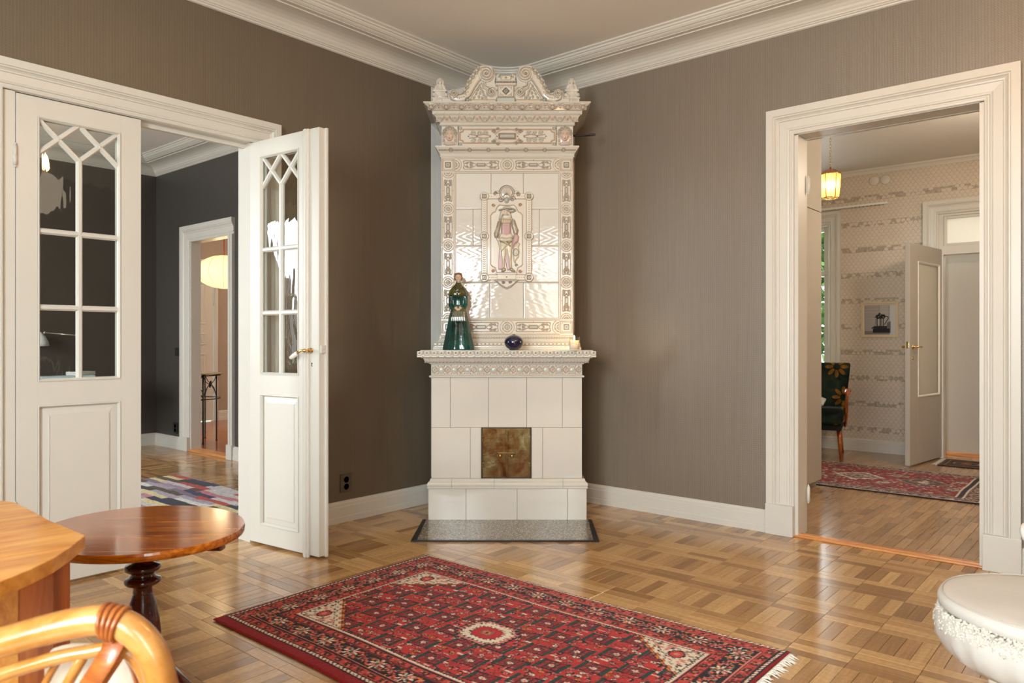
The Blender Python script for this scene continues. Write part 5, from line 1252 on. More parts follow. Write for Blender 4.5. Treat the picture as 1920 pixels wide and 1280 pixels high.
# sphinx-like finials
SPH = simple('glazed_finial', (0.62, 0.57, 0.49), 0.16, 0.5, nscale=26, namt=0.22)
def finial(x, s):
    b = MB(); y = py_+0.01
    b.bbox(x-0.046, x+0.046, y, y+0.085, pz, pz+0.030, 0.003).bbox(x-0.050, x+0.050, y-0.004, y+0.088, pz+0.030, pz+0.040, 0.003)
    o = b.build('finial_block', SPH, stove)
    f = MB()
    f.bbox(x-0.036, x+0.036, y+0.005, y+0.07, pz+0.038, pz+0.085, 0.010).bbox(x-0.044, x+0.044, y, y+0.075, pz+0.078, pz+0.092, 0.005)
    for t in (-1, 1): f.sphere((x+t*0.036, y+0.012, pz+0.058), 0.015, seg=12, ring=8); f.sphere((x+t*0.022, y+0.01, pz+0.048), 0.012, seg=12, ring=8); f.tube([(x+t*0.030, y+0.02, pz+0.092), (x+t*0.024, y+0.02, pz+0.115), (x+t*0.012, y+0.02, pz+0.128)], [0.010, 0.009, 0.008], 10)
    f.lathe([(0.026, 0.09), (0.024, 0.105), (0.018, 0.122), (0.011, 0.132), (0.010, 0.138)], 14, Matrix.Translation((x, y+0.025, pz)))
    f.sphere((x, y+0.022, pz+0.148), 0.0155, 0.0165, 0.0185, seg=16, ring=12); f.sphere((x, y+0.030, pz+0.152), 0.021, 0.018, 0.0200, seg=16, ring=12)
    for t in (-1, 1): f.tube([(x+t*0.017, y+0.018, pz+0.152), (x+t*0.020, y+0.016, pz+0.138), (x+t*0.017, y+0.014, pz+0.124)], [0.006, 0.006, 0.004], 8)
    f.sphere((x, y+0.004, pz+0.1465), 0.003, 0.004, 0.004, seg=8, ring=6)
    fuse(f, 'finial', SPH, 0.0018, 1, stove)
finial(pxo-0.414, -1); finial(pxo+0.414, 1)
# damper rod
m = MB(); m.tube([(0.41, 0.22, 2.408), (0.47, 0.22, 2.409), (0.545, 0.222, 2.412)], [0.006, 0.006, 0.005], 10).bbox(0.52, 0.562, 0.216, 0.228, 2.409, 2.424, 0.003)
m.build('damper_rod', IRON, stove)

# hearth plate
m = MB(); a0, a1 = X(799), X(1103); yF = 4.095*0+(1540/(1015-638))-D0; 
def terrazzo():
    t = NT('speckled_terrazzo'); t.bsdf((0.3, 0.27, 0.22), 0.22, 0.5)
    v = t.n('ShaderNodeTexVoronoi'); v.inputs['Scale'].default_value = 250; t.l(t.coord(), v.inputs['Vector'])
    t.l(t.ramp(v.outputs['Color'], [(0.2, srgb(70, 62, 50)), (0.5, srgb(128, 116, 98)), (0.75, srgb(170, 158, 138)), (0.95, srgb(214, 205, 190))]), t.b.inputs['Base Color']); return t.m
hearth = empty('hearth_plate', (sx0, sy0, 0), TH, label='speckled stone hearth plate with a black metal edge in front of the stove', cat='hearth plate')
b0, b1 = X(782, D0+yF), X(1112, D0+yF)
plate = [(a0, -0.001), (b0, yF), (b1, yF), (a1, -0.001)]
MB().prism(plate[::-1], 0.001, 0.007).build('stone_slab', terrazzo(), hearth)
e0, e1 = X(771, D0+yF), X(1123, D0+yF)
m = MB(); w = 0.028
m.prism([(e0, yF-0.012), (e1, yF-0.012), (b1, yF), (b0, yF)], 0.0005, 0.010).prism([(a0-0.020, -0.001), (e0, yF-0.012), (b0, yF), (a0, -0.001)], 0.0005, 0.010).prism([(a1, -0.001), (b1, yF), (e1, yF-0.012), (a1+0.020, -0.001)], 0.0005, 0.010)
m.build('metal_edge', simple('blackened_steel', (0.03, 0.028, 0.026), 0.35, 0.5, metal=0.6), hearth)
# ================================================================== things on the mantel
MZ = 1.0405
fx_, fd_ = (859-960)/1400*4.56-R0, 4.58-D0
figm = simple('bottle_green_glaze', (0.006, 0.052, 0.040), 0.07, 0.5, coat=0.7, nscale=9, namt=0.8)
olive = simple('olive_glaze', (0.062, 0.058, 0.012), 0.07, 0.6, coat=1.0, nscale=22, namt=0.6)
skinm = simple('pale_bisque', (0.62, 0.46, 0.33), 0.35, 0.4, nscale=30, namt=0.08)
hairm = simple('auburn_glaze', (0.20, 0.07, 0.025), 0.3, 0.5, coat=0.6, nscale=40, namt=0.4)
p = stove_world(fx_, fd_, MZ)
fig = empty('ceramic_figurine', p, TH, label='tall green glazed figurine of a woman in a long gown and shawl on the mantel', cat='figurine')
m = MB(); sc = 0.457/0.47
def gown(a, j):
    f = max(0, 1-j/13.0); return 1+f*(0.055*math.cos(7*a+0.6)+0.03*math.cos(11*a))
prof = [(0.001, 0.0), (0.091, 0.0), (0.0935, 0.006), (0.090, 0.03), (0.084, 0.06), (0.077, 0.10), (0.069, 0.14), (0.062, 0.18), (0.053, 0.22), (0.044, 0.25), (0.036, 0.275), (0.035, 0.30), (0.038, 0.33), (0.041, 0.352), (0.038, 0.372), (0.026, 0.390), (0.016, 0.400), (0.0130, 0.412), (0.013, 0.42), (0.001, 0.425)]
m.lathe(prof, 56, sx=1.0, sy=0.80, wob=gown)
for s in (-1, 1):
    m.tube([(s*0.030, 0.0, 0.372), (s*0.040, -0.002, 0.350), (s*0.045, -0.006, 0.310), (s*0.046, -0.016, 0.276), (s*0.038, -0.036, 0.256), (s*0.024, -0.048, 0.250), (s*0.012, -0.054, 0.252)], [0.013, 0.0145, 0.014, 0.0135, 0.0125, 0.010, 0.008], 16)
m.sphere((0, -0.022, 0.335), 0.027, 0.018, 0.022)
body = fuse(m, 'gown_body', figm, 0.0030, 3, fig)
m = MB(); m.tube([(0, 0.001, 0.398), (0.0005, 0.0, 0.418)], [0.0125, 0.0115], 14).sphere((0.001, -0.004, 0.443), 0.0205, 0.022, 0.0265, seg=28, ring=20).sphere((0.001, -0.0265, 0.441), 0.0035, 0.005, 0.0075, seg=10, ring=8).sphere((0.001, -0.0165, 0.4225), 0.0085, 0.007, 0.006, seg=10, ring=8)
for s in (-1, 1): m.sphere((s*0.0095, -0.019, 0.4365), 0.006, 0.005, 0.006, seg=10, ring=8).sphere((s*0.0205, 0.001, 0.441), 0.003, 0.004, 0.006, seg=8, ring=6)
m.sphere((0.001, -0.0225, 0.4305), 0.0055, 0.003, 0.002, seg=10, ring=6)
head = fuse(m, 'head', skinm, 0.0014, 2, fig)
m = MB()
for s in (-1, 1): m.sphere((s*0.0085, -0.0235, 0.4465), 0.0026, 0.0015, 0.0012, seg=8, ring=6)
m.build('eyes', simple('dark_glaze', (0.02, 0.012, 0.008), 0.2), head)
m = MB(); m.sphere((0.001, 0.005, 0.451), 0.0245, 0.0235, 0.0255, seg=28, ring=18)
for s in (-1, 1): m.sphere((s*0.0195, -0.006, 0.445), 0.0075, 0.013, 0.021, seg=14, ring=10).sphere((s*0.010, -0.013, 0.4655), 0.014, 0.010, 0.0070, seg=14, ring=10)
m.sphere((0, 0.024, 0.438), 0.014, 0.011, 0.013, seg=14, ring=10)
fuse(m, 'hair', hairm, 0.0020, 2, fig)
def shawlw(a, j): return 1+0.05*math.cos(9*a)*min(1, (6-j)/4)
m = MB(); m.lathe([(0.056, 0.330), (0.0605, 0.333), (0.057, 0.348), (0.048, 0.371), (0.034, 0.390), (0.020, 0.403), (0.0165, 0.412), (0.013, 0.412), (0.013, 0.39), (0.034, 0.37), (0.052, 0.343), (0.056, 0.330)], 40, sx=1.02, sy=0.78, wob=shawlw)
m.tube([(-0.02, -0.026, 0.388), (-0.004, -0.040, 0.370), (0.010, -0.046, 0.352)], [0.007, 0.010, 0.006], 10).tube([(0.018, -0.027, 0.388), (-0.002, -0.041, 0.366), (-0.022, -0.045, 0.350)], [0.007, 0.009, 0.006], 10)
m.build('shawl', olive, fig)
m = MB()
for k in range(7):
    x = -0.030+k*0.010; m.tube([(x*0.7+0.006, -0.060, 0.262), (x*1.05+0.006, -0.072, 0.235), (x*1.25+0.006, -0.078, 0.20), (x*1.35+0.006, -0.080, 0.172)], [0.007, 0.0095, 0.010, 0.0085], 10)
m.bbox(-0.030, 0.044, -0.074, -0.045, 0.170, 0.25, 0.008)
fuse(m, 'apron_fold', olive, 0.003, 2, fig)
m = MB()
for s in (-1, 1): 
    m.sphere((s*0.013+0.004, -0.068, 0.254), 0.011, 0.008, 0.008, seg=12, ring=8)
    for k in range(4): m.tube([(s*0.013+0.004+s*(-0.006+k*0.003), -0.073, 0.256-k*0.003), (s*0.004+0.004, -0.077, 0.250-k*0.0035), (-s*0.003+0.004, -0.076, 0.246-k*0.0035)], [0.0026, 0.0026, 0.002], 8)
    m.tube([(s*0.014+0.004, -0.070, 0.262), (s*0.006+0.004, -0.076, 0.262)], [0.0028, 0.0022], 8)
m.build('hands', skinm, fig)

blue = simple('cobalt_glaze', (0.006, 0.006, 0.035), 0.04, 0.6, coat=1.0)
p = stove_world((963.5-960)/1400*4.52-R0, 4.53-D0, MZ)
m = MB(); R_ = 0.0585
pr = [(0.001, 0.0), (0.024, 0.0), (0.027, 0.003)]+[(R_*math.cos(a), 0.0475+0.0465*math.sin(a)) for a in [(-60+i*142/20)*PI/180 for i in range(21)]]
pr += [(0.009, 0.0945), (0.0085, 0.0965), (0.0055, 0.0965), (0.005, 0.0915)]
m.lathe(pr, 48); m.build('ball_vase', blue, None, p, label='round dark blue glazed ball vase in the middle of the mantel', cat='vase')

p = stove_world((1077-960)/1400*4.49-R0, 4.49-D0, MZ)
cg = NT('jar_glass'); g_ = cg.n('ShaderNodeBsdfTransparent'); g_.inputs[0].default_value = (0.98, 0.97, 0.94, 1); gg = cg.n('ShaderNodeBsdfGlossy'); gg.inputs['Roughness'].default_value = 0.03
fr = cg.n('ShaderNodeFresnel'); fr.inputs[0].default_value = 1.45; mx = cg.n('ShaderNodeMixShader'); ge = cg.n('ShaderNodeNewGeometry'); cg.l(cg.math('MULTIPLY', fr.outputs[0], cg.math('SUBTRACT', 1.0, ge.outputs['Backfacing'])), mx.inputs[0]); cg.l(g_.outputs[0], mx.inputs[1]); cg.l(gg.outputs[0], mx.inputs[2]); cg.l(mx.outputs[0], cg.out.inputs[0])
candle = empty('candle_jar', p, 0, label='lit white candle in a small glass jar at the end of the mantel', cat='candle')
MB().lathe([(0.001, 0), (0.032, 0), (0.0335, 0.003), (0.0335, 0.076), (0.0325, 0.080), (0.031, 0.080), (0.0308, 0.006), (0.001, 0.005)], 36).build('glass_jar', cg.m, candle)
wx = NT('candle_wax'); wx.bsdf((0.92, 0.86, 0.74), 0.5, 0.3); wx.b.inputs['Subsurface Weight'].default_value = 0.6; wx.b.inputs['Subsurface Radius'].default_value = (0.03, 0.018, 0.01); wx.b.inputs['Subsurface Scale'].default_value = 0.6
MB().lathe([(0.001, 0.0055), (0.0303, 0.0055), (0.0303, 0.060), (0.027, 0.059), (0.012, 0.056), (0.001, 0.056)], 32).build('wax', wx.m, candle)
MB().tube([(0, 0, 0.055), (0.0005, 0, 0.061), (0.001, 0.0005, 0.065)], 0.0009, 8).build('wick', BLACK, candle)
fl = NT('candle_flame'); em = fl.n('ShaderNodeEmission'); em.inputs[0].default_value = (1, 0.72, 0.34, 1); em.inputs[1].default_value = 90; fl.l(em.outputs[0], fl.out.inputs[0])
MB().lathe([(0.001, 0.061), (0.0035, 0.064), (0.0048, 0.069), (0.0042, 0.075), (0.0022, 0.082), (0.0003, 0.089)], 16).build('flame', fl.m, candle)
point('candle_light', (p.x, p.y, p.z+0.077), 4.0, (1.0, 0.66, 0.32), 0.006)

# ================================================================== outlets and switches
STEEL = simple('brushed_bronze_plate', (0.16, 0.13, 0.10), 0.35, 0.5, metal=0.7)
def outlet(name, wall, pos, w, h, label, cat, sockets=2, plate=STEEL):
    """wall 'W' faces +X, 'N' faces -Y"""
    M = Matrix.Translation(pos) @ (Matrix.Rotation(PI/2, 4, 'Z') if wall == 'W' else Matrix.Identity(4))
    e = empty(name, (0, 0, 0), label=label, cat=cat); e.matrix_world = M
    MB().bbox(-w/2, w/2, -0.010, 0.0, -h/2, h/2, 0.003).build('plate', plate, e)
    for k in range(sockets):
        z = (0.021 if k == 0 else -0.021) if sockets == 2 else 0
        MB().lathe([(0.0195, 0.0105), (0.0175, 0.0105), (0.0165, 0.004), (0.001, 0.003)], 28, Matrix.Translation((0, 0, z)) @ Matrix.Rotation(PI/2, 4, 'X')).build('socket', DARKPL, e)
        MB().lathe([(0.001, 0.0035), (0.0025, 0.0036), (0.0025, 0.006), (0.001, 0.0062)], 10, Matrix.Translation((-0.0095, 0, z)) @ Matrix.Rotation(PI/2, 4, 'X')).lathe([(0.001, 0.0035), (0.0025, 0.0036), (0.0025, 0.006), (0.001, 0.0062)], 10, Matrix.Translation((0.0095, 0, z)) @ Matrix.Rotation(PI/2, 4, 'X')).build('contacts', BLACK, e)
    if sockets == 0: MB().bbox(-w*0.32, w*0.32, -0.0135, -0.008, -h*0.32, h*0.32, 0.002).build('rocker', DARKPL, e)
    return e
outlet('wall_outlet', 'W', (0.0, -1.414, 0.232), 0.084, 0.112, 'bronze double wall outlet on the grey wallpaper beside the open door', 'outlet')
outlet('wall_outlet', 'N', (-3.825, -0.64, 0.207), 0.084, 0.112, 'dark double outlet low on the charcoal wall by the narrow doorway', 'outlet', plate=DARKPL)
outlet('light_switch', 'N', (-3.79, -0.64, 0.985), 0.084, 0.084, 'dark square light switch on the charcoal wall by the narrow doorway', 'switch', 0, DARKPL)

# ================================================================== rugs (colour woven per knot, pile with real thickness)
def ihash(a, b, k=0):
    h = (a*374761393+b*668265263+k*982451653) & 0x7fffffff; h = (h ^ (h >> 13))*1274126177 & 0x7fffffff; return ((h ^ (h >> 16)) & 0xffff)/65535.0
def vhash(A, B, k=0):
    h = (A.astype(np.int64)*374761393+B.astype(np.int64)*668265263+k*982451653) & 0x7fffffff
    h = ((h ^ (h >> 13))*1274126177) & 0x7fffffff; return ((h ^ (h >> 16)) & 0xffff)/65535.0
def smooth2(a, n):
    for _ in range(n):
        P = np.pad(a, ((1, 1), (1, 1))+((0, 0),)*(a.ndim-2), mode='edge'); a = (P[:-2, 1:-1]+P[2:, 1:-1]+P[1:-1, :-2]+P[1:-1, 2:]+P[1:-1, 1:-1])/5
    return a
RED = srgb(176, 30, 30); RED2 = srgb(140, 20, 24); RED3 = srgb(190, 62, 48); DK = srgb(34, 16, 18); CR = srgb(222, 206, 182); PKC = srgb(206, 122, 108); GR = srgb(16, 60, 50); ORG = srgb(214, 122, 40); GY = srgb(110, 100, 96)
def rug_mesh(Lx, Ly, res, fn, thick=0.009, wob=0.0, name='rug_pile'):
    nx, ny = int(Lx/res)+1, int(Ly/res)+1
    Xg, Yg = np.meshgrid(np.linspace(0, Lx, nx), np.linspace(0, Ly, ny)); C = fn(Xg, Yg, Lx, Ly)
    I, J = np.meshgrid(np.arange(nx), np.arange(ny)); N = vhash(I, J, 5)
    ed = np.minimum(np.minimum(Xg, Lx-Xg), np.minimum(Yg, Ly-Yg))
    Z = thick*np.clip(ed/0.006, 0.15, 1)**0.5+(N-0.5)*0.0012
    wx_ = wob*np.sin(Yg*5+1)+wob*0.6*np.sin(Yg*11); wy = wob*np.sin(Xg*4.2)+wob*0.6*np.sin(Xg*9.5+2)
    V = np.stack([Xg+wx_, Yg+wy, Z], -1).reshape(-1, 3); idx = np.arange(nx*ny).reshape(ny, nx)
    F = np.stack([idx[:-1, :-1], idx[:-1, 1:], idx[1:, 1:], idx[1:, :-1]], -1).reshape(-1, 4)
    return grid_mesh(name, V, F, (C*(0.86+0.28*N[..., None])).reshape(-1, 3))
def setc(C, m, col, a=1.0): m = np.asarray(m, float)[..., None]*a; C[:] = C*(1-m)+np.array(col)*m
def persian(X, Y, Lx, Ly):
    q = 0.0042                                   # knots: snap the drawing to a grid
    X = np.floor(X/q)*q; Y = np.floor(Y/q)*q
    C = np.zeros(X.shape+(3,)); C[:] = RED2
    Yb = Y-0.045                                 # the near long side has a plain red selvage
    L2 = Ly-0.045-0.008
    x_ = np.minimum(X-0.012, Lx-0.012-X); y_ = np.minimum(Yb, L2-Yb); d = np.minimum(x_, y_)
    al = np.where(x_ < y_, Yb, X)                # coordinate along the border
    side = np.where(x_ < y_, 1, 0)
    def b(a0, a1): return (d >= a0) & (d < a1)
    # white and dark barber guard
    setc(C, b(0.0, 0.003), DK); setc(C, b(0.003, 0.017), CR); setc(C, b(0.003, 0.017) & (np.mod(al+d*0.9, 0.020) < 0.007), DK); setc(C, b(0.008, 0.012) & (np.mod(al, 0.02) > 0.012), RED); setc(C, b(0.017, 0.021), DK)
    # guard stripes: red with green slashes and small hooks
    for (a0, a1) in ((0.021, 0.060), (0.150, 0.186)):
        m = b(a0, a1); setc(C, m, RED3); w = a1-a0; dd = d-a0; ph = np.mod(al+0.8*dd, 0.062)
        setc(C, m & (ph < 0.011) & (dd > 0.006) & (dd < w-0.006), GR)
        ph2 = np.mod(al+0.031, 0.062)-0.031; rr = np.hypot(ph2*1.0, dd-w/2); setc(C, m & (np.abs(rr-0.010) < 0.0032), DK, 0.9); setc(C, m & (rr < 0.005), ORG, 0.8)
        setc(C, m & (np.abs(np.abs(ph2)-0.016) < 0.003) & (np.abs(dd-w/2) < 0.010), DK, 0.8); hsh = vhash(np.floor(al/0.008), np.floor(dd/0.008)); setc(C, m & (hsh > 0.88), PKC, 0.8); setc(C, m & (hsh < 0.10), DK, 0.8)
        setc(C, b(a1, a1+0.0045), DK); setc(C, b(a1+0.0045, a1+0.0085), PKC)
        setc(C, m & ((dd < 0.003)), DK, 0.8)
    # main border: black ground with rosettes, leaves and buds
    m = b(0.0685, 0.146); setc(C, m, DK); dd = d-0.0685; w = 0.0775; P = 0.148; ph = np.mod(al, P)-P/2; k = np.floor(al/P)
    def petals(cx, cy, R, n, c1, c2, core):
        dx, dy = ph-cx, dd-cy; r = np.hypot(dx, dy); t = np.arctan2(dy, dx); e = R*(0.62+0.38*np.cos(n*t))
        setc(C, m & (r < e), c1); setc(C, m & (r < e*0.62), c2); setc(C, m & (r < R*0.22), core)
    petals(-0.001, w/2, 0.036, 8, CR, PKC, GR)
    petals(-0.062, w*0.42, 0.018, 5, PKC, RED3, DK); petals(0.058, w*0.60, 0.018, 5, PKC, RED3, DK)
    for (cx, cy, sgn) in ((-0.036, w*0.74, 1), (0.036, w*0.26, -1), (-0.034, w*0.22, -1), (0.036, w*0.80, 1)):
        dx, dy = ph-cx, dd-cy; u = dx*0.8+dy*0.6*sgn; v = -dx*0.6*sgn+dy*0.8; setc(C, m & (np.abs(u)/0.017+np.abs(v)/0.008 < 1), RED3); setc(C, m & (np.abs(u)/0.008+np.abs(v)/0.004 < 1), ORG)
    setc(C, m & (np.abs(dd-w/2-0.024*np.sin(al*2*PI/P)) < 0.003), (0.16, 0.14, 0.1), 0.9)
    hs = vhash(np.floor(al/0.009), np.floor(dd/0.009), 3); setc(C, m & (hs > 0.93), PKC, 0.9); setc(C, m & (hs < 0.03), ORG, 0.9)
    # white zigzag round the field
    setc(C, b(0.1945, 0.204), CR); setc(C, b(0.200, 0.204) & (np.mod(al, 0.014) < 0.006), DK); setc(C, b(0.204, 0.209), DK)
    # field
    f = d >= 0.209; cxm, cym = Lx/2, 0.045+L2/2; U, V_ = X-cxm, Y-cym; setc(C, f, RED)
    ab = vhash(np.floor(X/0.0042), np.floor(Y/0.06)); setc(C, f, RED3, 0.45); setc(C, f & (ab > 0.5), RED, 0.5)
    px, py = 0.118, 0.145
    # scattered hooked flowers
    for s, (w_, h_) in enumerate(((0.059, 0.048), (0.046, 0.062), (0.037, 0.041))):
        ix = np.floor(U/w_); iy = np.floor((V_+0.011*s)/h_); hx_ = vhash(ix, iy, 20+s); hy_ = vhash(ix, iy, 40+s); kd = vhash(ix, iy, 60+s)
        gx = U-(ix+0.25+0.5*hx_)*w_; gy = V_+0.011*s-(iy+0.25+0.5*hy_)*h_; r = np.abs(gx)*1.0+np.abs(gy)*1.15; inb = f & (np.abs(np.abs(np.mod(U, 2*px)-px)) < 9)
        r2 = np.hypot(gx, gy)
        sel = kd < 0.62
        setc(C, inb & sel & (r < 0.0165), DK, 0.95); setc(C, inb & sel & (r < 0.0115) & (kd < 0.22), PKC); setc(C, inb & sel & (r < 0.0115) & (kd >= 0.22) & (kd < 0.36), CR); setc(C, inb & sel & (r < 0.0115) & (kd >= 0.36) & (kd < 0.46), ORG); setc(C, inb & sel & (r < 0.0115) & (kd >= 0.46), RED3)
        setc(C, inb & sel & (r < 0.0055), RED2)
        hk = (kd > 0.62) & (kd < 0.86); setc(C, inb & hk & (np.abs(r2-0.012) < 0.0034) & (gx+gy > -0.006), np.array(DK)); setc(C, inb & hk & (np.abs(r2-0.007) < 0.0022) & (gx > -0.002), PKC)
        setc(C, inb & (kd > 0.9) & (np.abs(gy) < 0.0032) & (np.abs(gx) < 0.014), CR, 0.9)
    for (ox, oy) in ((0, 0), (px/1.0, py/2)):
        gx = np.mod(U+ox+px, 2*px)-px; gy = np.mod(V_+oy+py/2, py)-py/2; ix = np.floor((U+ox+px)/(2*px)); iy = np.floor((V_+oy+py/2)/py)
        hh = vhash(ix, iy, 9)
        u = np.abs(gx)+0.18*np.abs(gy)
        box = (np.abs(gx) < 0.050) & (np.abs(gy-0.10*gx) < 0.036)
        setc(C, f & box, RED2, 0.75)
        setc(C, f & (np.abs(np.abs(gx)-0.046) < 0.0065) & (np.abs(gy-0.10*gx) < 0.041), GR)
        setc(C, f & box & (np.abs(np.abs(gy-0.1*gx)-0.033) < 0.003), DK); setc(C, f & box & (np.abs(np.mod(gx+0.009, 0.018)-0.009) < 0.0022) & (np.abs(gy) < 0.028), DK, 0.85)
        t = np.abs(gx)/0.018+np.abs(gy)/0.014; setc(C, f & (t < 1), DK); setc(C, f & (t < 0.8), CR); setc(C, f & (t < 0.45), PKC)
        setc(C, f & (np.abs(t-1.7) < 0.15), GR, 0.9)
    # corner spandrels
    cu, cv = (Lx/2-0.221)-np.abs(U), (L2/2-0.209)-np.abs(V_); step = np.floor((cu)/0.022)*0.022
    e = (cu*0.95+cv*1.15); zz = 0.016*(np.mod(cu*1.0-cv, 0.07) < 0.035)
    for lim, col in ((0.262, DK), (0.255, ORG), (0.244, DK), (0.239, CR), (0.215, DK), (0.209, CR)):
        setc(C, f & (e+zz < lim) & (cu > -0.01) & (cv > -0.01), col)
    t = np.hypot((cu-0.07)*1.1, cv-0.06); inn = f & (e+zz < 0.205); hs = vhash(np.floor(cu/0.011), np.floor(cv/0.011), 77)
    setc(C, inn & (hs > 0.72), GY, 0.8); setc(C, inn & (hs < 0.2), PKC, 0.9); setc(C, inn & (hs > 0.9), GR, 0.9); setc(C, inn & (np.abs(t-0.030) < 0.004), DK); setc(C, inn & (t < 0.026), RED3); setc(C, inn & (t < 0.012), PKC)
    # central stepped medallion
    a, b_ = np.abs(U), np.abs(V_); md = np.minimum(np.maximum(a/0.100, b_/0.050), np.maximum(a/0.066, b_/0.086)); md = np.minimum(md, np.maximum(a/0.085, b_/0.068))
    md = md+0.07*(np.mod(a-b_, 0.020) < 0.010)
    for lim, col in ((1.22, DK), (1.10, PKC), (1.0, DK), (0.94, CR), (0.66, DK), (0.61, RED), (0.26, GY), (0.18, ORG), (0.10, DK)): setc(C, f & (md < lim), col)
    return C
rug = empty('persian_rug', (0.925, -2.755, 0), label='red hand-knotted patterned rug on the parquet in front of the stove', cat='rug')
rug.rotation_euler = (0, 0, 0)
rug_mesh_me = rug_mesh(1.845, 1.155, 0.0033, persian, 0.010, 0.004)
link_mesh('rug_pile', rug_mesh_me, PILE, rug)
def fringe(parent, x, y0, y1, L, sgn, col=(0.72, 0.68, 0.60), n=110, name='fringe'):
    m = MB()
    for k in range(n):
        y = y0+(y1-y0)*(k+0.5)/n+random.uniform(-0.003, 0.003); l = L*random.uniform(0.55, 1.15); dy = random.uniform(-0.022, 0.022)
        m.tube([(x, y, 0.006), (x+sgn*l*0.3, y+dy*0.2, 0.0075), (x+sgn*l*0.7, y+dy*0.7, 0.004), (x+sgn*l, y+dy, 0.002)], [0.0028, 0.0032, 0.0026, 0.0006], 5)
    m.bbox(min(x-sgn*0.003, x+sgn*0.012), max(x-sgn*0.003, x+sgn*0.012), y0, y1, 0.0, 0.0065, 0.002)
    return m.build(name, simple('fringe_cotton_%d' % int(col[0]*100), col, 0.9, 0.1), parent, kind='stuff')
fringe(rug, 1.848, 0.02, 1.15, 0.040, 1); fringe(rug, 0.004, 0.05, 1.15, 0.006, -1, (0.40, 0.34, 0.28), 60)

# ================================================================== oval pedestal table
def cam_pt(r, d, z): return Vector((CAM.x+r*CT-d*ST, CAM.y+r*ST+d*CT, z))
tc = cam_pt(-1.088, 2.200, 0)
ot = empty('oval_table', tc, TH, label='polished brown wooden pedestal table with a thin round top by the closed door leaf', cat='table')
m = MB(); a0_ = -0.75; pts = []
for k in range(96):
    t = 2*PI*k/96; x, y = 0.313*math.cos(t), 0.276*math.sin(t); pts.append((x*math.cos(a0_)-y*math.sin(a0_), x*math.sin(a0_)+y*math.cos(a0_)))
prf = [(0.985, 0.527), (0.995, 0.529), (1.0, 0.534), (1.0, 0.543), (0.994, 0.549), (0.985, 0.550)]
vs_ = []; fs = []
for q, z in prf: vs_ += [(x*q, y*q, z) for x, y in pts]
n = 96
for j_ in range(len(prf)-1): fs += [(j_*n+i, j_*n+(i+1) % n, (j_+1)*n+(i+1) % n, (j_+1)*n+i) for i in range(n)]
fs += [tuple(range(n))[::-1], tuple(range((len(prf)-1)*n, len(prf)*n))]
m.add(vs_, fs, False); m.build('table_top', WALNUT, ot)
MB().lathe([(0.001, 0.04), (0.030, 0.05), (0.046, 0.075), (0.052, 0.11), (0.058, 0.15), (0.062, 0.17), (0.050, 0.185), (0.040, 0.20), (0.044, 0.215), (0.050, 0.235), (0.046, 0.28), (0.036, 0.33), (0.0275, 0.355), (0.026, 0.376), (0.030, 0.381), (0.046, 0.385), (0.0505, 0.392), (0.049, 0.400), (0.036, 0.405), (0.032, 0.414), (0.034, 0.420), (0.047, 0.425), (0.0505, 0.432), (0.047, 0.440), (0.036, 0.444), (0.0285, 0.448), (0.0275, 0.508), (0.05, 0.512), (0.05, 0.520), (0.001, 0.520)], 40).build('pedestal', MAHOG, ot)
for k in range(3):
    a = 2*PI*k/3-0.3; c, s_ = math.cos(a), math.sin(a)
    MB().tube([(0.03*c, 0.03*s_, 0.12), (0.10*c, 0.10*s_, 0.125), (0.17*c, 0.17*s_, 0.08), (0.22*c, 0.22*s_, 0.03), (0.255*c, 0.255*s_, 0.016), (0.27*c, 0.27*s_, 0.016)], [0.034, 0.028, 0.022, 0.018, 0.018, 0.014], 12).build('leg', MAHOG, ot)
m = MB(); Mr = Matrix.Rotation(0.35, 4, 'Z')
m.bbox(-0.22, 0.272, -0.105, -0.070, 0.508, 0.527, 0.004).bbox(-0.22, 0.25, 0.090, 0.125, 0.508, 0.527, 0.004).bbox(-0.08, 0.08, -0.16, 0.16, 0.512, 0.527, 0.004, Mr)
m.build('bearer', MAHOG, ot)

# ================================================================== pine table
def CP_(pts, z): return [cam_pt(r, d, z) for r, d in pts]
pt = empty('pine_table', cam_pt(-1.15, 1.42, 0), TH, label='golden pine table with a curved thick top beside the rattan chair', cat='table')
outl = [(-0.833, 1.457), (-0.812, 1.372), (-0.800, 1.30), (-0.800, 1.24), (-0.806, 1.177), (-0.825, 1.10), (-0.86, 1.03), (-0.92, 0.98), (-1.02, 0.955), (-1.5, 0.96), (-1.60, 1.02), (-1.60, 1.75), (-1.48, 1.80), (-1.27, 1.792), (-1.176, 1.76), (-1.08, 1.675), (-0.979, 1.579), (-0.90, 1.513)]
L_ = [(r+1.15, d-1.42) for r, d in outl]
def plate(poly, z0, z1, b=0.004):
    bm = bmesh.new(); vs_ = [bm.verts.new((x, y, z0)) for x, y in poly]; f = bm.faces.new(vs_); r_ = bmesh.ops.extrude_face_region(bm, geom=[f]); 
    for v in [g for g in r_['geom'] if isinstance(g, bmesh.types.BMVert)]: v.co.z = z1
    bmesh.ops.recalc_face_normals(bm, faces=bm.faces[:])
    es = [e for e in bm.edges if abs(e.verts[0].co.z-e.verts[1].co.z) < 1e-6]
    bmesh.ops.bevel(bm, geom=es, offset=b, segments=2, affect='EDGES', profile=0.6); return bm
zt = 0.72
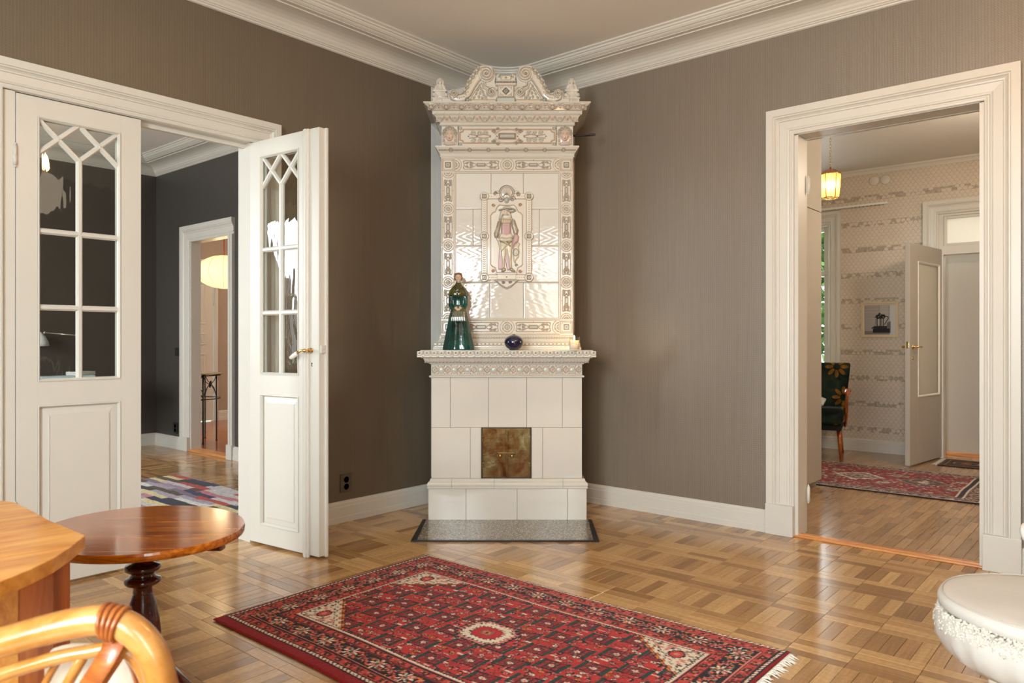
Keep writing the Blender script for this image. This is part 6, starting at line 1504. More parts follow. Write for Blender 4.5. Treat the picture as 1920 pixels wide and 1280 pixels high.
# boards of the top: split along the grain
def clip(poly, y0, y1):
    def half(p, c, s):
        out = []
        for i in range(len(p)):
            a, b_ = p[i], p[(i+1) % len(p)]; fa, fb = s*(a[1]-a[0]-c), s*(b_[1]-b_[0]-c)
            if fa >= 0: out.append(a)
            if fa*fb < 0: t = fa/(fa-fb); out.append((a[0]+(b_[0]-a[0])*t, a[1]+(b_[1]-a[1])*t))
        return out
    return half(half(poly, y0, 1), y1, -1)
for c0, c1 in ((-1.2, -0.36), (-0.359, -0.0075), (-0.0065, 0.34), (0.341, 1.2)):
    pl = clip(L_, c0, c1)
    if len(pl) > 2: MB().bm(plate(pl, zt-0.026, zt, 0.0016), Matrix.Rotation(PI/4, 4, 'Z')).build('top_board', PINE, pt, rot=(0, 0, -PI/4))
m = MB()
A = (-0.915, 1.345)   # near right post of the base
def basebox(r0, r1, d0, d1, z0, z1): m.bbox(r0+1.15, r1+1.15, d0-1.42, d1-1.42, z0, z1, 0.003)
bxr = -0.860
m = MB(); basebox(bxr-0.066, bxr, 1.40, 1.455, 0, zt-0.026); m.build('corner_post', PINE_V, pt)
m = MB(); basebox(-1.17, -1.11, 1.62, 1.675, 0, zt-0.026); m.build('corner_post', PINE_V, pt)
m = MB(); basebox(-1.52, bxr-0.069, 1.405, 1.428, 0.05, zt-0.027); m.build('front_panel', PINE, pt)
m = MB(); m.prism([(bxr+1.15-0.045, 1.457-1.42), (bxr+1.15-0.015, 1.457-1.42), (-1.115+1.15, 1.64-1.42), (-1.115+1.15-0.03, 1.64-1.42)], 0.05, zt-0.027); m.build('side_panel', PINE_V, pt)
m = MB(); basebox(-1.52, -1.17, 1.63, 1.65, 0.05, zt-0.027); m.build('back_panel', PINE, pt)
m = MB(); basebox(-1.57, -1.52, 1.40, 1.66, 0, zt-0.026); m.build('end_panel', PINE_V, pt)

# ================================================================== rattan armchair (seen from behind, close to the camera)
dC = 0.99
rc = empty('rattan_chair', cam_pt(-0.60, 1.15, 0), TH, label='honey coloured rattan chair with a curved bamboo back and pale cushion', cat='chair')
def RP(u, v, d=dC, dy=0.0): return ((u-960)/1400*d+0.60, d-1.15+dy, 1.1-(v-638)/1400*d)
top = [(-330, 1300), (-230, 1265), (-130, 1240), (-50, 1218), (20, 1199), (80, 1182), (140, 1168), (190, 1162), (232, 1172), (264, 1195), (288, 1230), (301, 1272), (310, 1330), (318, 1420), (322, 1560), (322, 1700)]
def smoothpath(p, n=4):
    out = []; P_ = [Vector(x) for x in p]
    for i in range(len(P_)-1):
        p0, p1, p2, p3 = P_[max(i-1, 0)], P_[i], P_[i+1], P_[min(i+2, len(P_)-1)]
        for k in range(n):
            t = k/n; out.append(0.5*((2*p1)+(p2-p0)*t+(2*p0-5*p1+4*p2-p3)*t*t+(-p0+3*p1-3*p2+p3)*t**3))
    out.append(P_[-1]); return out
hoop = [RP(u, v) for u, v in top]
left = [(-0.60-(x-0.0)-0.0, y, z) for x, y, z in hoop]
MB().tube(smoothpath(hoop), 0.0200, 18).build('back_rail', RATTAN, rc)
# the rest of the hoop, outside the picture
cxh = RP(-330, 1300)[0]
mir = [(2*cxh-x, y, z) for x, y, z in hoop][::-1]
MB().tube(smoothpath(mir[:]), 0.0200, 18).build('back_rail', RATTAN, rc)
inner = [(-330, 1345), (-150, 1300), (-40, 1276), (40, 1252), (110, 1232), (165, 1222), (205, 1216), (240, 1222), (262, 1246), (280, 1285), (292, 1340), (298, 1430), (300, 1560)]
inn = [RP(u, v, dC+0.006) for u, v in inner]
MB().tube(smoothpath(inn), 0.0095, 12).build('inner_rail', RATTAN, rc)
MB().tube(smoothpath([(2*cxh-x, y, z) for x, y, z in inn][::-1]), 0.0095, 12).build('inner_rail', RATTAN, rc)
# slanted binding strap and braces
def strap(pts, w, t, mat, name, d=dC):
    MB().tube(smoothpath([RP(u, v, d+dd) for u, v, dd in pts], 3), 0.01, 14, flat=(w, t)).build(name, mat, rc)
for du in (0, 10, 20, 30):
    m = MB(); c = Vector(RP(200+du*0.86, 1164+du*0.20)); 
    nx_ = Vector((0.86, 0, 0.05 - 0.010*du)).normalized()
    q = nx_.cross(Vector((0, 1, 0))).normalized(); pts = [c+(q*math.cos(t)+Vector((0, 1, 0))*math.sin(t))*0.0215 for t in [2*PI*k/20 for k in range(20)]]
    m.tube(pts, 0.0034, 8, True).build('binding', RATTAN_D, rc)
strap([(222, 1190, 0.0), (205, 1225, -0.016), (180, 1265, -0.018), (150, 1310, -0.012), (110, 1370, 0.0), (70, 1440, 0.01)], 0.0155, 0.0035, RATTAN_D, 'strap')
strap([(245, 1195, 0.012), (222, 1235, 0.0), (196, 1275, -0.004), (165, 1330, 0.0), (125, 1400, 0.0)], 0.0045, 0.006, RATTAN_D, 'brace')
strap([(168, 1212, 0.012), (150, 1242, 0.004), (128, 1280, 0.004), (100, 1330, 0.006), (60, 1400, 0.01)], 0.006, 0.0075, RATTAN, 'brace')
strap([(110, 1238, 0.02), (95, 1262, 0.02), (75, 1300, 0.02), (50, 1350, 0.02)], 0.0045, 0.005, RATTAN, 'brace')
strap([(-40, 1280, 0.01), (20, 1310, 0.01), (80, 1350, 0.01), (150, 1410, 0.01)], 0.006, 0.006, RATTAN, 'brace')
strap([(236, 1228, 0.02), (252, 1262, 0.05), (262, 1310, 0.07), (268, 1380, 0.09)], 0.004, 0.004, CHAIRW, 'brace')
# body of the chair below the picture
Wc = 0.235
x0_, x1_ = 2*cxh-hoop[-1][0], hoop[-1][0]; yb_ = hoop[-1][1]
m = MB(); 
MB().tube([(x0_, yb_, 0.36), (x1_, yb_, 0.36)], 0.016, 12).build('seat_rail', RATTAN, rc)
MB().tube([(x0_, yb_+0.32, 0.36), (x1_, yb_+0.32, 0.36)], 0.016, 12).build('seat_rail', RATTAN, rc)
for x in (x0_, x1_):
    MB().tube([(x, yb_, 0.37), (x, yb_-0.01, 0.18), (x, yb_-0.03, 0.0)], 0.018, 12).build('leg', RATTAN, rc)
    MB().tube([(x, yb_+0.32, 0.36), (x, yb_+0.33, 0.0)], 0.018, 12).build('leg', RATTAN, rc)
    MB().tube([(x, yb_, 0.36), (x, yb_+0.32, 0.36)], 0.015, 12).build('seat_rail', RATTAN, rc)
CUSH = simple('cream_cushion_cloth', (0.74, 0.66, 0.54), 0.85, 0.2, nscale=9, namt=0.05, bump=0.3, bscale=120)
m = MB(); m.bbox(x0_+0.012, x1_-0.012, yb_+0.02, yb_+0.30, 0.372, 0.43, 0.02); c = m.build('seat_cushion', CUSH, rc)
m = MB(); m.bbox(-0.075, 0.078, 0.0, 0.05, 0.435, 0.655, 0.022, Matrix.Translation((0, -0.085, 0))); m.build('back_cushion', CUSH, rc)

# ================================================================== white round-seated armchair (lower right)
WF = simple('cream_lacquer', (0.78, 0.72, 0.60), 0.3, 0.5)
LIN = simple('white_linen', (0.58, 0.55, 0.505), 0.8, 0.2, nscale=6, namt=0.05, bump=0.2, bscale=30)
ch = empty('round_seat_armchair', cam_pt(1.338, 1.842, 0), TH, label='white chair with a round seat, sheepskin and flat linen cushion near the hall doorway', cat='chair')
def wob_c(a, j): return 1+0.010*math.sin(3*a+1)+0.006*math.sin(7*a)
MB().lathe([(0.001, 0.410), (0.200, 0.408), (0.238, 0.413), (0.249, 0.422), (0.251, 0.436), (0.246, 0.446), (0.232, 0.4515), (0.200, 0.4545), (0.12, 0.457), (0.001, 0.458)], 64, wob=wob_c).build('cushion', LIN, ch)
MB().tube([(0.2395*(wob_c(t, 0))*math.cos(t), 0.2395*wob_c(t, 0)*math.sin(t), 0.4505) for t in [2*PI*k/64 for k in range(64)]], 0.0016, 6, True).build('piping', simple('piping_cord', (0.55, 0.50, 0.43), 0.8), ch)
def seatw(a, j):
    return 1+(0.012*math.sin(19*a+j)+0.010*math.sin(31*a+2))*(1 if 0 < j < 5 else 0.2)
MB().lathe([(0.001, 0.272), (0.150, 0.276), (0.205, 0.290), (0.240, 0.316), (0.257, 0.350), (0.260, 0.380), (0.256, 0.398), (0.246, 0.410), (0.2, 0.412), (0.001, 0.412)], 96, wob=seatw).build('seat', LIN, ch)
# sheepskin: a torus-like mass of curly tufts hanging out under the cushion
WOOL = simple('sheepskin_wool', (0.62, 0.575, 0.50), 0.95, 0.1, nscale=40, namt=0.08)
m = MB(); random.seed(11)
for k in range(2400):
    t = random.uniform(PI*0.75, 2.05*PI); h = random.uniform(0, 1); z = 0.416-0.040*h-0.006*math.sin(3*t); rr_ = 0.243+0.014*h**0.5+random.uniform(-0.003, 0.002)
    c_ = Vector((rr_*math.cos(t), rr_*math.sin(t), z)); s_ = random.uniform(0.0025, 0.0055)
    m.sphere(c_, s_, s_*random.uniform(0.7, 1.2), s_*random.uniform(0.6, 1.0), seg=6, ring=4)
    if k % 3 == 0:
        e_ = c_+Vector((math.cos(t)*0.004, math.sin(t)*0.004, -random.uniform(0.004, 0.010)))
        m.tube([c_, (c_+e_)/2+Vector((random.uniform(-0.004, 0.004), random.uniform(-0.004, 0.004), 0)), e_], [0.0022, 0.0018, 0.0006], 5)
m.build('sheepskin', WOOL, ch, kind='stuff')
for (x, y) in ((-0.17, -0.11), (0.11, -0.17), (0.17, 0.11), (-0.02, 0.19)):
    MB().lathe([(0.014, 0.0), (0.016, 0.02), (0.018, 0.15), (0.024, 0.28), (0.027, 0.30), (0.024, 0.31), (0.028, 0.345)], 16, Matrix.Translation((x, y, 0))).build('leg', WF, ch)
# arm that reaches into the picture at the very edge
MB().tube(smoothpath([(0.10, 0.18, 0.33), (0.13, 0.22, 0.42), (0.15, 0.20, 0.50), (0.15, 0.18, 0.56)]), 0.014, 12).build('arm_post', WF, ch)
MB().tube(smoothpath([(0.080, 0.21, 0.570), (0.084, 0.205, 0.572), (0.107, 0.195, 0.578), (0.17, 0.16, 0.60), (0.27, 0.08, 0.62)]), [0.012]+[0.030]*3+[0.030]*14, 16).build('arm_pad', LIN, ch)
MB().tube(smoothpath([(0.24, 0.12, 0.36), (0.27, 0.08, 0.62), (0.28, 0.0, 0.88), (0.27, -0.10, 0.90), (0.24, -0.16, 0.62), (0.22, -0.14, 0.36)]), 0.016, 12).build('back_frame', WF, ch)

# ================================================================== ceiling lamp of the stove room (behind the camera's view)
lamp = empty('ceiling_globe_lamp', (3.4, -2.0, H), label='white glass globe lamp hanging from the stove room ceiling', cat='lamp')
gl = NT('opal_globe'); e_ = gl.n('ShaderNodeEmission'); e_.inputs[0].default_value = (1, 0.80, 0.56, 1); e_.inputs[1].default_value = 6
tr = gl.n('ShaderNodeBsdfTransparent'); mx = gl.n('ShaderNodeMixShader'); mx.inputs[0].default_value = 0.5; gl.l(tr.outputs[0], mx.inputs[1]); gl.l(e_.outputs[0], mx.inputs[2]); gl.l(mx.outputs[0], gl.out.inputs[0])
MB().lathe([(0.05, -0.02), (0.05, 0.0), (0.001, 0.0)], 24).tube([(0, 0, -0.01), (0, 0, -0.45)], 0.006, 8).build('rod', BRASS, lamp)
MB().sphere((0, 0, -0.642), 0.19, seg=32, ring=20).build('globe', gl.m, lamp)
# ================================================================== hall
cl = empty('hall_closet', (1.85, 1.38, 0), label='tall greige built-in closet just inside the hall doorway', cat='closet')
MB().box(-0.62, -0.02, -1.245, 0.21, 0.05, 2.79).build('carcass', GREIGE, cl)
MB().box(-0.62, -0.035, -1.245, 0.20, 0, 0.05).build('plinth', simple('toe_kick', (0.34, 0.31, 0.27), 0.6), cl)
for (y0, y1) in ((-1.243, -0.513), (-0.510, 0.21)):
    d_ = MB().bbox(-0.02, 0, y0, y1, 0.052, 2.062, 0.0025).build('closet_door', GREIGE, cl)
    if y0 > -1: 
        MB().bbox(-0.001, 0.003, -0.185, -0.165, 1.06, 1.12, 0.0015).lathe([(0.001, 0), (0.012, 0.001), (0.014, 0.004), (0.006, 0.008), (0.006, 0.018), (0.013, 0.022), (0.014, 0.028), (0.001, 0.031)], 18, Matrix.Translation((0.002, -0.205, 1.045)) @ Matrix.Rotation(PI/2, 4, 'Y')).build('knob', WHITE, d_)
    MB().bbox(-0.02, 0, y0, y1, 2.068, 2.788, 0.0025).build('upper_door', GREIGE, cl)
m = MB()
for z in (1.99, 0.22): m.lathe([(0.001, -0.055), (0.006, -0.048), (0.005, -0.042), (0.009, -0.040), (0.009, 0.040), (0.005, 0.042), (0.006, 0.048), (0.001, 0.056)], 12, Matrix.Translation((2.246, 0.135, z)))
struct(m, 'trim_13', WHITE, 'white empty hinges on the hall doorway jamb', 'hinge')

# lantern
GOLDG = NT('amber_lantern_glass')
tr = GOLDG.n('ShaderNodeBsdfTranslucent'); tr.inputs[0].default_value = (0.95, 0.74, 0.40, 1); tp = GOLDG.n('ShaderNodeBsdfTransparent'); tp.inputs[0].default_value = (1, 0.86, 0.58, 1)
gl_ = GOLDG.n('ShaderNodeBsdfGlossy'); gl_.inputs['Roughness'].default_value = 0.1
m1 = GOLDG.n('ShaderNodeMixShader'); m1.inputs[0].default_value = 0.55; GOLDG.l(tr.outputs[0], m1.inputs[1]); GOLDG.l(tp.outputs[0], m1.inputs[2])
m2 = GOLDG.n('ShaderNodeMixShader'); m2.inputs[0].default_value = 0.08; GOLDG.l(m1.outputs[0], m2.inputs[1]); GOLDG.l(gl_.outputs[0], m2.inputs[2]); GOLDG.l(m2.outputs[0], GOLDG.out.inputs[0])
la = empty('hall_lantern', (1.765, 2.07, 2.792), 0.35, label='brass and amber glass lantern hanging on a chain from the hall ceiling', cat='lantern')
MB().lathe([(0.047, 0), (0.047, -0.004), (0.040, -0.016), (0.022, -0.026), (0.008, -0.030), (0.001, -0.032)], 28).build('ceiling_rose', COPPER, la)
m = MB()
for k in range(12):
    z = -0.045-k*0.0235; pts = [(0.0065*math.cos(t)*(1 if k % 2 else 0), 0.0065*math.cos(t)*(0 if k % 2 else 1), z+0.0145*math.sin(t)) for t in [2*PI*i/12 for i in range(12)]]
    m.tube(pts, 0.0017, 6, True)
m.build('chain', BRASS, la)
zt_, zb_ = -0.345, -0.535; rt, rb = 0.083, 0.066
MB().lathe([(0.092, zt_-0.002), (0.090, zt_+0.004), (0.070, zt_+0.014), (0.045, zt_+0.032), (0.020, zt_+0.044), (0.008, zt_+0.05), (0.006, zt_+0.062), (0.001, zt_+0.064)], 6, Matrix.Rotation(PI/6, 4, 'Z')).build('lantern_cap', COPPER, la)
m = MB(); pt_ = [(rt*math.cos(PI/3*k), rt*math.sin(PI/3*k), zt_) for k in range(6)]; pb_ = [(rb*math.cos(PI/3*k), rb*math.sin(PI/3*k), zb_) for k in range(6)]
for k in range(6): m.tube([pt_[k], pb_[k]], 0.0032, 6).tube([pt_[k], pt_[(k+1) % 6]], 0.0035, 6).tube([pb_[k], pb_[(k+1) % 6]], 0.0035, 6).tube([pb_[k], (0, 0, zb_-0.02)], 0.0025, 6)
m.build('lantern_frame', BRASS, la)
for k in range(6): MB().add([pb_[k], pb_[(k+1) % 6], pt_[(k+1) % 6], pt_[k]]+[tuple(c*0.985 for c in q[:2])+(q[2],) for q in (pb_[k], pb_[(k+1) % 6], pt_[(k+1) % 6], pt_[k])], [(0, 1, 2, 3), (7, 6, 5, 4), (0, 4, 5, 1), (1, 5, 6, 2), (2, 6, 7, 3), (3, 7, 4, 0)]).build('lantern_pane', GOLDG.m, la)
bl = NT('lantern_bulb'); em = bl.n('ShaderNodeEmission'); em.inputs[0].default_value = (1, 0.80, 0.46, 1); em.inputs[1].default_value = 40; bl.l(em.outputs[0], bl.out.inputs[0])
MB().sphere((0.018, 0, -0.43), 0.022, 0.022, 0.030, seg=16, ring=10).build('bulb', bl.m, la); MB().sphere((-0.022, 0.006, -0.43), 0.022, 0.022, 0.030, seg=16, ring=10).build('bulb', bl.m, la)

for x, lb in ((1.674, 'plain round white disc'), (1.778, 'round white disc below a small dark hook')):
    MB().lathe([(0.001, 0.012), (0.040, 0.012), (0.046, 0.008), (0.047, 0.0), (0.001, 0)], 32, Matrix.Translation((x, 3.7, 2.672)) @ Matrix.Rotation(PI/2, 4, 'X')).build('wall_disc', WHITE, None, label=lb+' high on the scalloped wallpaper', cat='wall disc', group='round discs on the hall wall')
ra = empty('curtain_rail', (1.30, 3.7, 2.436), label='slim white aluminium curtain rail above the hall window', cat='curtain rail')
ALU = simple('white_aluminium', (0.74, 0.72, 0.69), 0.35, 0.5)
MB().bbox(-0.6, 0.512, -0.075, -0.055, -0.012, 0.008, 0.002).build('rail', ALU, ra)
MB().bbox(0.03, 0.05, -0.075, 0.0, -0.016, -0.010, 0.001).build('bracket', ALU, ra); MB().bbox(-0.42, -0.40, -0.075, 0.0, -0.016, -0.010, 0.001).build('bracket', ALU, ra)
m = MB()
for k in range(9): m.bbox(0.18+k*0.036, 0.188+k*0.036, -0.069, -0.061, -0.019, -0.011, 0.001)
m.build('gliders', simple('glider', (0.12, 0.11, 0.1), 0.5), ra)

# picture: old coffee machine on a ledge, black and white
pc = empty('framed_picture', (1.7255, 3.7, 1.3025), label='small framed black and white picture of an old iron machine on a plinth', cat='picture')
W_, H_ = 0.339, 0.349
m = MB(); m.sweep([(-W_/2, 0, -H_/2), (W_/2, 0, -H_/2), (W_/2, 0, H_/2), (-W_/2, 0, H_/2)], [(0, 0), (0, 0.012), (0.006, 0.018), (0.012, 0.018), (0.018, 0.012), (0.028, 0.010), (0.032, 0.004), (0.032, 0)], True, nrm=(0, -1, 0))
m.build('picture_frame', simple('cream_frame', srgb(214, 196, 164), 0.4), pc)
r = Relief(W_-0.06, H_-0.06, 0.0022, srgb(172, 164, 160)); w, h = r.w, r.h; P2_ = lambda u, v: ((u-0.5)*w, (1-v)*h)
nz = np.random.RandomState(3).rand(*r.X.shape); st_ = smooth2(np.repeat(nz[:, :1], r.nx, 1), 2); r.C *= (0.86+0.28*st_[..., None])
r.rect(0.0, 0.28*w, 0.02, h, None, srgb(190, 182, 172), 0.7); r.rect(-0.01*w, 0.0, 0.35*h, h, None, srgb(60, 56, 54), 0.6)
r.rect(-w, w, 0, 0.06*h, None, srgb(112, 104, 106), 0.8); r.rect(-w, -0.2*w, 0.06*h, 0.12*h, None, srgb(90, 84, 84), 0.6)
r.rect(0.33*w, w, 0, h, None, srgb(206, 208, 206), 1.0)
r.poly([P2_(0.74, 0.6), P2_(0.86, 0.55), P2_(0.86, 0.95), P2_(0.70, 0.93)], None, srgb(84, 80, 82), a=0.8)
ik = srgb(34, 30, 30)
r.rect(-0.22*w, 0.33*w, 0.06*h, 0.20*h, None, ik); r.rect(-0.19*w, 0.24*w, 0.19*h, 0.29*h, None, srgb(44, 40, 40)); r.stroke([P2_(0.26, 0.78), P2_(0.34, 0.74)], 0.006, None, ik)
for u in (0.42, 0.50, 0.545, 0.62): r.stroke([P2_(u, 0.70), P2_(u, 0.42)], 0.0042, None, ik)
r.rect(-0.06*w, 0.0, 0.30*h, 0.55*h, None, srgb(196, 188, 180), 0.8)
r.poly([P2_(0.36, 0.36), P2_(0.46, 0.31), P2_(0.66, 0.32), P2_(0.70, 0.38), P2_(0.66, 0.46), P2_(0.40, 0.47)], None, ik); r.circ(*P2_(0.50, 0.30), 0.010, None, ik); r.stroke([P2_(0.33, 0.42), P2_(0.40, 0.42)], 0.003, None, ik)
r.stroke([P2_(0.68, 0.39), P2_(0.77, 0.40), P2_(0.78, 0.46), P2_(0.70, 0.60), P2_(0.66, 0.66)], 0.0036, None, ik); r.stroke([P2_(0.37, 0.48), P2_(0.37, 0.66)], 0.002, None, srgb(90, 86, 84))
for u, v in ((0.47, 0.40), (0.52, 0.34), (0.62, 0.41)): r.circ(*P2_(u, v), 0.0035, None, srgb(200, 196, 190))
link_mesh('print', r.mesh('print', 0.003), PICT, pc, (0, -0.006, -H_/2+0.03))

# green armchair, seen past the closet
ac = empty('green_armchair', (1.295, 3.136, 0), 0.25, label='vintage armchair in dark green flowered fabric with bent wooden arms beside the hall window', cat='armchair')
def floral():
    t = NT('dark_green_floral'); t.bsdf((0.02, 0.03, 0.02), 0.85, 0.2)
    tc = t.n('ShaderNodeTexCoord'); v = t.n('ShaderNodeTexVoronoi'); v.inputs['Scale'].default_value = 1.0; v.inputs['Randomness'].default_value = 0.3
    mp = t.n('ShaderNodeMapping'); mp.inputs['Scale'].default_value = (3.4, 3.4, 3.4); mp.inputs['Location'].default_value = (0.42, 0.3, 0.26); t.l(tc.outputs['Object'], mp.inputs[0]); t.l(mp.outputs[0], v.inputs['Vector'])
    sb = t.n('ShaderNodeVectorMath', operation='SUBTRACT'); t.l(mp.outputs[0], sb.inputs[0]); t.l(v.outputs['Position'], sb.inputs[1])
    sp = t.n('ShaderNodeSeparateXYZ'); t.l(sb.outputs[0], sp.inputs[0])
    ang_ = t.math('ARCTAN2', sp.outputs[2], sp.outputs[0]); pet = t.math('ABSOLUTE', t.math('COSINE', t.math('MULTIPLY', ang_, 4.0)))
    rad = t.math('SQRT', t.math('ADD', t.math('POWER', sp.outputs[0], 2.0), t.math('POWER', sp.outputs[2], 2.0)))
    inr = t.math('MULTIPLY', t.math('LESS_THAN', rad, t.math('ADD', 0.10, t.math('MULTIPLY', pet, 0.26))), t.math('GREATER_THAN', rad, 0.11))
    f = t.math('MULTIPLY', inr, t.math('GREATER_THAN', pet, 0.35))
    bg = t.ramp(t.noise(t.coord(), 7, 4, 0.6, 0.8), [(0.38, (0.004, 0.005, 0.004)), (0.55, (0.008, 0.020, 0.014)), (0.72, (0.03, 0.032, 0.012))])
    og = t.ramp(t.noise(t.coord(), 28, 3), [(0.3, srgb(92, 56, 10)), (0.7, srgb(140, 98, 28))])
    t.l(t.mix(t.math('MULTIPLY', f, 0.85), bg, og), t.b.inputs['Base Color']); t.bump(t.noise(t.coord(), 300, 2), 0.4, 0.002); return t.m
FLOR = floral()
Mb = Matrix.Translation((0, 0.20, 0.36)) @ Matrix.Rotation(-0.20, 4, 'X')
bm = bmesh.new(); bmesh.ops.create_cube(bm, size=1)
for v in bm.verts: v.co = Vector((v.co.x*(0.60 if v.co.z > 0 else 0.50), v.co.y*(0.07 if v.co.z > 0 else 0.11), (v.co.z+0.5)*0.53))
bmesh.ops.bevel(bm, geom=bm.edges[:], offset=0.028, segments=4, profile=0.6, affect='EDGES')
MB().bm(bm, Mb, True).build('backrest', FLOR, ac)
bm = bmesh.new(); bmesh.ops.create_cube(bm, size=1)
for v in bm.verts: v.co = Vector((v.co.x*0.50, v.co.y*0.54-0.05, v.co.z*0.16+0.385+(0.02 if v.co.y < 0 else 0)))
bmesh.ops.bevel(bm, geom=bm.edges[:], offset=0.045, segments=5, profile=0.6, affect='EDGES')
MB().bm(bm, None, True).build('seat', FLOR, ac)
MB().bbox(-0.24, 0.24, -0.27, 0.20, 0.27, 0.325, 0.01).build('seat_frame', simple('black_cloth', (0.01, 0.009, 0.008), 0.9), ac)
for s in (-1, 1):
    MB().tube(smoothpath([(s*0.285, -0.28, 0.63), (s*0.287, -0.30, 0.60), (s*0.284, -0.285, 0.50), (s*0.280, -0.24, 0.40), (s*0.270, -0.15, 0.33), (s*0.262, 0.0, 0.30), (s*0.255, 0.14, 0.30)], 5), 0.02, 14, flat=(0.013, 0.024)).build('arm', CHAIRW, ac)
    MB().tube(smoothpath([(s*0.287, -0.292, 0.615), (s*0.289, -0.18, 0.645), (s*0.289, 0.0, 0.63), (s*0.286, 0.14, 0.61)], 5), 0.02, 14, flat=(0.024, 0.012)).build('armrest', CHAIRW, ac)
    MB().tube([(s*0.215, -0.18, 0.29), (s*0.225, -0.20, 0.15), (s*0.235, -0.225, 0.0)], [0.024, 0.019, 0.012], 12).build('leg', CHAIRW, ac)
    MB().tube([(s*0.20, 0.15, 0.29), (s*0.215, 0.20, 0.15), (s*0.23, 0.26, 0.0)], [0.022, 0.018, 0.012], 12).build('leg', CHAIRW, ac)
# pale throw over the seat front
THR = simple('pale_grey_throw', (0.55, 0.51, 0.47), 0.9, 0.1, nscale=12, namt=0.06)
th = empty('throw_blanket', (1.295, 3.136, 0), 0.25, label='pale grey throw lying over the seat of the green armchair', cat='throw')
g = []; nx, ny = 40, 26
V = []
for j_ in range(ny):
    for i in range(nx):
        x = -0.19+0.22*i/(nx-1)
        s_ = j_/(ny-1)*0.62
        if s_ < 0.26: y, z = -0.08-s_, 0.495+0.012
        else: y, z = -0.355-0.02*math.sin((s_-0.26)*6), 0.505-(s_-0.26)
        wv_ = 0.016*math.sin(i*0.75+1.4*math.sin(j_*0.3))+0.008*math.sin(i*1.9+j_*0.5)
        V.append((x, y-(wv_ if s_ > 0.26 else 0)-(0.02 if s_ > 0.26 else 0), z+(wv_+0.012 if s_ <= 0.26 else 0)))
idx = np.arange(nx*ny).reshape(ny, nx); F = np.stack([idx[:-1, :-1], idx[:-1, 1:], idx[1:, 1:], idx[1:, :-1]], -1).reshape(-1, 4)
o = link_mesh('throw_cloth', grid_mesh('throw_cloth', np.array(V), F), THR, th); md = o.modifiers.new('t', 'SOLIDIFY'); md.thickness = 0.008
m = MB(); Ms = Matrix.Translation((0.03, -0.02, 0.53)) @ Matrix.Rotation(0.35, 4, 'Y') @ Matrix.Rotation(0.2, 4, 'X'); m.bbox(-0.09, 0.06, -0.12, 0.10, -0.012, 0.012, 0.011, Ms); m.build('folded_end', THR, th)

# hall runner and door mat
def hall_rug(X, Y, Lx, Ly):
    q = 0.006; X = np.floor(X/q)*q; Y = np.floor(Y/q)*q; C = np.zeros(X.shape+(3,)); R_ = srgb(132, 30, 34); D_ = srgb(44, 34, 44); C_ = srgb(196, 184, 168); G_ = srgb(118, 100, 88); C[:] = D_
    x_ = np.minimum(X, Lx-X)-0.02; y_ = np.minimum(Y, Ly-Y)-0.008; xs = x_*0.75; d = np.minimum(xs, y_); al = np.where(xs < y_, Y, X)
    b = lambda a0, a1: (d >= a0) & (d < a1)
    setc(C, b(0.008, 0.018), C_); setc(C, b(0.018, 0.095), srgb(96, 56, 50)); m = b(0.022, 0.092); ph = np.mod(al, 0.07)-0.035; dd = d-0.057
    t = np.abs(ph)/0.026+np.abs(dd)/0.026; setc(C, m & (t < 1), srgb(176, 140, 120)); setc(C, m & (t < 0.55), D_); setc(C, m & (np.abs(t-1.5) < 0.22), D_); hs = vhash(np.floor(X/0.012), np.floor(Y/0.012)); setc(C, m & (hs > 0.85), C_, 0.7)
    setc(C, b(0.095, 0.103), C_); setc(C, b(0.103, 0.125), D_); setc(C, b(0.125, 0.133), C_); f = d >= 0.133; setc(C, f, R_)
    U, V_ = X-Lx/2, Y-Ly/2; P = 0.46; gx = np.mod(U+P/2, P)-P/2; k = np.floor((U+P/2)/P)
    t = np.abs(gx)/0.21+np.abs(V_)/0.20+0.10*(np.mod(np.abs(gx)+np.abs(V_), 0.05) < 0.025); ev = np.mod(k, 2) == 0
    for lim, c1, c2 in ((1.0, C_, G_), (0.84, G_, D_), (0.62, R_, G_), (0.42, C_, R_), (0.28, D_, C_)): setc(C, f & ev & (t < lim), c1); setc(C, f & ~ev & (t < lim), c2)
    gx2 = np.mod(U, P)-P/2; t2 = np.abs(gx2)/0.07+np.abs(np.abs(V_)-0.18)/0.07; setc(C, f & (t2 < 1), G_); setc(C, f & (t2 < 0.6), C_); setc(C, f & (t2 < 0.3), D_)
    hs = vhash(np.floor(X/0.018), np.floor(Y/0.018), 8); setc(C, f & (hs > 0.82), G_, 0.8); setc(C, f & (hs < 0.10), C_, 0.75); setc(C, f & (hs > 0.10) & (hs < 0.18), D_)
    return C
hr = empty('hall_runner', (1.02, 1.60, 0), 0.0, label='red and brown patterned wool runner across the hall floor', cat='rug')
hr.rotation_euler = (0, 0, 0.0)
link_mesh('rug_pile', rug_mesh(1.87, 1.18, 0.0065, hall_rug, 0.009, 0.006), PILE, hr)
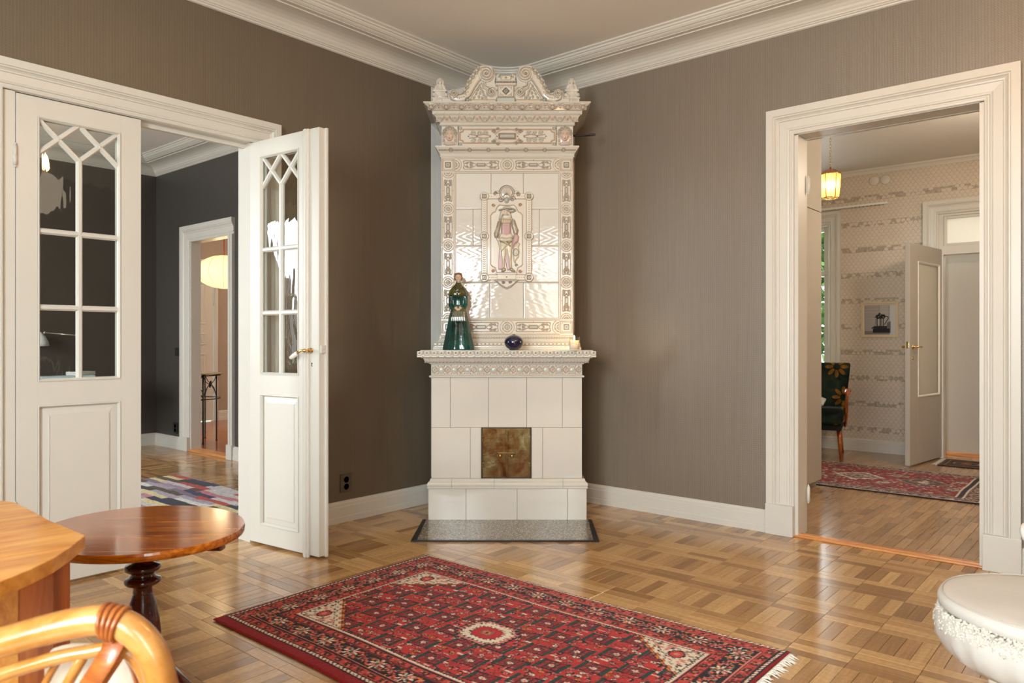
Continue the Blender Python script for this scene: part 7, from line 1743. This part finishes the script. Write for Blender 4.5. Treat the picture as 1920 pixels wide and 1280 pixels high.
# sits square to the walls; its near corner is folded by wear
fringe(hr, 1.872, 0.01, 1.17, 0.035, 1, (0.70, 0.68, 0.66), 90)
def mat_fn(X, Y, Lx, Ly):
    C = np.zeros(X.shape+(3,)); C[:] = srgb(46, 36, 34); d = np.minimum(np.minimum(X, Lx-X), np.minimum(Y, Ly-Y)); n_ = vhash(np.floor(X/0.02), np.floor(Y/0.02), 4)
    setc(C, d > 0.05, srgb(30, 26, 28)); setc(C, (d > 0.045) & (d < 0.055), srgb(150, 96, 56)); setc(C, (d > 0.055) & (n_ > 0.8), srgb(96, 62, 44)); setc(C, (d > 0.012) & (d < 0.02), srgb(140, 86, 50))
    gx = np.mod(X-0.02, 0.34)-0.17; t = np.maximum(np.abs(gx)/0.10, (np.abs(gx)+np.abs(Y-Ly/2)*1.6)/0.17); setc(C, (t < 1) & (d > 0.06), srgb(176, 124, 84)); setc(C, (t < 0.86) & (d > 0.06), srgb(52, 36, 32)); setc(C, (t < 0.4) & (d > 0.06), srgb(160, 104, 64)); return C
mt = empty('door_mat', (2.31, 3.20, 0), label='small dark patterned mat behind the open hall door', cat='mat')
link_mesh('mat_pile', rug_mesh(0.75, 0.44, 0.006, mat_fn, 0.008, 0.003), PILE, mt)
fringe(mt, 0.002, 0.01, 0.43, 0.045, -1, (0.55, 0.50, 0.44), 46)

# ================================================================== study: rag rug, desk with lamp
def rag(X, Y, Lx, Ly):
    C = np.zeros(X.shape+(3,)); C[:] = srgb(176, 164, 164); rs = np.random.RandomState(5)
    pal = [srgb(*c) for c in ((196, 188, 186), (150, 128, 136), (186, 180, 172), (60, 58, 80), (170, 70, 62), (150, 170, 200), (176, 120, 130), (206, 200, 196), (56, 52, 56), (160, 150, 160), (204, 186, 140), (90, 66, 52), (188, 176, 180), (120, 104, 120))]
    w = 0.055; j_ = np.floor(Y/w); wob = 0.006*np.sin(X*13+j_*2.1)
    j_ = np.floor((Y+wob)/w); L = 0.42
    for jj in range(int(Ly/w)+2):
        off = rs.rand()*L; m = j_ == jj; col = rs.permutation(len(pal)); seg = np.floor((X+off)/L).astype(int)
        for s in range(int(Lx/L)+2):
            setc(C, m & (seg == s), pal[col[s % len(pal)]])
    setc(C, (j_ == 7) & (X > 0.20) & (X < 0.62), srgb(96, 205, 70)); setc(C, (j_ == 9) & (X > 0.44) & (X < 0.9), srgb(196, 66, 48)); setc(C, (j_ == 12) & (X > 0.72) & (X < 1.2), srgb(50, 48, 74)); setc(C, (j_ == 15) & (X > 0.35) & (X < 0.85), srgb(84, 72, 54)); setc(C, (j_ == 18) & (X > 0.8), srgb(178, 110, 122))
    n_ = vhash(np.floor(X/0.014), np.floor(Y/0.010), 6); C *= (1.15+0.6*n_[..., None]); return C
rg = empty('rag_rug', (-2.30, -2.58, 0), label='multicoloured striped rag rug on the floor of the charcoal room', cat='rug')
link_mesh('rug_weave', rug_mesh(2.0, 1.22, 0.008, rag, 0.010, 0.008), PILE, rg)

DSK = simple('pale_grey_laminate', (0.60, 0.64, 0.64), 0.35, 0.5)
dk = empty('desk', (-3.93, -1.75, 0), label='pale grey desk behind the glass of the closed door leaf', cat='desk')
MB().bbox(-0.30, 0.30, -0.60, 0.60, 0.700, 0.728, 0.004).build('desk_top', DSK, dk)
for x in (-0.26, 0.26):
    for y in (-0.55, 0.47): MB().bbox(x-0.02, x+0.02, y-0.02, y+0.02, 0, 0.700, 0.003).build('leg', DSK, dk)
MB().bbox(-0.085, 0.085, -0.24, 0.20, 0, 0.045, 0.006).build('long_box', simple('pale_teal_box', (0.50, 0.60, 0.62), 0.4), None, (-3.92, -1.60, 0.7285), (0, 0, -0.08), label='long flat pale box on the desk below the lamp', cat='box')
MB().bbox(-0.07, 0.07, -0.10, 0.10, 0, 0.035, 0.006).build('small_box', WHITE, None, (-3.92, -1.50, 0.7740), (0, 0, 0.3), label='small white box stacked on the long flat box', cat='box')
LB = cam_pt((147-960)/1400*7.15, 7.15, 0.7285)
dl_ = empty('desk_lamp', LB, label='white jointed desk lamp with a bell shade on the desk', cat='lamp')
WL = simple('white_lamp_metal', (0.72, 0.73, 0.72), 0.35, 0.5)
def W2L(v): return Vector(v)-LB
e1 = W2L(cam_pt((143-960)/1400*7.0, 7.0, 1.148)); e2 = W2L(cam_pt((84-960)/1400*7.0, 7.0, 1.173)); hd_ = W2L(cam_pt((74-960)/1400*7.0, 7.0, 1.155))
MB().lathe([(0.001, 0), (0.075, 0), (0.078, 0.008), (0.070, 0.018), (0.02, 0.024), (0.008, 0.03), (0.008, 0.05)], 28).build('lamp_base', WL, dl_)
MB().tube([(0, 0, 0.04), e1+Vector((0.01, 0.02, -0.02)), e1], 0.007, 10).build('lower_arm', WL, dl_)
MB().tube([e1, e2], 0.006, 10).sphere(e1, 0.012, seg=12, ring=8).sphere(e2, 0.014, seg=12, ring=8).build('upper_arm', simple('lamp_joint_metal', (0.5, 0.42, 0.34), 0.3, metal=0.8), dl_)
MB().lathe([(0.012, 0.02), (0.022, 0.012), (0.050, -0.02), (0.075, -0.07), (0.084, -0.105), (0.081, -0.105), (0.072, -0.07), (0.047, -0.022), (0.02, 0.006), (0.001, 0.006)], 32, Matrix.Translation(hd_+Vector((0.0, 0.0, 0.005))) @ Matrix.Rotation(0.12, 4, 'Y')).build('lamp_shade', WL, dl_)

# ================================================================== room with the paper lantern
pl = empty('paper_lantern', (cam_pt(-3.085, 8.0, 0).x, cam_pt(-3.085, 8.0, 0).y, 2.9), label='glowing oval white paper lantern on a red cord', cat='lantern')
pm = NT('lit_lantern_paper'); pe = pm.n('ShaderNodeEmission'); 
lw = pm.n('ShaderNodeLayerWeight'); lw.inputs[0].default_value = 0.35
pm.l(pm.ramp(lw.outputs['Facing'], [(0.0, (1.0, 0.86, 0.50)), (0.8, (0.92, 0.70, 0.34))]), pe.inputs[0]); pe.inputs[1].default_value = 0.42
pd0 = pm.n('ShaderNodeBsdfTranslucent'); pd0.inputs[0].default_value = (0.9, 0.82, 0.62, 1); pd1 = pm.n('ShaderNodeBsdfTransparent'); pd = pm.n('ShaderNodeMixShader'); pd.inputs[0].default_value = 0.35; pm.l(pd0.outputs[0], pd.inputs[1]); pm.l(pd1.outputs[0], pd.inputs[2]); ad = pm.n('ShaderNodeAddShader'); pm.l(pe.outputs[0], ad.inputs[0]); pm.l(pd.outputs[0], ad.inputs[1]); pm.l(ad.outputs[0], pm.out.inputs[0])
zc_ = 1.1-(510-638)/1400*8.0-2.9
prof = [(0.285*math.cos(a), zc_+0.178*math.sin(a)) for a in [(-80+160*i/26)*PI/180 for i in range(27)]]
MB().lathe(prof, 96, wob=lambda a, j: 1-0.022*abs(math.sin(a*6))**0.5 if True else 1).build('paper_shade', pm.m, pl)
m = MB()
for k in range(12):
    a = 2*PI*k/12; m.tube([(r_*1.001*math.cos(a), r_*1.001*math.sin(a), z) for r_, z in prof], 0.0016, 5)
m.build('wire_ribs', simple('lantern_rib', (0.42, 0.36, 0.22), 0.6), pl)
MB().tube([(0, 0, 0), (0, 0, zc_+0.17)], 0.005, 8).build('cord', simple('red_cord', (0.55, 0.05, 0.04), 0.6), pl)

l1, l2, l3 = Vector((-3.921, -0.304, 0)), Vector((-4.094, -0.061, 0)), Vector((-4.364, -0.054, 0))
tcn = Vector((-4.16, -0.26, 0))
it = empty('iron_table', tcn, label='tall slim black iron console table with round top in the lamp-lit room', cat='table')
legs = [l1-tcn, l2-tcn, l3-tcn, Vector((-0.18, -0.16, 0))]
zt_ = 0.735; R_ = 0.27
MB().lathe([(0.001, zt_), (R_, zt_), (R_+0.003, zt_+0.005), (R_, zt_+0.012), (0.001, zt_+0.013)], 48).build('table_top', simple('table_stone', (0.35, 0.30, 0.22), 0.25), it)
for L_v in legs: MB().tube([(L_v.x, L_v.y, 0.0), (L_v.x, L_v.y, 0.012), (L_v.x, L_v.y, zt_)], [0.014, 0.0085, 0.0085], 10).build('leg', IRON, it)
m = MB(); zr = 0.735-0.265
m.tube([(0.245*math.cos(t), 0.245*math.sin(t), zr) for t in [2*PI*k/40 for k in range(40)]], 0.006, 8, True); m.tube([(0.245*math.cos(t), 0.245*math.sin(t), zt_-0.012) for t in [2*PI*k/40 for k in range(40)]], 0.006, 8, True)
m.build('ring', IRON, it)
for a, b_ in ((0, 1), (1, 2), (2, 3), (3, 0)):
    A_, B_ = legs[a], legs[b_]
    mid = (A_+B_)/2+Vector((0, 0, zr+0.15))
    m = MB()
    for P_ in (A_, B_):
        for z in (zr+0.01, zt_-0.01): m.tube(smoothpath([(P_.x, P_.y, z), (P_.x*0.6+mid.x*0.4, P_.y*0.6+mid.y*0.4, z*0.35+mid.z*0.65), tuple(mid)], 3), 0.004, 7)
    m.sphere(mid, 0.014, seg=12, ring=8); m.tube([mid+Vector((0, 0, -0.03)), mid+Vector((0, 0, 0.03))], 0.009, 8); m.build('cross_brace', IRON, it)

# ================================================================== outside: garden behind the windows
LEAF = NT('garden_leaf'); LEAF.bsdf((0.10, 0.22, 0.05), 0.6, 0.3); oi = LEAF.n('ShaderNodeNewGeometry')
LEAF.l(LEAF.ramp(oi.outputs['Random Per Island'], [(0.0, (0.04, 0.11, 0.02)), (0.5, (0.10, 0.24, 0.05)), (1.0, (0.24, 0.42, 0.12))]), LEAF.b.inputs['Base Color'])
def tree(loc, R_, H0, n, seed, label):
    rs = np.random.RandomState(seed); e = empty('garden_tree', loc, label=label, cat='tree')
    MB().tube([(0, 0, 0), (0.05, 0, H0*0.5), (0.0, 0.05, H0)], [0.16, 0.13, 0.08], 10).build('trunk', simple('bark', (0.12, 0.09, 0.06), 0.9), e)
    u = rs.normal(size=(n, 3)); u /= np.linalg.norm(u, axis=1)[:, None]; c = u*(R_*rs.rand(n, 1)**0.4)*np.array([1, 1, 1.1])+np.array([0, 0, H0+R_*0.4])
    a = rs.normal(size=(n, 3)); a /= np.linalg.norm(a, axis=1)[:, None]; b = np.cross(a, rs.normal(size=(n, 3))); b /= np.linalg.norm(b, axis=1)[:, None]; s = 0.10
    V = np.stack([c-a*s, c+b*s*0.55, c+a*s, c-b*s*0.55], 1).reshape(-1, 3); F = np.arange(4*n).reshape(n, 4)
    link_mesh('leaves', grid_mesh('leaves', V, F, None, False), LEAF.m, e, kind='stuff'); return e
tree((-1.2, 9.5, -1.0), 2.3, 2.4, 5200, 1, 'green leafy garden tree seen through the tall hall window')
tree((-6.6, 14.5, -1.0), 2.6, 2.2, 3200, 4, 'taller garden tree farther off beyond the hall window')
tree((3.2, -12.5, -1.0), 2.2, 1.6, 2600, 2, 'garden tree beyond the south corner window of the stove room')
tree((9.5, -8.5, -1.0), 1.8, 1.0, 2200, 3, 'low garden tree beyond the east window near the corner')
lawn = NT('garden_lawn'); lawn.bsdf((0.12, 0.2, 0.06), 0.9, 0.1)
struct(MB().box(-30, 30, -30, 30, -1.2, -1.0), 'ground', lawn.m, 'green garden lawn outside the windows', 'lawn')
